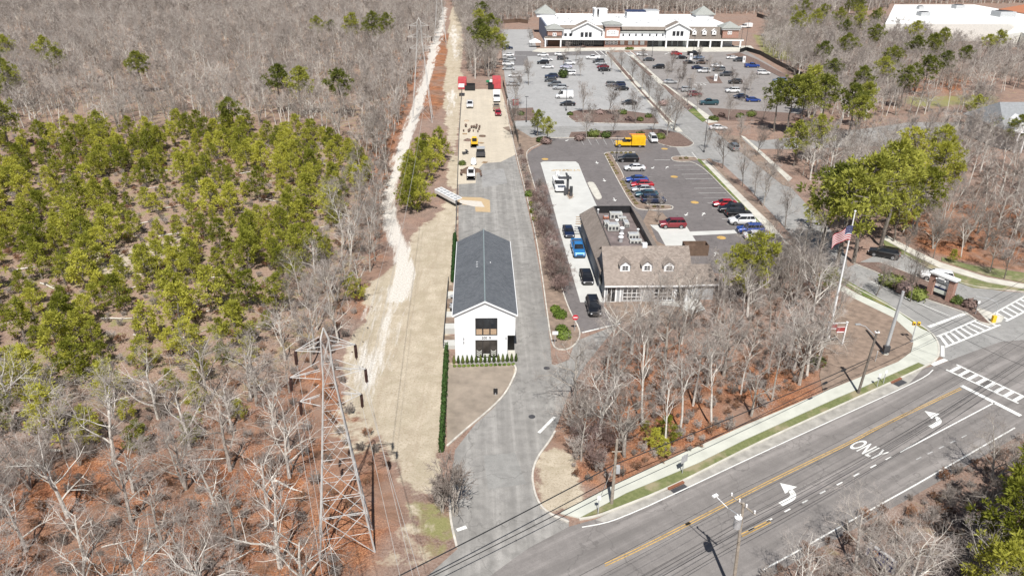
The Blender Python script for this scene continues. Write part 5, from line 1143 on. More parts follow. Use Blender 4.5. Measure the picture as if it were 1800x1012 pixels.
W('suv', 'white', 1237, 128, 0, 'white sport utility car left in the middle of the east plaza lot', GP)
W('sedan', 'white', 1259.5, 118.5, 180, 'white sedan behind bare branches in the middle of the east lot', GP)
W('suv', 'grey', 1263.5, 125.5, 0, 'grey car just below the white sedan in the middle of the east lot', GP)
W('suv', 'darkgrey', 1276.5, 134, 0, 'dark grey car right of the small tree island in the east lot', GP)
W('suv', 'black', 1292, 147.5, 0, 'black car at the lower right of the small tree island', GP)
W('sedan', 'white', 1286.5, 104, 0, 'white car at the upper end of the row along the black fence', GP)
W('suv', 'darkgrey', 1298.5, 108.5, 0, 'dark grey car second along the black fence', GP)
W('pickup', 'blue', 1321.5, 119, 180, 'blue pickup truck beside the black fence', GP)
W('suv', 'white', 1341.5, 131.5, 180, 'white sport utility car with open rear door beside the black fence', GP)
W('suv', 'blue', 1370, 145, 0, 'blue car at the end of the black fence beside the pines', GP, mat_=((.15, .2, .28), 'steelblue'))
W('suv', 'silver', 1209.5, 161.5, 180, 'silver sport utility car left of the dark red car in the east lot', GP)
W('suv', 'darkred', 1220.5, 169.5, 180, 'dark red car beside the boulevard sidewalk in the east lot', GP)
W('pickup', 'teal', 1245.5, 184.5, 0, 'dark teal pickup truck at the bottom of the east plaza lot', GP)
W('suv', 'white', 1287.5, 163, 0, 'white sport utility car in the bottom right row of the east lot', GP)
W('sedan', 'navy', 1301.5, 173, 0, 'navy car between the white and the blue car at the bottom right', GP)
W('sedan', 'blue', 1323.5, 179, 180, 'blue car nearest the big pines at the bottom right of the east lot', GP)
W('sedan', 'silver', 1178, 147, 180, 'silver white car crossing the boulevard between the two plaza lots')
W('sedan', 'white', 1262, 228.5, 180, 'white sedan driving at the boulevard corner above the bank lot')
W('suv', 'grey', 1289, 263, 90, 'grey car hidden behind bare street trees on the boulevard')
W('sedan', 'white', 1356, 72, 0, 'white car in the back row behind the black fence', 'cars behind the black fence')
W('sedan', 'silver', 1346, 64, 0, 'silver car behind the white one at the far back of the fence', 'cars behind the black fence')
# --- bank lot
W('suv', 'black', 1104, 284, 0, 'black sport utility car at the top of the bank lot', GB)
W('sedan', 'white', 1115.5, 299.5, 0, 'white sedan at the top of the bank lot', GB)
W('sedan', 'blue', 1119.5, 320, 0, 'dark blue sedan at the head of the five cars beside the shrub strip', GB)
W('sedan', 'red', 1128.5, 329, 0, 'red sedan second of the five cars beside the shrub strip', GB)
W('sedan', 'silver', 1130, 337.5, 0, 'silver sedan between the red and the dark car beside the shrub strip', GB)
W('sedan', 'teal', 1137, 346, 0, 'dark teal sedan fourth of the five cars beside the shrub strip', GB)
W('suv', 'navy', 1148, 356.5, 180, 'navy sport utility car lowest of the five cars beside the shrub strip', GB)
W('suv', 'darkred', 1181.5, 399.5, 0, 'dark red sport utility car behind the bank on the white pavement', GB)
W('sedan', 'red', 1274, 363, 0, 'bright red sedan at the top of the row beside the green strip', GB)
W('suv', 'black', 1285, 373, 0, 'black car just below the red one beside the green strip', GB)
W('suv', 'black', 1297.5, 381, 180, 'black sport utility car directly above the white one', GB)
W('suv', 'white', 1303, 393.5, 0, 'white sport utility car between the black and the blue one', GB)
W('suv', 'blue', 1318, 409, 0, 'bright blue sport utility car beside the green strip', GB)
W('sedan', 'white', 1330, 420, 180, 'white car just below the bright blue one', GB)
W('suv', 'darkgrey', 1349, 431, 0, 'dark grey car partly hidden by bare trees at the lower end of the bank row', GB)
W('minivan', 'white', 1147.5, 249, 270, 'small white van seen from the back beside the yellow truck')
# queue
W('sedan', 'navy', 999, 412, 270, 'navy car fourth from the front of the drive through queue', GQ)
W('pickup', 'brightblue', 1015.5, 444, 270, 'bright blue pickup truck in the drive through queue', GQ)
W('sedan', 'black', 1030.5, 492, 270, 'black sedan second in the drive through queue', GQ)
W('suv', 'black', 1043, 546, 270, 'black sport utility car at the front of the drive through queue', GQ)
W('suv', 'black', 1553, 451, 10+22, 'dark car on the entrance road under the pine trees')
W('suv', 'white', 1645, 492, 25, 'white car on the entrance road behind the brick pillar sign')

# --- trucks
def utility_truck():
    q = P(1107, 258); t = thing('utility_truck', 'yellow utility truck with a high box body and ladder rack parked across the stalls', 'truck', (q[0], q[1], .05), 0)
    yb = PAINT.setdefault('truckyellow', simple('truck_yellow', (.8, .47, .01), .35, var=.04, coat=.4))
    mb = MB(); L = 3.6
    mb.box(-3.6, -1.0, .55, -1.9, 1.0, 1.25); mb.box(-1.9, -1.0, .55, .1, 1.0, 1.35); mb.add([(-1.9, -.98, 1.35), (.1, -.98, 1.35), (.1, .98, 1.35), (-1.9, .98, 1.35), (-1.3, -.85, 2.05), (.1, -.85, 2.05), (.1, .85, 2.05), (-1.3, .85, 2.05)], [(4,5,6,7),(1,2,6,5)])
    mb.box(-3.7, -1.02, .5, -3.6, 1.02, .8); o = mb.build('cab', yb, t)
    g = MB(); g.add([(-1.92, -.96, 1.37), (-1.32, -.84, 2.0), (-1.32, .84, 2.0), (-1.92, .96, 1.37)], [(3,2,1,0)]); 
    for s in (-1, 1): g.add([(-1.75, s*.99, 1.37), (-.95, s*.99, 1.37), (-.95, s*.88, 1.95), (-1.25, s*.88, 1.95)], [(0,1,2,3) if s < 0 else (3,2,1,0)]); g.add([(-.85, s*.99, 1.37), (-.1, s*.99, 1.37), (-.1, s*.88, 1.95), (-.85, s*.88, 1.95)], [(0,1,2,3) if s < 0 else (3,2,1,0)])
    g.build('windows', 'carglass', o)
    b = MB(); b.box(.25, -1.15, .75, 3.6, 1.15, 2.75); b.box(.2, -1.2, .6, 3.7, 1.2, .74); b.build('box_body', yb, t)
    p = MB()
    for x in (.4, 1.4, 2.4): p.box(x, -1.17, 1.0, x+.85, -1.152, 2.3)
    p.build('locker_door', simple('yellow_door', (.72, .42, .01), .4), t)
    r = MB(); 
    for y in (.5, .9): r.tube([(-.2, y, 2.95), (3.7, y, 2.95)], .05, 5)
    for i in range(10): r.tube([(i*.4, .5, 2.95), (i*.4, .9, 2.95)], .035, 4)
    r.build('ladder', 'orange', t)
    ty, rim = wheel_proto(.45, .3)
    for x in (-2.75, 2.3):
        for s in (-1, 1):
            o = bpy.data.objects.new('wheel', ty); C.objects.link(o); o.parent = t; o.location = (x, s*.95, .45); o.rotation_euler[2] = math.pi/2; k = bpy.data.objects.new('rim', rim); C.objects.link(k); k.parent = o
    for s in (-1, 1): l = MB(); l.box(-3.72, s*.75-.15, .85, -3.61, s*.75+.15, 1.05); l.build('headlight', 'lampglass', t)
utility_truck()
def bucket_truck(px, py, label, boom=True, name='bucket_truck', boxc='white', rz=math.pi/2):
    q = P(px, py); t = thing(name, label, 'truck', (q[0], q[1], .05), rz)   # nose to -X before the turn
    mb = MB(); mb.box(-3.3, -1, .55, -1.8, 1, 1.3); mb.box(-1.8, -1, .55, 0, 1, 1.4); mb.add([(-1.8, -.98, 1.4), (0, -.98, 1.4), (0, .98, 1.4), (-1.8, .98, 1.4), (-1.25, -.85, 2.1), (0, -.85, 2.1), (0, .85, 2.1), (-1.25, .85, 2.1)], [(4,5,6,7),(1,2,6,5)]); mb.box(-3.42, -.9, .5, -3.3, .9, .8)
    o = mb.build('cab', 'white', t); g = MB(); g.add([(-1.83, -.94, 1.42), (-1.29, -.83, 2.05), (-1.29, .83, 2.05), (-1.83, .94, 1.42)], [(3,2,1,0)])
    for s in (-1, 1): g.add([(-1.65, s*.995, 1.42), (-.1, s*.995, 1.42), (-.1, s*.87, 2.02), (-1.2, s*.87, 2.02)], [(0,1,2,3) if s < 0 else (3,2,1,0)])
    g.build('windows', 'carglass', o)
    b = MB()
    if boom:
        b.box(.15, -1.05, .8, 3.3, -.6, 1.7); b.box(.15, .6, .8, 3.3, 1.05, 1.7); b.box(.15, -.6, .8, 3.3, .6, 1.0); b.build('utility_body', boxc, t)
        k = MB(); k.cyl((.8, 0, 1.0), .25, 1.1, 10, 'white'); k.obox((1.9, 0, 2.2), 3.2, .28, .3, 0, 'white'); k.box(3.2, -.35, 1.7, 3.9, .35, 2.5, 'white'); k.box(-.3, -.15, 2.3, .4, .15, 2.6, 'galv'); k.build('boom', None, t)
    else: b.box(.1, -1.1, .7, 3.8, 1.1, 2.6); b.build('box_body', boxc, t)
    ty, rim = wheel_proto(.42, .28)
    for x in (-2.5, 2.2):
        for s in (-1, 1):
            o = bpy.data.objects.new('wheel', ty); C.objects.link(o); o.parent = t; o.location = (x, s*.93, .42); o.rotation_euler[2] = math.pi/2; k = bpy.data.objects.new('rim', rim); C.objects.link(k); k.parent = o
    for s in (-1, 1): l = MB(); l.box(-3.44, s*.7-.13, .85, -3.3, s*.7+.13, 1.05); l.build('headlight', 'lampglass', t)
    return t
bucket_truck(982, 331, 'white bucket truck with a folded boom beside the drive up canopy')
bucket_truck(873, 177, 'white box truck parked in front of the red container on the right of the yard', False, 'box_truck')
bucket_truck(1310, 50, 'white box trailer truck parked behind the east end of the plaza', False, 'box_truck', rz=.3)
W('pickup', 'white', 826, 188, 270, 'white pickup truck in the yard in front of the black bin')
W('pickup', 'tan', 872.5, 193, 90, 'tan pickup truck between the box truck and the red car in the yard')
W('sedan', 'burgundy', 875.5, 202, 270, 'dark red car at the end of the row in the yard', mat_=((.38, .015, .03), 'yardred'))

# ---------------------------------------------------------------- the yard's machines
def container(px, py, label, name, mat, l=6.0, w_=2.4, h_=2.6, rz=0):
    q = P(px, py); t = thing(name, label, 'container', (q[0], q[1], .02), rz)
    b = MB(); b.box(-w_/2, 0, .1, w_/2, l, h_)
    for i in range(int(l/.4)):
        for s in (-1, 1): b.box(s*w_/2-(.05 if s < 0 else 0), .15+i*.4, .25, s*w_/2+(.05 if s > 0 else 0), .33+i*.4, h_-.15)
    b.build('shell', mat, t); d = MB()
    for s in (-1, 1): d.box(s*w_/4-w_/4+.05, -.06, .2, s*w_/4+w_/4-.05, -.004, h_-.12)
    for x in (-.8, -.3, .3, .8): d.tube([(x*w_/2.4, -.1, .2), (x*w_/2.4, -.1, h_-.15)], .03, 5)
    d.build('door', mat, t); return t
FR = simple('faded_red_steel', (.46, .07, .08), .7, var=.25, scale=.8)
container(812.5, 158, 'left red shipping container with a white top at the back of the yard', 'shipping_container', FR, 6, 2.7, 3.2)
container(873.5, 157, 'red shipping container on the right at the back of the yard', 'shipping_container', FR, 7, 2.7, 3.2)
mb = MB(); q = P(810.5, 150, 3.3); mb.box(q[0]-.8, q[1]-3, 3.23, q[0]+1.0, q[1]+2, 3.4); tag(mb.build('white_tarpaulin', 'white'), 'white tarpaulin sheet on top of the left red container', 'tarpaulin')
def skip(px, py, w_, l, label):
    q = P(px, py); t = thing('roll_off_bin', label, 'skip', (q[0], q[1], .02)); b = MB()
    b.box(-w_/2, 0, .15, w_/2, .1, 1.7); b.box(-w_/2, l-.1, .15, w_/2, l, 1.7); b.box(-w_/2, .1, .15, -w_/2+.1, l-.1, 1.7); b.box(w_/2-.1, .1, .15, w_/2, l-.1, 1.7); b.box(-w_/2+.1, .1, .15, w_/2-.1, l-.1, .3); b.build('shell', 'black', t)
    r = MB(); 
    for i in range(5): r.box(-w_/2+.1+i*(w_-.3)/4, -.08, .2, -w_/2+.2+i*(w_-.3)/4, -.004, 1.6)
    r.build('rib', 'black', t)
skip(826, 160, 3.4, 4.5, 'black roll off bin beside the left red container'); skip(863, 158, 1.9, 3.5, 'black roll off bin beside the right red container')
# loose material in the right bin
mb = MB(); q = P(858, 150); mb.sphere((q[0], q[1], 1.3), .8, 7, 5, 'green', .6, .3); mb.sphere((q[0]+1.1, q[1]-.3, 1.5), .7, 7, 5, 'white', .7, .3); tag(mb.build('debris_pile', None), 'green and white debris piled beside the right red container', 'debris')
def skid_steer(px, py, label, mat, rz):
    q = P(px, py); t = thing('skid_steer_loader', label, 'loader', (q[0], q[1], .02), rz)
    b = MB(); b.box(-.65, -1.1, .35, .65, 1.2, 1.1, mat); b.box(-.6, .7, 1.1, .6, 1.25, 1.45, mat); b.build('body', None, t)
    c_ = MB(); c_.box(-.5, -.6, 1.1, .5, .65, 2.0, 'carglass'); c_.box(-.55, -.65, 2.0, .55, .7, 2.1, mat)
    for x in (-.52, .52):
        for y in (-.6, .65): c_.box(x-.04, y-.04, 1.1, x+.04, y+.04, 2.0, 'black')
    c_.build('cab', None, t)
    for s in (-1, 1): a = MB(); a.tube([(s*.75, 1.1, 1.5), (s*.75, -.9, 1.35), (s*.75, -1.6, .4)], .09, 5); a.build('lift_arm', mat, t)
    k = MB(); k.add([(-.95, -1.6, .1), (.95, -1.6, .1), (.95, -2.2, .1), (-.95, -2.2, .1), (-.95, -1.6, .75), (.95, -1.6, .75)], [(0,1,2,3),(0,4,5,1),(3,4,0),(2,1,5)]); k.box(-.95, -1.6, .1, .95, -1.55, .75); k.build('bucket', 'dark', t)
    ty, rim = wheel_proto(.4, .28)
    for y in (-.6, .65):
        for s in (-1, 1):
            o = bpy.data.objects.new('wheel', ty); C.objects.link(o); o.parent = t; o.location = (s*.82, y, .4); k = bpy.data.objects.new('rim', rim); C.objects.link(k); k.parent = o
    return t
skid_steer(834, 256, 'yellow compact loader in the middle of the yard', 'yellow', 0); skid_steer(828, 312, 'white skid steer loader in front of the mulch pile', 'white', 0)
def cart(px, py):
    q = P(px, py); t = thing('utility_cart', 'dark utility cart with a pale canopy near the edge of the sandy yard', 'utility vehicle', (q[0], q[1], .02))
    b = MB(); b.box(-1.0, -1.5, .45, 1.0, 1.5, 1.0); b.box(-.95, -1.5, 1.0, .95, -.9, 1.3); b.build('body', 'dark', t)
    c_ = MB(); c_.box(-.95, -.8, 2.0, .95, 1.3, 2.1, 'silver_roof' if 'silver_roof' in M else 'galv'); 
    for x in (-.9, .9):
        for y in (-.75, 1.25): c_.box(x-.04, y-.04, 1.0, x+.04, y+.04, 2.0, 'black')
    c_.build('canopy', None, t); g = MB(); g.box(-.85, -.84, 1.3, .85, -.81, 1.95); g.build('windscreen', 'carglass', t)
    ty, rim = wheel_proto(.38, .28)
    for y in (-1.0, 1.0):
        for s in (-1, 1):
            o = bpy.data.objects.new('wheel', ty); C.objects.link(o); o.parent = t; o.location = (s*.95, y, .38); k = bpy.data.objects.new('rim', rim); C.objects.link(k); k.parent = o
cart(845, 275)
q = P(834, 291); mb = MB(); mb.tube([(q[0]-.2, q[1], .75), (q[0]-.2, q[1]+1.8, .75)], .65, 14, 'white'); mb.box(q[0]-.8, q[1]+.1, .02, q[0]+.4, q[1]+.3, .4, 'dark'); mb.box(q[0]-.8, q[1]+1.5, .02, q[0]+.4, q[1]+1.7, .4, 'dark'); mb.cyl((q[0]-.2, q[1]+.9, 1.35), .2, .15, 10, 'grey'); tag(mb.build('water_tank', None), 'round white water tank lying between the cart and the mulch pile', 'tank')
for px, py, r_, mt, l in [(822, 247, .8, 'mulch', 'low heap of dark soil left of the yellow loader'), (820, 213, .6, 'tan', 'small heap of pale sand above the potted shrubs'), (848, 240, .7, 'brown', 'small heap of brown mulch right of the potted shrubs')]:
    q = P(px, py); mb = MB(); mb.sphere((q[0], q[1], -.1), r_*1.4, 12, 7, mt, .5, .12); tag(mb.build('material_pile', None), l, 'pile')
t0_ = None
for px, py, l in [(817, 236, 'wooden pallet on the left of the yard below the potted shrubs'), (846, 252, 'wooden pallet right of the yellow loader'), (852, 286, 'wooden pallet right of the white water tank')]:
    q = P(px, py); t0_ = thing('pallet', l, 'pallet', q, px*.3, 'wooden pallets in the yard'); mb = MB()
    for k in range(5): mb.box(-.6, -.5+k*.23, .12, .6, -.38+k*.23, .15)
    mb.build('deck_boards', 'wood', t0_); mb = MB()
    for x_ in (-.55, 0, .45): mb.box(x_, -.5, .0, x_+.1, .54, .117)
    mb.build('stringers', 'wood', t0_)
mb = MB(); q = P(825, 303); mb.sphere((q[0], q[1]+.4, -.1), 1.9, 14, 8, 'brown', .55, .1); mb.sphere((q[0]+1.7, q[1]+.6, -.1), 1.0, 12, 8, 'brown', .7, .12); tag(mb.build('mulch_pile', None), 'dark brown mulch pile behind the white skid steer loader', 'pile', kind=None)
rr = random.Random(5); p0 = None
for px, py in [(819, 224), (829, 226), (833, 226), (837, 227), (842, 229), (826, 231), (832, 232), (840, 233), (843, 225), (815, 232), (824, 233), (846, 311), (811, 302), (843, 302), (811, 309), (845, 308), (838, 224)]:
    q = P(px, py)
    if p0 is None:
        p0 = thing('potted_shrub', 'small dark potted shrub set out on the sandy yard', 'potted plant', q, 0, 'potted shrubs in the yard'); mb = MB(); mb.tube([(0, 0, 0), (0, 0, .35)], [.16, .22], 8); mb.build('pot', 'black', p0)
        mb = MB(); mb.sphere((0, 0, .6), .33, 8, 6, 'mulch', 1.1, .3); mb.build('foliage', None, p0)
    else: copy_tree(p0, q, rr.uniform(0, 6), rr.uniform(.6, 1.0))
shrub('bush', 'dark green bush on the left side of the yard above the mulch pile', 'bush', P(812.5, 290), .9, 'needles_dark', .8, None, 120, .16, 9)
t = thing('equipment_pile', 'stack of dark dismantled equipment on the left side of the yard', 'equipment', P(818, 271)); mb = MB(); mb.obox((0, 0, .5), 1.6, .5, .12, .3, 'dark'); mb.obox((.3, .2, .8), .5, 1.6, .1, .2, 'dark'); mb.obox((-.3, -.4, .3), .6, .6, .6, .5, 'dark'); mb.build('frame', None, t)
# floodlight panel lying across the fence
a = Vector(P(770, 331, 1.6)); b = Vector(P(806, 350, 1.6)); d = b-a; t = thing('sign_frame', 'large white framed panel lying tilted beside the fence next to the sandy patch', 'frame', (a+b)/2, math.atan2(d.y, d.x)); L = d.length
mb = MB()
for y in (-.75, 0, .75): mb.box(-L/2, y-.06, -.06, L/2, y+.06, .06)
for i in range(7): x = -L/2+i*L/6; mb.box(x-.05, -.75, -.055, x+.05, .75, .055)
mb.build('frame', 'white', t); mb = MB(); mb.box(-L/2+.1, -.7, -.03, L/2-.1, .7, .0); mb.build('panel', 'grey', t); mb = MB(); mb.box(-L/2, -.83, -.7, L/2, -.77, .0); mb.build('face', 'white', t)
mb = MB(); 
for x in (-L/2+.2, 0, L/2-.2): mb.box(x-.05, -.5, -1.7, x+.05, -.4, -.07)
mb.build('support_legs', 'dark', t); t.rotation_euler[0] = .12
# tent, red bin by the plaza lot
q = P(940, 83); t = thing('canopy_tent', 'small white pop up tent at the left end of the plaza', 'tent', q); mb = MB(); hip(mb, -2.6, 2.6, -2, 2, 2.4, 3.8, 'white', .3); mb.build('cover', None, t)
for x in (-2.4, 2.4):
    for y in (-1.8, 1.8): mb = MB(); mb.cyl((x, y, 0), .06, 2.2, 6); mb.build('leg', 'grey', t)
q = P(906, 185); t = thing('collection_bin', 'bright red collection bin beside the black screen fence', 'bin', q); mb = MB(); mb.box(-.9, -.7, 0, .9, .7, 2.0); mb.build('body', 'red', t); mb = MB(); mb.box(-.95, -.75, 2.0, .95, .75, 2.15); mb.box(-.5, -.74, 1.2, .5, -.704, 1.6); mb.build('hatch', 'white', t)
q = P(897, 184); t = thing('collection_bin', 'white collection bin left of the bright red one', 'bin', q); mb = MB(); mb.box(-.9, -.7, 0, .9, .7, 1.7); mb.build('body', 'white', t); mb = MB(); mb.box(-.5, -.74, 1.0, .5, -.704, 1.4); mb.build('hatch', 'grey', t)

# ================================================================== TOWERS, POLES, WIRES, SIGNS
def lattice_tower(base, h_, bw, tw, label, rot=0.0, arms=True, full=True, dk=1.0, rr=1.0, ar=1.0, lr=1.0):
    t = thing('transmission_tower', label, 'pylon', base, rot)
    legs = [(-1, -1), (1, -1), (1, 1), (-1, 1)]
    def at(k, z):
        s = bw/2+(tw/2-bw/2)*min(1, (z/h_)*1.12)**.93; return Vector((legs[k][0]*s, legs[k][1]*s*dk, z))
    for k in range(4):
        m = MB(); m.tube([at(k, h_*q_/6) for q_ in range(7)], [(.08-.005*q_)*lr for q_ in range(7)], 4); m.build('leg', 'galv_pale', t)
    m = MB(); zs = [0, .21, .40, .56, .70, .80, .90, 1.0]; zs = [z*h_ for z in zs]
    for i, (a, b) in enumerate(zip(zs, zs[1:])):
        for k in range(4):
            k2 = (k+1) % 4; r = (.034 if i < 2 else .018)*rr
            m.tube([at(k, a), at(k2, b)], r, 4); m.tube([at(k2, a), at(k, b)], r, 4)
            if i: m.tube([at(k, a), at(k2, a)], r, 4)
            if i < 4 and full:
                mid = (at(k, a)+at(k2, b))/2; mid2 = (at(k2, a)+at(k, b))/2; m.tube([at(k, (a+b)/2), mid], .03, 3); m.tube([at(k2, (a+b)/2), mid2], .03, 3)
    m.build('bracing', 'galv_pale', t)
    tips = []
    for z, l in ((h_*.96, 3.6*ar), (h_*.85, 4.6*ar), (h_*.74, 3.8*ar)):
        for s in (-1, 1):
            a = MB(); w0 = bw/2+(tw/2-bw/2)*z/h_; tip = Vector((s*l, 0, z+.1))
            for yy in (-w0, w0): a.tube([(s*w0, yy, z), tip], .032*lr, 4); a.tube([(s*w0, yy, z+.9), tip], .028*lr, 4)
            a.tube([(s*w0, -w0, z+.9), (s*w0+(l-w0)*.5*s, 0, z+.1)], .03, 3); a.tube([(s*(w0+l)/2, -w0/2, z+.05), (s*(w0+l)/2, w0/2, z+.05)], .03, 3)
            a.build('cross_arm', 'galv_pale', t)
            i_ = MB(); 
            for yy in (-.22, .22):
                for q in range(9): i_.cyl((tip.x, yy, z-.15-q*.1), .12*lr, .05, 8)
                i_.cyl((tip.x, yy, z-1.1), .03, 1.15, 5)
            i_.build('insulator', simple('brown_insulator', (.06, .03, .025), .4) if 'ins' not in M else M['ins'], t)
            tips.append(Vector((tip.x, 0, z-1.1)))
    m = MB(); m.tube([at(0, h_), Vector((0, 0, h_+1.0))], .05, 4); m.tube([at(1, h_), Vector((0, 0, h_+1.0))], .05, 4); m.tube([at(2, h_), Vector((0, 0, h_+1.0))], .05, 4); m.tube([at(3, h_), Vector((0, 0, h_+1.0))], .05, 4); m.build('peak', 'galv_pale', t)
    mw = Matrix.Translation(base) @ Matrix.Rotation(rot, 4, 'Z')
    return [mw @ p for p in tips], mw @ Vector((0, 0, h_+1))
M['ins'] = simple('brown_insulator', (.06, .03, .025), .4)
_a, _b = Vector(P(567, 990)), Vector(P(662, 965)); _d = _b-_a
tb = (_a+_b)/2+Vector((-_d.y, _d.x, 0))*.5*.6
T1, top1 = lattice_tower(tb, PY(577, 596, tb.y)[2], _d.length, .6, 'tall pale lattice transmission tower standing in the leaf litter at the lower left', math.atan2(_d.y, _d.x)*.6, dk=.6, ar=.62)
T2, top2 = lattice_tower(Vector(P(743, 212)), 26, 5.6, 1.0, 'lattice transmission tower beside the dirt track level with the yard', full=False, lr=1, rr=.8, ar=.7)
T3, top3 = lattice_tower(Vector(P(774, 76)), 27, 5.6, 1.0, 'farthest lattice transmission tower beside the dirt track near the top', full=False, lr=1, rr=.8, ar=.7)
wire_m = simple('pale_conductor', (.5, .48, .45), .5, metal=.3); wire_d = simple('dark_cable', (.03, .03, .032), .6)
def wire(a, b, sag, r=.02, mat=wire_m, n=20):
    m = MB(); a, b = Vector(a), Vector(b); m.tube([a.lerp(b, i/n)-Vector((0, 0, sag*4*(i/n)*(1-i/n))) for i in range(n+1)], r, 4, caps=False); return m
def cable(a, b, sag, label, r=.02, mat=wire_m, group=None):
    o = wire(a, b, sag, r, mat).build('power_line', mat); tag(o, label, 'cable', group)
g = 'transmission conductors'
for i in range(6):
    e_ = Vector(P([591, 741, 567, 728, 580, 705][i], 1012, T1[i].z)); cable(T1[i], T1[i]+(e_-T1[i])*2.5, .6, 'pale conductor running down from the near tower out of the bottom of the view', .018, group=g)
    cable(T1[i], T2[i], 4.5, 'thin pale conductor strung between the near tower and the middle tower', .014, group=g)
    cable(T2[i], T3[i], 4, 'thin pale conductor strung between the middle and the farthest tower', .014, group=g)
# utility poles
def pole(px, py, top_px, top_py, label, r=.16, name='utility_pole', mat='wood_pole'):
    b = Vector(P(px, py)); tp = Vector(PY(top_px, top_py, b.y)); t = thing(name, label, 'utility pole', b)
    m = MB(); m.tube([(0, 0, -.05), tp-b], [r, r*.72], 8); m.build('pole', mat, t); return t, b, tp
tA, bA, tpA = pole(1075, 886, 1085, 772, 'weathered wooden utility pole on the grass verge beside the leafy grove')
m = MB(); z = (tpA-bA).z; m.obox((.3, 0, z*.55), .35, .3, .8, 0); m.build('equipment_box', 'galv', tA)
m = MB(); m.tube([(-.4, 0, z*.82), (.5, 0, z*.82)], .06, 5); m.build('crossarm', 'wood_pole', tA)
m = MB(); m.tube([(0, 0, z*.65), (-1.2, .3, .1)], .02, 4); m.build('guy_wire', 'galv', tA)
tB, bB, tpB = pole(1508, 692, 1543, 580, 'dark leaning wooden utility pole on the green verge near the crossing', mat='bark_dark')
z = (tpB-bB).z; m = MB(); dd = (tpB-bB); m.tube([dd*.9+Vector((0, 0, .0)), dd*.9+Vector((-1.1, .6, 1.0)), dd*.9+Vector((-1.7, .8, 1.15))], .04, 5); m.build('lamp_arm', 'galv', tB); m = MB(); c_ = dd*.9+Vector((-1.9, .85, 1.15)); m.obox(c_, .6, .22, .12); m.build('lamp_head', 'grey', tB)
m = MB(); c_ = dd*.97; m.obox(c_, .5, .3, .12); m.build('bracket', 'white', tB)
tC, bC, tpC = pole(1555, 622, 1588, 512, 'thick grey steel signal pole standing on the brown mulch', .24, 'signal_pole', 'galv')
m = MB(); dd = tpC-bC; m.obox(dd*.1+Vector((-.1, -.2, 0)), .75, .5, .9); m.build('control_box', 'dark', tC); m = MB(); m.cyl((0, 0, -.02), .45, .15, 12); m.build('base_plate', 'concrete', tC)
tD, bD, tpD = pole(1287, 1045, 1307, 884, 'wooden utility pole with transformer and crossarms in front of the highway at the bottom')
z = (tpD-bD).z; dd = tpD-bD; rd = Vector((math.cos(RD), math.sin(RD), 0)); rn = Vector((-rd.y, rd.x, 0))
m = MB(); c_ = dd*.83+rn*.0-rd*.42; m.cyl((c_.x, c_.y, c_.z-.55), .3, 1.0, 14, 'galv', .3); m.cyl((c_.x, c_.y, c_.z+.45), .3, .08, 14, 'white', .2); 
for s in (-.12, .12): m.cyl((c_.x+s, c_.y, c_.z+.5), .05, .25, 6, 'white')
m.build('transformer', None, tD)
m = MB(); c_ = dd*.98; m.tube([c_-rn*1.2, c_+rn*1.3], .07, 4, 'wood_pole'); cross = m.build('crossarm', None, tD)
m = MB()
for s in (-1.1, -.3, .4, 1.2): m.cyl(tuple(c_+rn*s+Vector((0, 0, .05))), .07, .25, 8)
m.build('insulator', 'white', cross)
m = MB(); c2 = dd*.86; m.tube([c2, c2+rn*1.4-Vector((0, 0, .2))], .04, 5, 'grey'); m.tube([c2+rn*1.4-Vector((0, 0, .2)), c2+rn*2.6+Vector((0, 0, .0))], .035, 5, 'white'); m.obox(c2+rn*2.8, .5, .25, .12, RD, 'white'); m.build('lamp_arm', None, tD)
wy = simple('dark_cable_two', (.04, .04, .042), .6)
# thick twin cables over pole A
for zf, k in ((.63, 0), (.31, 1)):
    pa = bA+(tpA-bA)*zf
    far = Vector(P(692+k*60, 1012, pa.z)); cable(far-(pa-far)*.6, pa, .25, ['upper', 'lower'][k]+' thick black cable from the bottom of the view to the pole on the verge', .05-.012*k, wire_d)
    pb = bB+(tpB-bB)*(.56-.04*k); cable(pa, pb, .25, ['upper', 'lower'][k]+' black cable from the pole on the verge to the leaning pole', .045-.012*k, wire_d)
    pc = pb+(pb-pa)*1.3; cable(pb, pc+Vector((0, 0, 3)), 1, ['upper', 'lower'][k]+' thin black cable from the leaning pole towards the crossing', .022, wire_d)
for f_, l in ((.55, 'upper'), (.4, 'lower')):
    q = bB+(tpB-bB)*f_; 
for px, py, l in ((1502, 646, 'black splice case on the upper cable near the leaning pole'), (1469, 684, 'black splice case on the lower cable near the leaning pole')):
    pa, pb = bA+(tpA-bA)*.63, bB+(tpB-bB)*.56
    if 'lower' in l: pa, pb = bA+(tpA-bA)*.31, bB+(tpB-bB)*.52
    u = .88 if 'upper' in l else .8; c_ = pa.lerp(pb, u)-Vector((0, 0, .12)); d = (pb-pa).normalized(); m = MB(); m.tube([c_-d*.42, c_-d*.3, c_+d*.3, c_+d*.42], [.05, .13, .13, .05], 8); tag(m.build('cable_splice_case', 'black'), l, 'splice case')
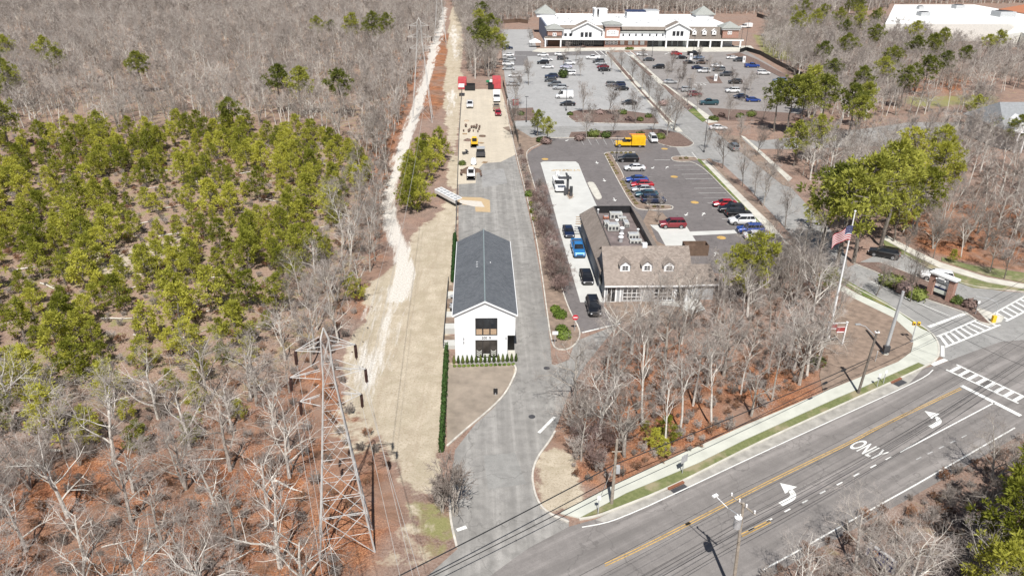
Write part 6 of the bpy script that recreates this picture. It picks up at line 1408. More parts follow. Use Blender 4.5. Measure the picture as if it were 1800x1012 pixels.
# conductors along the highway over pole D
pd = bD+dd; names = ['first', 'second', 'third', 'fourth', 'fifth', 'sixth', 'seventh']
for i, (off, zf) in enumerate([(-1.1, 1.02), (.4, 1.02), (1.2, 1.02), (0, .84), (0, .8), (.15, .7), (-.1, .62)]):
    p0 = bD+dd*zf*.98+rn*off; a = p0-rd*55+Vector((0, 0, .5)); b = p0+rd*48+rn*1.5+Vector((0, 0, 1.0))
    cable(a, p0, 1.0, names[i]+' black wire from the lower left to the transformer pole, counted from the road', .012 if i < 4 else .018, wire_d)
    cable(p0, b, 1.0, names[i]+' black wire from the transformer pole rightwards, counted from the road', .012 if i < 4 else .018, wire_d)
for k in range(2):
    q = bC+dd*0; cable(tpC-Vector((0, 0, .5+k)), Vector(P(1900, 640+k*40, 6)), .8, ['upper', 'lower'][k]+' span wire from the steel signal pole across the crossing', .02, wire_d)
# flagpole and flag
b = Vector(P(1455, 600)); tp = Vector(PY(1503, 373, b.y)); t = thing('flagpole', 'tall white flagpole rising from the mulch bed beside the red and white signs', 'flagpole', b)
m = MB(); m.tube([(0, 0, 0), tp-b], [.17, .07], 10); m.build('pole', 'white', t); m = MB(); m.sphere(tuple(tp-b+Vector((0, 0, .12))), .14, 8, 6); m.build('finial', 'white', t); m = MB(); m.cyl((0, 0, 0), .4, .25, 12); m.build('base', 'concrete', t)
def flag():
    top = Vector(PY(1500, 397, b.y-.1)); nx, nz = 30, 26; L, H = 2.9, 1.9; vs = []
    for j in range(nz+1):
        for i in range(nx+1):
            u = i/nx; v = j/nz; droop = -.62*L*u*u*.8
            x = -L*u*.78; y = .28*math.sin(u*9+v*1.5)*u; z = -v*H*(1-.15*u)+droop+.1*math.sin(u*7)
            vs.append((x, y, z))
    mt = [simple('flag_red', (.38, .015, .03), .8), simple('flag_white', (.62, .62, .62), .8), simple('flag_blue', (.02, .03, .14), .8)]
    me = MB(); [me.mi(q) for q in mt]; fs, mi = [], []
    for j in range(nz):
        for i in range(nx):
            a = j*(nx+1)+i; fs.append((a, a+1, a+nx+2, a+nx+1)); s = int(j/nz*13); 
            mi.append(2 if (i < nx*.4 and s < 7) else (s % 2))
    me.v = vs; me.f = fs; me.m = mi; o = me.build('flag'); o.location = top
    star = MB()
    for r in range(9):
        n = 6 if r % 2 == 0 else 5
        for c in range(n):
            u = (.4/6)*(c+.5+(0 if n == 6 else .5)); v = (7/13)*(r+.7)/9.4
            i, j = u*nx, v*nz; k = int(j)*(nx+1)+int(i); q = Vector(vs[k]); star.add([tuple(q+Vector((.05*math.cos(a_), -.03, .05*math.sin(a_)))) for a_ in (math.pi/2+k_*4*math.pi/5 for k_ in range(5))], [(0,1,2,3,4)])
    star.build('stars', mt[1], o); tag(o, 'United States flag hanging in folds from the top of the white flagpole', 'flag')
flag()
# red and white post sign next to the flagpole
b = Vector(P(1470, 607)); t = thing('post_sign', 'pair of small dark red boards hung between two tall white posts beside the flagpole', 'sign', b)
x2 = P(1481, 604)[0]-b.x; x1 = P(1452, 588)[0]-b.x
for x in (-1.6, .75): m = MB(); m.box(x-.09, -.09, 0, x+.09, .09, 3.4); m.box(x-.13, -.13, 3.4, x+.13, .13, 3.5); m.build('post', 'white', t)
for x0_, x1_, z0_, z1_ in ((-1.45, -.5, 2.4, 3.3), (-.42, .62, 1.9, 2.8)):
    m = MB(); m.box(x0_, -.05, z0_, x1_, .05, z1_); bo = m.build('board', simple('dark_red_board', (.33, .05, .05), .6), t); m = MB(); m.box(x0_+.04, -.065, z0_+.06, x1_-.04, -.052, z0_+.22); m.box(x0_, -.06, z1_-.08, x1_, -.052, z1_); m.build('white_band', 'white', bo)
m = MB(); m.box(-1.51, -.05, 3.3, .66, .05, 3.38); m.build('top_rail', 'white', t)
# entrance sign on brick pillars
a, bq = Vector(P(1634, 517)), Vector(P(1667, 530)); d = (bq-a); L = d.length; t = thing('entrance_sign', 'shopping centre entrance sign with a white peaked top between two brick pillars', 'sign', (a+bq)/2, math.atan2(d.y, d.x))
for s in (-1, 1): m = MB(); m.box(s*L/2-.4, -.4, 0, s*L/2+.4, .4, 3.3); m.build('pillar', 'brick', t)
m = MB(); m.box(-L/2-.5, -.5, 3.3, L/2+.5, .5, 3.45, 'navy'); m.box(-L/2-.6, -.6, 3.454, L/2+.6, .6, 3.7, 'white'); m.build('top_beam', None, t)
m = MB(); m.box(-L/2+.45, -.1, 1.7, L/2-.45, .1, 2.75); sb_ = m.build('upper_board', 'white', t)
m = MB(); m.box(-L/2+.45, -.12, 1.4, L/2-.45, .12, 1.68); m.build('divider', 'navy', t); m = MB(); m.box(-L/2+.45, -.1, .75, L/2-.45, .1, 1.38); m.build('lower_board', simple('pale_green_board', (.62, .66, .6), .7), t)
m = MB(); rs = random.Random(3); x = -L/2+.6
while x < L/2-.7: w__ = rs.uniform(.08, .2); m.box(x, -.125, 2.15, x+w__, -.102, 2.15+rs.uniform(.2, .36)); x += w__+.06
m.box(-L/2+.9, -.125, 1.88, L/2-.9, -.102, 1.94); m.build('lettering', 'grey', sb_)
for s in (-.8, .5): m = MB(); m.tube([(s, -.2, 3.0), (s, -.55, 3.1)], .03, 5); m.sphere((s, -.6, 3.02), .13, 8, 5); m.build('sign_lamp', 'white', t)
# blue banner sign at the lower right
a, bq = Vector(P(1526, 966, 1.6)), Vector(P(1571, 1000, 1.6)); d = bq-a; L = d.length; t = thing('roadside_sign', 'dark blue roadside sign with an orange disc behind bare branches at the lower right', 'sign', ((a+bq)/2).to_tuple(), math.atan2(d.y, d.x))
m = MB(); m.box(-L/2, -.12, -.45, L/2, .12, .75); bo = m.build('board', simple('deep_blue_board', (.015, .03, .2), .4), t); m = MB(); m.box(-L/2-.05, -.14, .75, L/2+.05, .14, .83); m.box(-L/2-.08, -.14, -.5, -L/2-.003, .14, .75); m.box(L/2+.003, -.14, -.5, L/2+.08, .14, .75); m.build('frame', 'white', t)
m = MB(); m.add([(-L/2+.75+.3*math.cos(x_), -.13, .3+.3*math.sin(x_)) for x_ in np.linspace(0, 6.2, 14)], [tuple(range(14))]); m.build('disc', 'orange', bo)
m = MB(); 
for z_, x0_, n_ in ((.25, -.1, 7), (-.2, -.3, 9)):
    for i in range(n_): m.box(x0_+i*.2, -.135, z_, x0_+i*.2+.13, -.122, z_+.22)
m.build('lettering', 'white', bo)
for s in (-1, 1): m = MB(); m.box(s*L*.35-.07, -.07, -1.6, s*L*.35+.07, .07, -.5); m.build('leg', 'white', t)
# small signs
def sign(px, py, h_, w_, hh, label, col='white', rz=0.0, shape='box', name='traffic_sign', txt=None, tc='white'):
    b = Vector(P(px, py)); t = thing(name, label, 'sign', b, rz); m = MB(); m.box(-.035, -.035, 0, .035, .035, h_); m.build('post', 'galv', t); m = MB()
    if shape == 'box': m.box(-w_/2, -.06, h_-hh, w_/2, -.037, h_)
    else:
        n = 8 if shape == 'oct' else 20; c_ = [(w_/2*math.cos(a+math.pi/8), w_/2*math.sin(a+math.pi/8)) for a in np.linspace(0, 2*math.pi, n+1)[:-1]]
        m.add([(x, -.06, h_-w_/2+z) for x, z in c_]+[(x, -.037, h_-w_/2+z) for x, z in c_], [tuple(range(n))[::-1], tuple(range(n, 2*n))]+[(i, (i+1) % n, n+(i+1) % n, n+i) for i in range(n)])
    f = m.build('panel', col, t)
    if txt:
        vs, fs = text_mesh(txt, w_*.3, .003, True); m = MB(); m.add([(x, -.066-z, h_-(w_ if shape != 'box' else hh)/2+y) for x, y, z in vs], fs); m.build('lettering', tc, f)
    return t
t_ = sign(1010, 583, 2.6, .8, .8, 'round red and white no entry sign at the exit of the drive through', 'red', 0, 'round'); m = MB(); m.box(-.28, -.075, 2.13, .28, -.062, 2.27); m.build('white_bar', 'white', [c for c in t_.children if c.name.startswith('panel')][0])
sign(975, 608, 2.2, .75, .5, 'small white sign at the tip of the kerb island beside the round shrubs')
sign(871, 695, 1.0, .5, .55, 'small dark sign in the bare soil in front of the white house', 'black')
sign(1051, 903, 2.2, .35, .5, 'small white sign on a thin post at the left end of the grass verge')
sign(1199, 833, 2.4, .9, .9, 'grey back of a diamond traffic sign on the grass verge', 'galv', .6)
sign(1541, 681, 2.0, .3, .5, 'left of two small white signs on the verge beside the leaning pole')
sign(1552, 675, 2.0, .3, .5, 'right of two small white signs on the verge beside the leaning pole')
sign(1538, 636, 1.6, .1, .1, 'thin bare metal stake in the mulch below the steel pole')
sign(1714, 553, 2.2, .35, .4, 'small sign on the tip of the median beside the green shrubs')
def signal(px, py, h_, label, ped=True):
    b = Vector(P(px, py)); t = thing('pedestrian_signal', label, 'traffic signal', b); m = MB(); m.tube([(0, 0, 0), (0, 0, h_)], .07, 8); m.cyl((0, 0, 0), .2, .12, 10); m.build('post', 'galv', t)
    for s in (-1, 1):
        m = MB(); m.box(s*.32-.18, -.12, h_-.55, s*.32+.18, .12, h_-.1, 'yellow'); m.box(s*.32-.14, -.2, h_-.2, s*.32+.14, -.121, h_-.14, 'yellow'); m.box(s*.32-.12, -.125, h_-.5, s*.32+.12, -.121, h_-.2, 'black'); m.build('signal_head', None, t)
signal(1602, 601, 3.1, 'grey post with two yellow pedestrian signal heads on the sidewalk corner')
b = Vector(P(1745, 567)); t = thing('signal_post', 'short yellow signal post on the tip of the median with a curved arm', 'traffic signal', b); m = MB(); m.box(-.25, -.2, 0, .25, .2, 1.1); m.build('cabinet', 'yellow', t); m = MB(); m.tube([(0, 0, 1.1), (0, 0, 2.6), (-.3, .1, 3.2), (-1.3, .5, 3.5), (-2.8, 1.0, 3.6)], .04, 5); m.build('arm', 'galv', t)
# lot light poles
l0 = None
for px, py, hh in [(1237, 268, 8), (994, 0, 0), (1060, 131, 8), (925, 215, 7), (995, 195, 7), (1208, 186, 8), (1146, 100, 8), (1020, 95, 8), (1301, 85, 8), (1083, 285, 6), (1218, 100, 8), (1310, 85, 12)]:
    if not hh: continue
    q = P(px, py); lb = 'thin dark lot light pole %s' % {1237: 'at the top corner of the bank lot green strip', 1060: 'beside the top of the third parking row', 925: 'on the left planted island of the plaza lot', 995: 'beside the black sedan and white van', 1208: 'beside the boulevard sidewalk of the east lot', 1146: 'at the top of the boulevard', 1020: 'in front of the plaza left gable', 1301: 'in front of the right brick tower', 1083: 'on the strip beside the black car in the bank lot', 1218: 'near the black pickup truck', 1310: 'tallest, at the east end of the plaza'}[px]
    t = thing('lot_light_pole', lb, 'light pole', q, 0, 'parking lot light poles'); m = MB(); m.tube([(0, 0, 0), (0, 0, hh)], [.1, .06], 6); m.cyl((0, 0, 0), .25, .5, 8); m.build('pole', 'dark', t); m = MB(); m.box(-.5, -.15, hh-.05, .5, .15, hh+.08); m.build('lamp_head', 'dark', t)
# chargers / white cabinets in the east lot
for px, py, l in [(1214, 105, 'left'), (1257, 143, 'middle'), (1307, 110, 'right')]:
    q = P(px, py); t = thing('charging_cabinet', 'white charging cabinet between parked cars in the east lot, %s one of three' % l, 'cabinet', q, 0, 'white cabinets in the east lot'); m = MB(); m.box(-.55, -.4, 0, .55, .4, 2.4); m.build('housing', 'white', t); m = MB(); m.box(-.35, -.43, .9, .35, -.404, 1.9); m.build('display', 'grey', t)

# ================================================================== TREES
def rvec(rnd): 
    while True:
        v = Vector((rnd.uniform(-1, 1), rnd.uniform(-1, 1), rnd.uniform(-1, 1)))
        if .05 < v.length < 1: return v.normalized()
def bare_meshes(seed, H, kind='oak', twigmat='twig', barkmat='bark', tw=1.0, q3=5):
    """leafless tree: trunk with its limbs (one mesh) and the crown of twigs (another)"""
    rnd = random.Random(seed); T = MB(); Cn = MB()
    sp = dict(oak=dict(trunk=.25, n1=8, spread=.85, l1=.5, up=.35, r=.0235), slim=dict(trunk=.45, n1=8, spread=.6, l1=.34, up=.5, r=.015), bush=dict(trunk=.03, n1=11, spread=.75, l1=.62, up=.55, r=.012), lot=dict(trunk=.25, n1=11, spread=.7, l1=.42, up=.65, r=.013))[kind]
    def limb(p, d, L, r, lev):
        n = 4 if lev < 2 else 3; pts = [p]; rs = [r]; dd = d.copy()
        for i in range(n):
            dd = (dd + rvec(rnd)*(.26 if lev else .10) + Vector((0, 0, .10*sp['up']*(1 if lev else .3)))).normalized(); p = p+dd*L/n; pts.append(p); rs.append(max(.007, r*(1-.72*(i+1)/n)))
        if lev < 3: T.tube(pts, rs, 6 if lev == 0 else 4 if lev == 1 else 3, None, False)
        else: Cn.tube(pts, [x*tw for x in rs], 3, None, False)
        if lev >= 4: return
        k = {0: sp['n1'], 1: 6, 2: 5, 3: q3}[lev]
        for j in range(k):
            t = rnd.uniform(.28, 1.0) if lev else sp['trunk']+(1-sp['trunk'])*(j+.5)/k
            i = min(int(t*n), n-1); q = pts[i].lerp(pts[i+1], t*n-i); side = rvec(rnd); tang = (pts[i+1]-pts[i]).normalized(); side = (side-tang*side.dot(tang)).normalized()
            if lev == 0: a = j*2.4+rnd.uniform(-.5, .5); side = Vector((math.cos(a), math.sin(a), 0))
            s_ = sp['spread']*rnd.uniform(.7, 1.2); nd_ = (tang*(1-.45*s_)+side*s_+Vector((0, 0, sp['up']*.35))).normalized()
            if lev == 0: l_ = H*sp['l1']*rnd.uniform(.75, 1.15)*(1-.35*t if kind != 'slim' else 1.05-.5*t)
            else: l_ = L*rnd.uniform(.42, .62)
            limb(q, nd_, l_, max(.008, rs[i]*rnd.uniform(.45, .66)), lev+1)
    if kind == 'bush':
        for j in range(5):
            a = j*1.26; limb(Vector((.1*math.cos(a), .1*math.sin(a), -.05)), Vector((math.cos(a)*.35, math.sin(a)*.35, 1)).normalized(), H*.55, H*sp['r'], 1)
    elif kind == 'oak' and rnd.random() < .5:
        a = rnd.uniform(0, 6.28); limb(Vector((0, 0, -.1)), Vector((.22*math.cos(a), .22*math.sin(a), 1)).normalized(), H*.75, H*sp['r'], 0); limb(Vector((0, 0, -.1)), Vector((-.3*math.cos(a), -.3*math.sin(a), 1)).normalized(), H*.65, H*sp['r']*.8, 0)
    else: limb(Vector((0, 0, -.1)), Vector((rnd.uniform(-.08, .08), rnd.uniform(-.08, .08), 1)).normalized(), H*(.72 if kind != 'slim' else .9), H*sp['r'], 0)
    return T.mesh('trunk', barkmat), Cn.mesh('crown', twigmat)
def pine_meshes(seed, H, kind='young', nm='needles'):
    """pitch pine: trunk with limbs, crown of needle tufts"""
    rnd = random.Random(seed); T = MB(); Cn = MB()
    base = {'young': .10, 'tall': .5, 'mid': .3}[kind]; R = {'young': .49, 'tall': .29, 'mid': .34}[kind]*H
    lean = Vector((rnd.uniform(-.05, .05), rnd.uniform(-.05, .05), 1)); n = 6; pts = [lean*H*i/n*.96+Vector((rnd.uniform(-.02, .02)*H, rnd.uniform(-.02, .02)*H, 0))*(i > 0) for i in range(n+1)]
    T.tube(pts, [H*.019*(1-.85*i/n)+.015 for i in range(n+1)], 6, None, False)
    nb = {'young': 30, 'tall': 38, 'mid': 40}[kind]
    def tuft(c, r, d0):
        m = 34
        for _ in range(m):
            d = (rvec(rnd)+Vector((0, 0, .35))+d0*.4).normalized(); o = c+d*r*rnd.uniform(.15, .9); s = d.cross(rvec(rnd)); s = s.normalized() if s.length > .01 else Vector((1, 0, 0)); l = r*rnd.uniform(.45, .8); w_ = r*rnd.uniform(.10, .22)
            Cn.add([o-s*w_, o+s*w_, o+d*l], [(0, 1, 2)])
    for j in range(nb):
        t = base+(1-base)*((j+rnd.random())/nb)**.9; z = min(t, .985)*n; i = int(z); p = pts[i].lerp(pts[i+1], z-i); a = j*2.4+rnd.uniform(-.5, .5)
        prof = (math.sin(math.pi*min(1, (t-base)/(1-base)*.78+.22))**.7) if kind != 'young' else (1.06-.85*((t-base)/(1-base)))*min(1, .55+(t-base)*3); l = R*prof*rnd.uniform(.5, 1.15)
        d = Vector((math.cos(a), math.sin(a), rnd.uniform(.05, .6) if kind != 'young' else rnd.uniform(.2, .8))).normalized(); e = p+d*l
        T.tube([p, (p+e)/2+Vector((0, 0, -.03*l)), e], [H*.0065, H*.0045, .012], 3, None, False)
        k = max(2, int(l/(H*(.065 if kind != 'young' else .1))))
        for q in range(k):
            f_ = .35+.65*(q+1)/k; c = p.lerp(e, f_)+rvec(rnd)*l*.16; tuft(c, H*(.05 if kind != 'young' else .075)*rnd.uniform(.6, 1.35), d)
    for q in range(3): tuft(pts[-1]+rvec(rnd)*H*.03, H*.06, Vector((0, 0, 1)))
    if kind != 'young':
        for j in range(7):
            z = rnd.uniform(.15, base)*n; i = int(z); p = pts[i].lerp(pts[i+1], z-i); T.tube([p, p+rvec(rnd)*H*.07], [H*.004, .008], 3, None, False)
    return T.mesh('trunk', 'bark_dark'), Cn.mesh('crown', nm)
def proto(name, cat, meshes):
    return name, cat, meshes
def plant(pr, loc, rz, sc, label, group):
    name, cat, (tm, cm) = pr; t = thing(name, label, cat, loc, rz, group); t.scale = sc if isinstance(sc, tuple) else (sc, sc, sc)
    for nm, me in (('trunk', tm), ('crown', cm)):
        o = bpy.data.objects.new(nm, me); C.objects.link(o); o.parent = t
    return t
OAK = [proto('bare_oak', 'bare tree', bare_meshes(100+i, 10.5, 'oak', 'twig', 'bark_pale' if i % 2 else 'bark', 1.0, 4)) for i in range(6)]
SLIM = [proto('bare_tree', 'bare tree', bare_meshes(200+i, 11, 'slim', 'twig', 'bark' if i % 3 else 'bark_pale')) for i in range(5)]
BUSH = [proto('bare_shrub', 'bare shrub', bare_meshes(300+i, 4.0, 'bush', 'twig' if i < 2 else 'twig_red', 'bark' if i < 2 else 'twig_red', 1.5)) for i in range(4)]
LOT = [proto('bare_street_tree', 'street tree', bare_meshes(400+i, 8, 'lot', 'twig', 'bark_dark' if i else 'bark', 1.05)) for i in range(3)]
PY_ = [proto('pitch_pine', 'pine tree', pine_meshes(500+i, 5.2, 'young')) for i in range(6)]
PT = [proto('tall_pine', 'pine tree', pine_meshes(600+i, 13, 'tall', 'needles_mid')) for i in range(4)]
PM = [proto('pine_tree', 'pine tree', pine_meshes(700+i, 9, 'mid', 'needles_mid')) for i in range(4)]
PB = [proto('pine_tree', 'pine tree', pine_meshes(750+i, 9, 'mid')) for i in range(3)]
rt = random.Random(11)
BLOCK = [wpoly(p) for p in [
    [(878, 41), (932, 41), (945, 27), (1330, 27), (1338, 60), (1330, 95), (1420, 150), (1420, 205), (1400, 212), (1262, 214), (905, 222), (884, 110)],
    [(1262, 205), (1330, 232), (1450, 222), (1600, 203), (1700, 203), (1700, 238), (1560, 262), (1410, 268), (1395, 300), (1470, 408), (1500, 455), (1400, 470), (1300, 280), (1180, 262)],
    [(1500, 505), (1580, 555), (1640, 583), (1800, 560), (1800, 495), (1730, 482), (1650, 455), (1560, 405), (1480, 400), (1440, 470)],
    [(1490, 524), (1605, 590), (1605, 615), (1450, 700), (1440, 670), (1462, 560)],
    [(905, 225), (1240, 260), (1400, 460), (1395, 480), (1255, 500), (1250, 560), (1180, 548), (1100, 566), (1060, 585), (1000, 700), (940, 820), (945, 905), (980, 912), (1450, 702), (1620, 640), (1900, 560), (1900, 735), (1790, 775), (1455, 965), (1200, 1115), (720, 1250), (800, 960), (790, 800), (600, 1150), (560, 1150), (700, 850), (640, 745), (600, 700), (620, 600), (655, 480), (675, 400), (672, 370), (700, 250), (760, 60), (775, 0), (812, 0), (812, 140), (885, 150)],
    [(1545, 45), (1560, 5), (1900, 5), (2000, 100), (1800, 95), (1740, 70)],
    [(1590, 165), (1900, 160), (1900, 190), (1700, 190), (1600, 195)], [(1725, 185), (1900, 185), (1900, 300), (1740, 285)],
    [(590, 985), (550, 960), (600, 930), (680, 935), (680, 985)]]]
def blocked(x, y): return any(inpoly(np.array([x]), np.array([y]), b)[0] for b in BLOCK)
def scatter(poly, spacing, n, seed, avoid=True, jitterfail=30):
    rnd = random.Random(seed); w_ = wpoly(poly); xs = [p[0] for p in w_]; ys = [p[1] for p in w_]; out = []; cell = {}
    N = n*jitterfail; X = np.array([rnd.uniform(min(xs), max(xs)) for _ in range(N)]); Y = np.array([rnd.uniform(min(ys), max(ys)) for _ in range(N)])
    ok = inpoly(X, Y, w_)
    if avoid:
        for b in BLOCK: ok &= ~inpoly(X, Y, b)
    for x, y in zip(X[ok], Y[ok]):
        k = (int(x//spacing), int(y//spacing)); bad = False
        for i in (-1, 0, 1):
            for j in (-1, 0, 1):
                for q in cell.get((k[0]+i, k[1]+j), ()):
                    if (q[0]-x)**2+(q[1]-y)**2 < spacing*spacing: bad = True
        if bad: continue
        cell.setdefault(k, []).append((x, y)); out.append((x, y))
        if len(out) >= n: break
    return out
# ---- pines one can place one by one
G_P = 'pines of the young pine stand left of the sandy strip'
young = scatter([(-60, 245), (250, 238), (420, 232), (560, 240), (640, 262), (652, 320), (600, 360), (580, 450), (500, 520), (470, 600), (420, 660), (300, 700), (120, 705), (-80, 700)], 2.9, 420, 21, False, 40)
young = [q for q in young if math.sin(q[0]*.21+1.3*math.sin(q[1]*.11))*math.sin(q[1]*.19+1.1*math.sin(q[0]*.13)) > -.6]
young.sort(key=lambda q: q[1])
for x, y in young[:178]+scatter([(0, 705), (400, 700), (430, 740), (300, 800), (0, 790)], 5, 12, 77, False):
    plant(PY_[rt.randrange(6)], (x, y, 0), rt.uniform(0, 6.28), rt.choice([rt.uniform(.5, .85), rt.uniform(.85, 1.35)]), 'yellow green young pitch pine in the dense stand left of the sandy strip', G_P)
for px, py, h_, l in [(86, 130, 1.0, 'large round topped pine in the far left wood'), (110, 135, .8, 'smaller pine right of the large round topped one in the far left wood'), (20, 118, .9, 'pine at the left edge of the far wood'), (-5, 128, 1, 'pine at the left edge of the far wood, half out of view'),
                      (250, 165, .95, 'flat topped pine on a dark bare trunk alone in the far left wood'), (493, 200, 1.0, 'tall pine on the left of the pair in the middle of the far wood'), (530, 205, 1.0, 'darker tall pine on the right of the pair in the middle of the far wood'),
                      (600, 205, .95, 'tall pine right of the pair, nearest the dirt track'), (408, 245, .75, 'tiered pine between the flat topped pine and the pair'), (178, 255, .65, 'small pine at the upper edge of the young pine stand'),
                      (560, 75, .9, 'leftmost pine of the far cluster by the dirt track'), (585, 70, .7, 'second pine of the far cluster by the dirt track'), (620, 80, 1.1, 'third pine of the far cluster by the dirt track'), (655, 85, 1.2, 'largest pine of the far cluster by the dirt track'), (680, 75, 1.0, 'rightmost pine of the far cluster by the dirt track'), (20, 190, 1.1, 'dark broad pine at the left edge beside the young stand'), (-10, 215, 1.1, 'dark broad pine lowest at the left edge beside the young stand'), (20, 265, 1.0, 'big pine at the left edge of the young stand')]:
    plant(PT[rt.randrange(4)] if px > 200 and py > 100 else PM[rt.randrange(4)], P(px, py), rt.uniform(0, 6.28), h_*1.05 if px > 200 and py > 100 else h_*1.4, l, 'pines of the far wood')
mass_young = young[178:]
i = 0
for px, py in [(718, 318), (745, 298), (735, 285), (765, 300), (772, 282), (755, 318), (725, 338), (722, 375), (712, 360), (735, 372), (728, 352), (745, 276)]:
    plant(PY_[i % 6], P(px, py), i*1.7, rt.uniform(.95, 1.4), 'young pine in the clump beside the dirt track above the leaning white panel', 'pines in the clump beside the dirt track'); i += 1
plant(PY_[2], P(622, 528), 0, .8, 'small lone pine beside the sandy strip left of the white house', None)
for px, py, s, l in [(840, 100, 1.15, 'left'), (852, 125, 1.2, 'lower middle'), (868, 118, 1.1, 'lower right'), (845, 75, 1.1, 'upper left'), (862, 88, 1.15, 'upper right'), (850, 50, 1.0, 'topmost'), (882, 108, .7, 'small right hand')]:
    plant(PT[rt.randrange(4)], P(px, py), rt.uniform(0, 6.28), s, 'tall pine behind the yard containers, the %s tree of the clump' % l, 'tall pines behind the yard')
G_R = 'tall pines of the right hand wood'
for px, py, s, k, l in [(1360, 232, 1.05, 0, 'leftmost tall pine of the cluster beside the plaza east lot'), (1380, 236, 1.15, 0, 'second tall pine from the left in the cluster beside the plaza east lot'), (1405, 240, 1.2, 0, 'third tall pine in the cluster beside the plaza east lot'), (1418, 205, 1.1, 0, 'upper pine of the cluster beside the plaza east lot'), (1440, 232, 1.15, 0, 'fourth tall pine in the cluster beside the plaza east lot'), (1395, 292, 1.15, 1, 'lower pine hanging over the boulevard below the cluster'), (1428, 285, 1.2, 1, 'low pine at the foot of the cluster beside the boulevard'),
                       (1490, 240, 1.05, 0, 'broad pine right of the cluster beside the plaza east lot'), (1510, 225, .95, 0, 'narrow pine just right of the broad pine'), (1500, 250, .9, 0, 'dark pine in front of the broad pine'),
                       (1590, 385, 1.4, 1, 'big bright pine between the side road and the entrance road, left half'), (1632, 370, 1.5, 1, 'big bright pine between the side road and the entrance road, right half'), (1565, 365, 1.2, 1, 'pine on the left shoulder of the big bright pines'), (1610, 412, 1.35, 1, 'lowest of the big bright pines above the entrance road'), (1590, 310, 1.2, 1, 'smaller pine above the big bright pines'), (1640, 315, 1.3, 1, 'pine on the right shoulder of the big bright pines'),
                       (1500, 462, 1.4, 0, 'tall pine over the entrance road, left of the dark car'), (1464, 492, 1.35, 0, 'pine left of the tall one over the entrance road'), (1548, 432, 1.4, 0, 'tall dark trunked pine right above the dark car'), (1570, 425, 1.0, 1, 'low pine beside the dark car on the entrance road'), (1440, 458, 1.25, 0, 'pine behind the flag'), (1450, 525, .55, 1, 'small dark pine below the flag'), (1425, 400, .6, 1, 'small pine at the lower end of the boulevard strip'),
                       (1315, 533, 1.2, 1, 'bright round pine in front of the bank lot, right half'), (1288, 535, 1.0, 1, 'bright round pine in front of the bank lot, left half'),
                       (1545, 165, .9, 0, 'tall pine left of the centre of the right wood'), (1460, 165, .85, 0, 'slender pine above the broad one in the right wood'), (1560, 150, 1.0, 0, 'middle pine of the right wood below the store'), (1600, 120, .95, 0, 'dark pine left of a pair below the store'), (1632, 125, 1.05, 0, 'round pine right of the dark one below the store'), (1652, 100, .9, 0, 'pine in front of the store wall'), (1728, 110, .85, 0, 'left of two dark pines in front of the store'), (1748, 108, .95, 0, 'right of two dark pines in front of the store'),
                       (1705, 222, .95, 1, 'round pine in front of the grassy bank at the right'), (1745, 255, .8, 1, 'pine left of the grey building porch'), (1775, 265, 1.0, 1, 'pine in front of the grey building'), (1800, 262, 1.0, 1, 'pine at the right edge in front of the grey building')]:
    plant(PB[rt.randrange(3)] if 'bright' in l else (PT if k == 0 else PM)[rt.randrange(4)], P(px, py), rt.uniform(0, 6.28), s, l, G_R)
for px, py, s, l in [(1440, 130, .9, 'between the black fence and the pine belt'), (1480, 120, 1.0, 'right of the black fence below the pine belt'), (1510, 185, .9, 'above the slender pines of the right wood'), (1580, 190, .95, 'in the middle of the right wood above the side road'), (1620, 170, 1.0, 'left of the grassy bank in the right wood'), (1650, 150, .9, 'above the grassy bank in the right wood'), (1690, 130, .8, 'right of the store pines'), (1600, 90, 1.0, 'just left of the store corner'), (1530, 100, 1.0, 'below the left corner of the store')]:
    plant(PT[rt.randrange(4)], P(px, py), rt.uniform(0, 6.28), s, 'scattered pine '+l, G_R)
for i, (px, py) in enumerate(scatter([(1375, 55), (1400, 25), (1550, 20), (1560, 60), (1500, 85), (1400, 80)], 8, 17, 5)): plant(PM[i % 4], (px, py, 0), i, rt.uniform(1.1, 1.5), 'pine in the pine belt between the plaza and the store', 'pines between the plaza and the store')
for px, py, s, l in [(1805, 985, 1.25, 'big bright pine at the lower right corner, right half'), (1752, 1010, 1.1, 'big bright pine at the lower right corner, left half'), (1835, 925, 1.15, 'bright pine at the right edge below the highway'), (1725, 1085, .85, 'low pine in the bottom right corner'), (1800, 1075, 1.1, 'pine below the big ones in the bottom right corner')]:
    plant(PB[rt.randrange(3)], P(px, py), rt.uniform(0, 6), s, l, 'pines in the lower right corner')
for px, py, s, l in [(1150, 790, .5, 'left'), (1172, 775, .6, 'upper'), (1165, 805, .45, 'lower'), (1135, 762, .3, 'smallest')]:
    plant(PY_[rt.randrange(6)], P(px, py), rt.uniform(0, 6), s, 'low green juniper bush in the leafy grove beside the highway, the %s of four' % l, 'green bushes in the grove')
plant(PY_[1], P(1673, 462), 0, .45, 'dark green rounded bush beside the entrance road sidewalk', None)
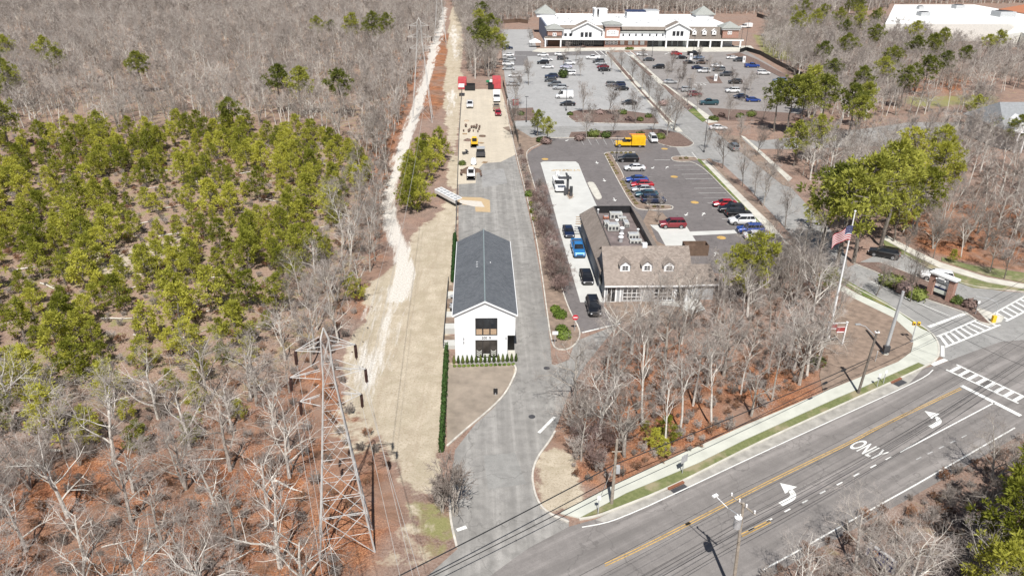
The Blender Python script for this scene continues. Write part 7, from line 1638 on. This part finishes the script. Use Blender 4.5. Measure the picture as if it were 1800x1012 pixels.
# ---- leafless trees
bare_pts = []
def bares(poly, sp, n, seed, protos, lo, hi, label, group, avoid=True):
    for x, y in scatter(poly, sp, n, seed, avoid): plant(protos[rt.randrange(len(protos))], (x, y, 0), rt.uniform(0, 6.28), (rt.uniform(lo, hi),)*3, label, group)
bares([(-80, 720), (150, 715), (400, 690), (470, 720), (530, 800), (530, 1020), (560, 1150), (350, 1260), (-150, 1260)], 4.1, 56, 31, OAK, .6, 1.0, 'pale barked leafless oak in the leaf litter at the lower left', 'leafless oaks at the lower left')
bares([(-80, 700), (470, 700), (520, 800), (520, 1000), (300, 1150), (-100, 1150)], 3.0, 22, 32, BUSH[:2], .6, 1.1, 'low leafless shrub between the oaks at the lower left', 'leafless shrubs at the lower left')
bares([(585, 380), (665, 385), (660, 470), (600, 600), (560, 640), (500, 700), (440, 720), (430, 680), (500, 600), (520, 520), (590, 440)], 3.4, 34, 33, OAK+SLIM, .5, .85, 'leafless tree in the band between the young pines and the sandy strip', 'leafless trees along the sandy strip', False)
bares([(1000, 720), (1045, 650), (1110, 590), (1200, 570), (1350, 500), (1440, 500), (1470, 560), (1440, 660), (1240, 780), (1090, 830), (1020, 840)], 3.4, 80, 34, OAK+SLIM+SLIM, .62, 1.0, 'leafless tree in the leafy grove between the bank and the highway', 'leafless trees of the grove by the highway', False)
bares([(1000, 790), (1020, 730), (1060, 700), (1100, 760), (1080, 830), (1030, 850)], 2.2, 14, 35, BUSH, .7, 1.1, 'brownish leafless shrub at the left end of the grove by the driveway', 'leafless shrubs at the end of the grove')
bares([(1240, 470), (1400, 450), (1440, 470), (1430, 510), (1300, 545), (1240, 545)], 2.4, 30, 36, SLIM+OAK[:2]+BUSH, .55, .85, 'leafless tree in the thicket between the bank and the flagpole', 'leafless trees beside the bank')
bares([(1380, 1060), (1490, 965), (1610, 905), (1800, 808), (1900, 765), (1950, 1100), (1500, 1250), (1380, 1150)], 2.6, 42, 37, BUSH[:2]+BUSH[:2]+OAK[:3], .6, .85, 'leafless tree below the highway at the lower right', 'leafless trees below the highway', False)
plant(OAK[1], P(1590, 1065), 1.0, .75, 'large pale branching leafless tree at the bottom right in front of the blue sign', None)
for px, py, sc in [(800, 905, .82), (778, 900, .5)]: plant(BUSH[0], P(px, py), 1.2*sc, sc*2.1 if sc > .6 else sc*2, 'grey many stemmed leafless tree at the west kerb of the driveway, %s' % ('the bigger' if sc > .6 else 'the smaller'), 'leafless trees at the west kerb')
plant(OAK[2], P(1012, 762), .4, .6, 'dark leafless tree leaning over the driveway at the grove corner', None)
for px, py in [(1418, 660), (1395, 650)]: plant(OAK[3], P(px, py), px, .8, 'leafless tree with a thick forked trunk beside the mulch bed, %s' % ('right' if px > 1400 else 'left'), 'thick forked trees beside the mulch bed')
# planted strip beside the driveway
for i in range(40):
    t_ = i/39; py = 345+t_*170; px = 940+(py-345)*.25+rt.uniform(-5, 14)
    plant(BUSH[2+i % 2] if i % 4 else BUSH[0], P(px, py), i*1.1, rt.uniform(.75, 1.1), 'reddish leafless shrub in the planted strip between the driveway and the drive through', 'shrubs in the driveway strip')
for i in range(16): py = 262+i*5; px = 911+(py-262)*.22+rt.uniform(-1, 5); plant(BUSH[i % 4], P(px, py), i, rt.uniform(.4, .65), 'reddish leafless shrub in the planted strip between the driveway and the drive through', 'shrubs in the driveway strip')
for i, (px, py, r, l) in enumerate([(930, 345, .95, 'upper round yellow green shrub in the driveway strip'), (936, 362, .8, 'second yellow green shrub in the driveway strip'), (938, 375, .8, 'third yellow green shrub in the driveway strip'), (941, 388, .7, 'lowest yellow green shrub in the driveway strip')]):
    shrub('shrub', l, 'shrub', P(px, py), r, 'boxwood' if i == 0 else 'yellowshrub', .9, 'yellow green shrubs of the driveway strip', 160, .14, i)
for i, (px, py, r, l) in enumerate([(984, 558, .98, 'upper ball of the upper pair of clipped shrubs on the kerb island'), (976, 548, .75, 'smaller ball behind the upper clipped shrub on the kerb island'), (991, 594, 1.0, 'lower large clipped shrub on the kerb island'), (987, 584, .85, 'clipped shrub ball just behind the lowest on the kerb island')]):
    shrub('clipped_shrub', l, 'shrub', P(px, py), r, 'boxwood', .88, 'clipped shrubs on the kerb island', 420, .11, 40+i)
# street and lot trees
G_L = 'leafless street trees of the lots and boulevard'
lots = [(905, 190, 1.3), (903, 245, 1.25), (929, 150, .9), (1025, 200, 1.1), (1070, 203, 1.1), (1075, 240, 1.0), (1030, 245, .8), (1043, 220, .7), (1118, 218, 1.0), (1172, 240, 1.25), (1185, 230, 1.2), (1147, 235, .9), (1075, 125, 1.0), (1091, 128, 1.0), (1110, 145, .95), (1128, 160, .95), (1141, 178, .95), (1160, 200, 1.0), (1172, 145, .8), (1190, 160, .9), (1206, 175, .9), (1225, 195, .9),
        (1270, 296, 1.15), (1305, 328, 1.0), (1341, 364, 1.1), (1326, 345, .8), (1380, 400, .9), (1300, 255, .9), (1330, 275, .9), (1358, 300, .9), (1245, 130, .8), (1262, 142, .8), (1290, 160, .8), (1318, 160, .8), (1012, 108, .7), (990, 118, .7), (1020, 135, .8), (1130, 112, .7), (1180, 128, .9), (1200, 140, .8), (1230, 108, .7), (1310, 180, .8), (1280, 212, .9), (1340, 214, .9), (1240, 262, .6), (1740, 478, .9), (1765, 490, .8), (1600, 530, .9), (1587, 455, .7), (1640, 455, .8), (1140, 372, .35), (1160, 368, .4), (1155, 392, .35), (1540, 520, .7), (940, 235, .6), (1000, 95, .6), (935, 80, .8), (925, 130, .6)]
def lot_label(px, py):
    if px < 960: return 'on the left edge of the plaza parking beside the yard'
    if px > 1500: return 'beside the entrance road near the brick pillar sign'
    if px < 1100 and py < 140: return 'on the islands among the cars of the left plaza lot'
    if px < 1195 and 195 < py < 250: return 'on the planted islands between the plaza lot and the bank lot'
    if py > 350 and px < 1200: return 'on the small island beside the dark red car behind the bank'
    if py > 235: return 'in the strips of the boulevard right of the bank lot'
    if px < 1235 and py > 95 and (px-1075)*.95 < py-125+45: return 'along the boulevard between the two plaza lots'
    return 'among the cars of the east plaza lot'
for i, (px, py, s) in enumerate(lots): plant(LOT[i % 3], P(px, py), i*1.3, s*1.1, 'leafless street tree '+lot_label(px, py), 'leafless street trees '+lot_label(px, py))
for i, (px, py, r, l) in enumerate([(990, 137, 1.9, 'round dark evergreen shrub among parked cars in the second row'), ]): shrub('evergreen_shrub', l, 'shrub', P(px, py), r, 'needles_dark', 1.15, None, 300, .25, 60)
plant(PM[1], P(961, 250), 0, .7, 'loose evergreen tree at the corner between the plaza drive and the bank lot', None); plant(PM[2], P(944, 240), 0, .75, 'thin evergreen tree left of the loose one at the bank lot corner', None)
bl = None
for i, (px, py, r) in enumerate([(1054, 201, 1.3), (1094, 201, 1.4), (1002, 203, .9), (1019, 247, 1.5), (1043, 241, 1.8), (1065, 242, 1.5), (1166, 186, 1.7), (1125, 241, 1.3), (1160, 244, 1.3), (960, 253, 1.5), (950, 250, 1.2), (1256, 212, 1.2), (1268, 205, 1.0), (1320, 205, 1.6), (1300, 207, 1.2), (1105, 212, 1.0), (1125, 213, 1.0), (1140, 207, 1.1), (1080, 211, .9), (945, 205, 1.0), (915, 203, 1.2), (1025, 84, .9), (1103, 88, 1.1), (1110, 88, 1.1), (1400, 212, 1.4), (1575, 505, 1.7), (1560, 500, 1.7), (1590, 515, 1.8), (1610, 525, 1.6), (1680, 532, 1.0), (1703, 540, 1.1), (1438, 640, .9), (1250, 210, .8)]):
    shrub('rounded_shrub', 'rounded landscaping shrub on a planted island or strip of the lots', 'shrub', P(px, py), r, 'needles_dark' if i % 3 else 'twig_red', .75, 'rounded landscaping shrubs', 130, .2, 80+i)
rows = [(1066+i*2.6, 274+i*4.6) for i in range(8)]+[(1094+i*3.4, 322+i*5.3) for i in range(8)]+[(1076+i*8, 270) for i in range(5)]+[(1196, 280), (1206, 280), (1150, 365), (1165, 365)]
s0 = None
for i, (px, py) in enumerate(rows):
    if s0 is None: s0 = shrub('low_shrub', 'small brown green shrub in the planted strip of the bank lot', 'shrub', P(px, py), .42, 'yellowshrub', .8, 'small shrubs in the bank lot strip', 60, .12, 5); s0.data.materials.clear(); s0.data.materials.append(leafmat('brown_shrub', (.12, .1, .04), (.26, .22, .1), .1))
    else: o = s0.copy(); C.objects.link(o); o.location = P(px, py); o.rotation_euler[2] = i; o.scale = (rt.uniform(.7, 1.2),)*3
# ---- far-off woods that read as one mass: instanced over points
def mass(name, pts, protos, lo, hi, label, cat, seed, squash=1.0):
    """one object: tree points with the bare-tree shapes instanced by geometry nodes"""
    rnd = random.Random(seed); col = bpy.data.collections.new(name+'_source')
    for k, pr in enumerate(protos):
        mb = bpy.data.meshes.new(name+'_tree'); import bmesh as _b
        bm = _b.new(); 
        for q, me in enumerate(pr[2]):
            n0 = len(bm.faces); bm.from_mesh(me); bm.faces.ensure_lookup_table()
            for f in bm.faces[n0:]: f.material_index = q
        bm.to_mesh(mb); bm.free(); mb.materials.append(pr[2][0].materials[0]); mb.materials.append(pr[2][1].materials[0])
        col.objects.link(bpy.data.objects.new('%s_shape%d' % (name, k), mb))
    me = bpy.data.meshes.new(name); n = len(pts); me.vertices.add(n); me.vertices.foreach_set('co', np.array([(x, y, 0) for x, y in pts], np.float32).ravel())
    a = me.attributes.new('turn', 'FLOAT', 'POINT'); a.data.foreach_set('value', [rnd.uniform(0, 6.28) for _ in pts])
    a = me.attributes.new('size', 'FLOAT', 'POINT'); a.data.foreach_set('value', [rnd.uniform(lo, hi) for _ in pts])
    a = me.attributes.new('pick', 'INT', 'POINT'); a.data.foreach_set('value', [rnd.randrange(len(protos)) for _ in pts])
    ng = bpy.data.node_groups.new(name, 'GeometryNodeTree'); ng.interface.new_socket('Geometry', in_out='INPUT', socket_type='NodeSocketGeometry'); ng.interface.new_socket('Geometry', in_out='OUTPUT', socket_type='NodeSocketGeometry')
    N = ng.nodes; gi = N.new('NodeGroupInput'); go = N.new('NodeGroupOutput'); ip = N.new('GeometryNodeInstanceOnPoints'); ci = N.new('GeometryNodeCollectionInfo'); ci.inputs[0].default_value = col; ci.inputs[1].default_value = True; ci.inputs[2].default_value = True
    def attr(nm, dt):
        a_ = N.new('GeometryNodeInputNamedAttribute'); a_.data_type = dt; a_.inputs[0].default_value = nm; return a_.outputs[0]
    cx = N.new('ShaderNodeCombineXYZ'); ng.links.new(attr('turn', 'FLOAT'), cx.inputs[2]); cs = N.new('ShaderNodeCombineXYZ'); sz = attr('size', 'FLOAT')
    for k in range(3): ng.links.new(sz, cs.inputs[k])
    ng.links.new(gi.outputs[0], ip.inputs['Points']); ng.links.new(ci.outputs[0], ip.inputs['Instance']); ip.inputs['Pick Instance'].default_value = True
    ng.links.new(attr('pick', 'INT'), ip.inputs['Instance Index']); ng.links.new(cx.outputs[0], ip.inputs['Rotation']); ng.links.new(cs.outputs[0], ip.inputs['Scale']); ng.links.new(ip.outputs[0], go.inputs[0])
    o = bpy.data.objects.new(name, me); C.objects.link(o); md = o.modifiers.new('trees', 'NODES'); md.node_group = ng; tag(o, label, cat, None, 'stuff'); return o
far_protos = [proto('x', 'x', bare_meshes(900+i, 10, 'slim', 'twig', 'bark_pale' if i != 1 else 'bark', 1.5)) for i in range(3)]+OAK[:2]
pts = scatter([(-140, -14), (785, -14), (765, 60), (735, 120), (700, 210), (675, 290), (640, 250), (560, 235), (420, 228), (250, 232), (-120, 240)], 3.9, 6500, 51, False, 8)
mass('far_leafless_wood', pts, far_protos, .62, 1.0, 'grey leafless wood stretching to the top left of the view', 'wood', 1)
mass('young_pine_stand', mass_young, [p for p in PY_], .5, 1.25, 'upper part of the yellow green young pine stand', 'pine stand', 9)
pts = scatter([(600, 250), (672, 270), (690, 310), (668, 390), (640, 430), (600, 460), (590, 380)], 3.3, 110, 52, False)
pts += scatter([(640, 90), (735, 90), (700, 230), (665, 300), (640, 250)], 3.6, 180, 53, False)
mass('trackside_thicket', pts, far_protos[:3]+BUSH[:2], .45, .75, 'leafless thicket along the left side of the dirt track', 'wood', 2)
pts = scatter([(790, -5), (1560, -5), (1560, 18), (1400, 30), (1345, 28), (1335, 25), (945, 26), (930, 40), (880, 41), (880, 45), (870, 140), (825, 140), (818, 60), (800, 20)], 3.3, 5200, 54, False, 22)
mass('wood_behind_plaza', pts, far_protos+BUSH[:2]+BUSH[:2], .8, 1.2, 'leafless wood behind the shopping plaza', 'wood', 3)
pts = scatter([(1560, -5), (2100, -5), (2100, 5), (1560, 8)], 3.8, 1600, 55, False, 20)
mass('wood_behind_store', pts, far_protos, .8, 1.2, 'leafless wood behind the white store', 'wood', 4)
pts = scatter([(1340, 88), (1350, 45), (1380, 34), (1560, 60), (1700, 95), (1900, 110), (1900, 480), (1800, 478), (1700, 462), (1620, 430), (1560, 400), (1500, 440), (1400, 300), (1410, 210), (1420, 150), (1360, 105)], 3.3, 1100, 56, True, 12)
mass('right_hand_wood', pts, far_protos, .6, 1.0, 'leafless wood between the plaza, the store and the entrance road', 'wood', 5)
# low brush and fallen branches on the forest floor
brush_p = [proto('x', 'x', bare_meshes(950+i, 1.5, 'bush', 'deadleaf' if i == 0 else 'twig', 'bark', 1.4)) for i in range(2)]
pts = scatter([(-100, 240), (650, 240), (700, 300), (640, 500), (600, 640), (690, 800), (560, 1150), (-100, 1200)], 1.6, 2200, 57, True, 5)+scatter([(1000, 730), (1045, 650), (1110, 590), (1240, 560), (1440, 480), (1455, 640), (1240, 790), (1090, 840), (1010, 850)], 1.2, 650, 58, False, 8)+scatter([(1290, 1060), (1480, 925), (1600, 872), (1800, 770), (1900, 740), (1950, 1100), (1400, 1200)], 1.3, 350, 59, False, 8)+scatter([(640, 300), (690, 90), (740, 60), (715, 190), (678, 300), (650, 440)], 2, 200, 60, True, 8)+scatter([(1380, 180), (1560, 300), (1800, 300), (1800, 470), (1600, 425), (1420, 300)], 2.2, 500, 61, True, 8)
mass('undergrowth', pts, brush_p, .4, 1.1, 'low brown leafless undergrowth on the forest floor', 'undergrowth', 6)
pts = scatter([(600, 500), (660, 480), (650, 640), (600, 720), (560, 700)], 1.6, 80, 73, False, 5)
mass('dry_weeds', pts, brush_p, .06, .3, 'dry weeds and stubble on the sandy strip', 'weeds', 10)
# fallen pale logs in the pine stand
lg = None; rl = random.Random(3)
for x, y in scatter([(0, 300), (600, 280), (560, 480), (420, 640), (0, 690)], 6, 46, 62, False)+scatter([(100, 780), (500, 760), (500, 1000), (100, 1000)], 9, 8, 63, False):
    if lg is None:
        m = MB(); m.tube([(-1.9, 0, .12), (-.6, .06, .14), (.7, -.05, .13), (2.1, .1, .1)], [.11, .1, .07, .03], 6); m.tube([(.2, 0, .13), (.9, .5, .3)], [.04, .01], 4); m.tube([(-.5, 0, .13), (.1, -.5, .35)], [.04, .01], 4); lg = m.build('fallen_log', 'bark_pale'); tag(lg, 'pale fallen log lying on the forest floor', 'log', 'fallen logs'); lg.location = (x, y, 0)
    else: o = lg.copy(); C.objects.link(o); o.location = (x, y, 0); o.rotation_euler[2] = rl.uniform(-.6, .9); s = rl.uniform(.5, 1.3); o.scale = (s, s, s)
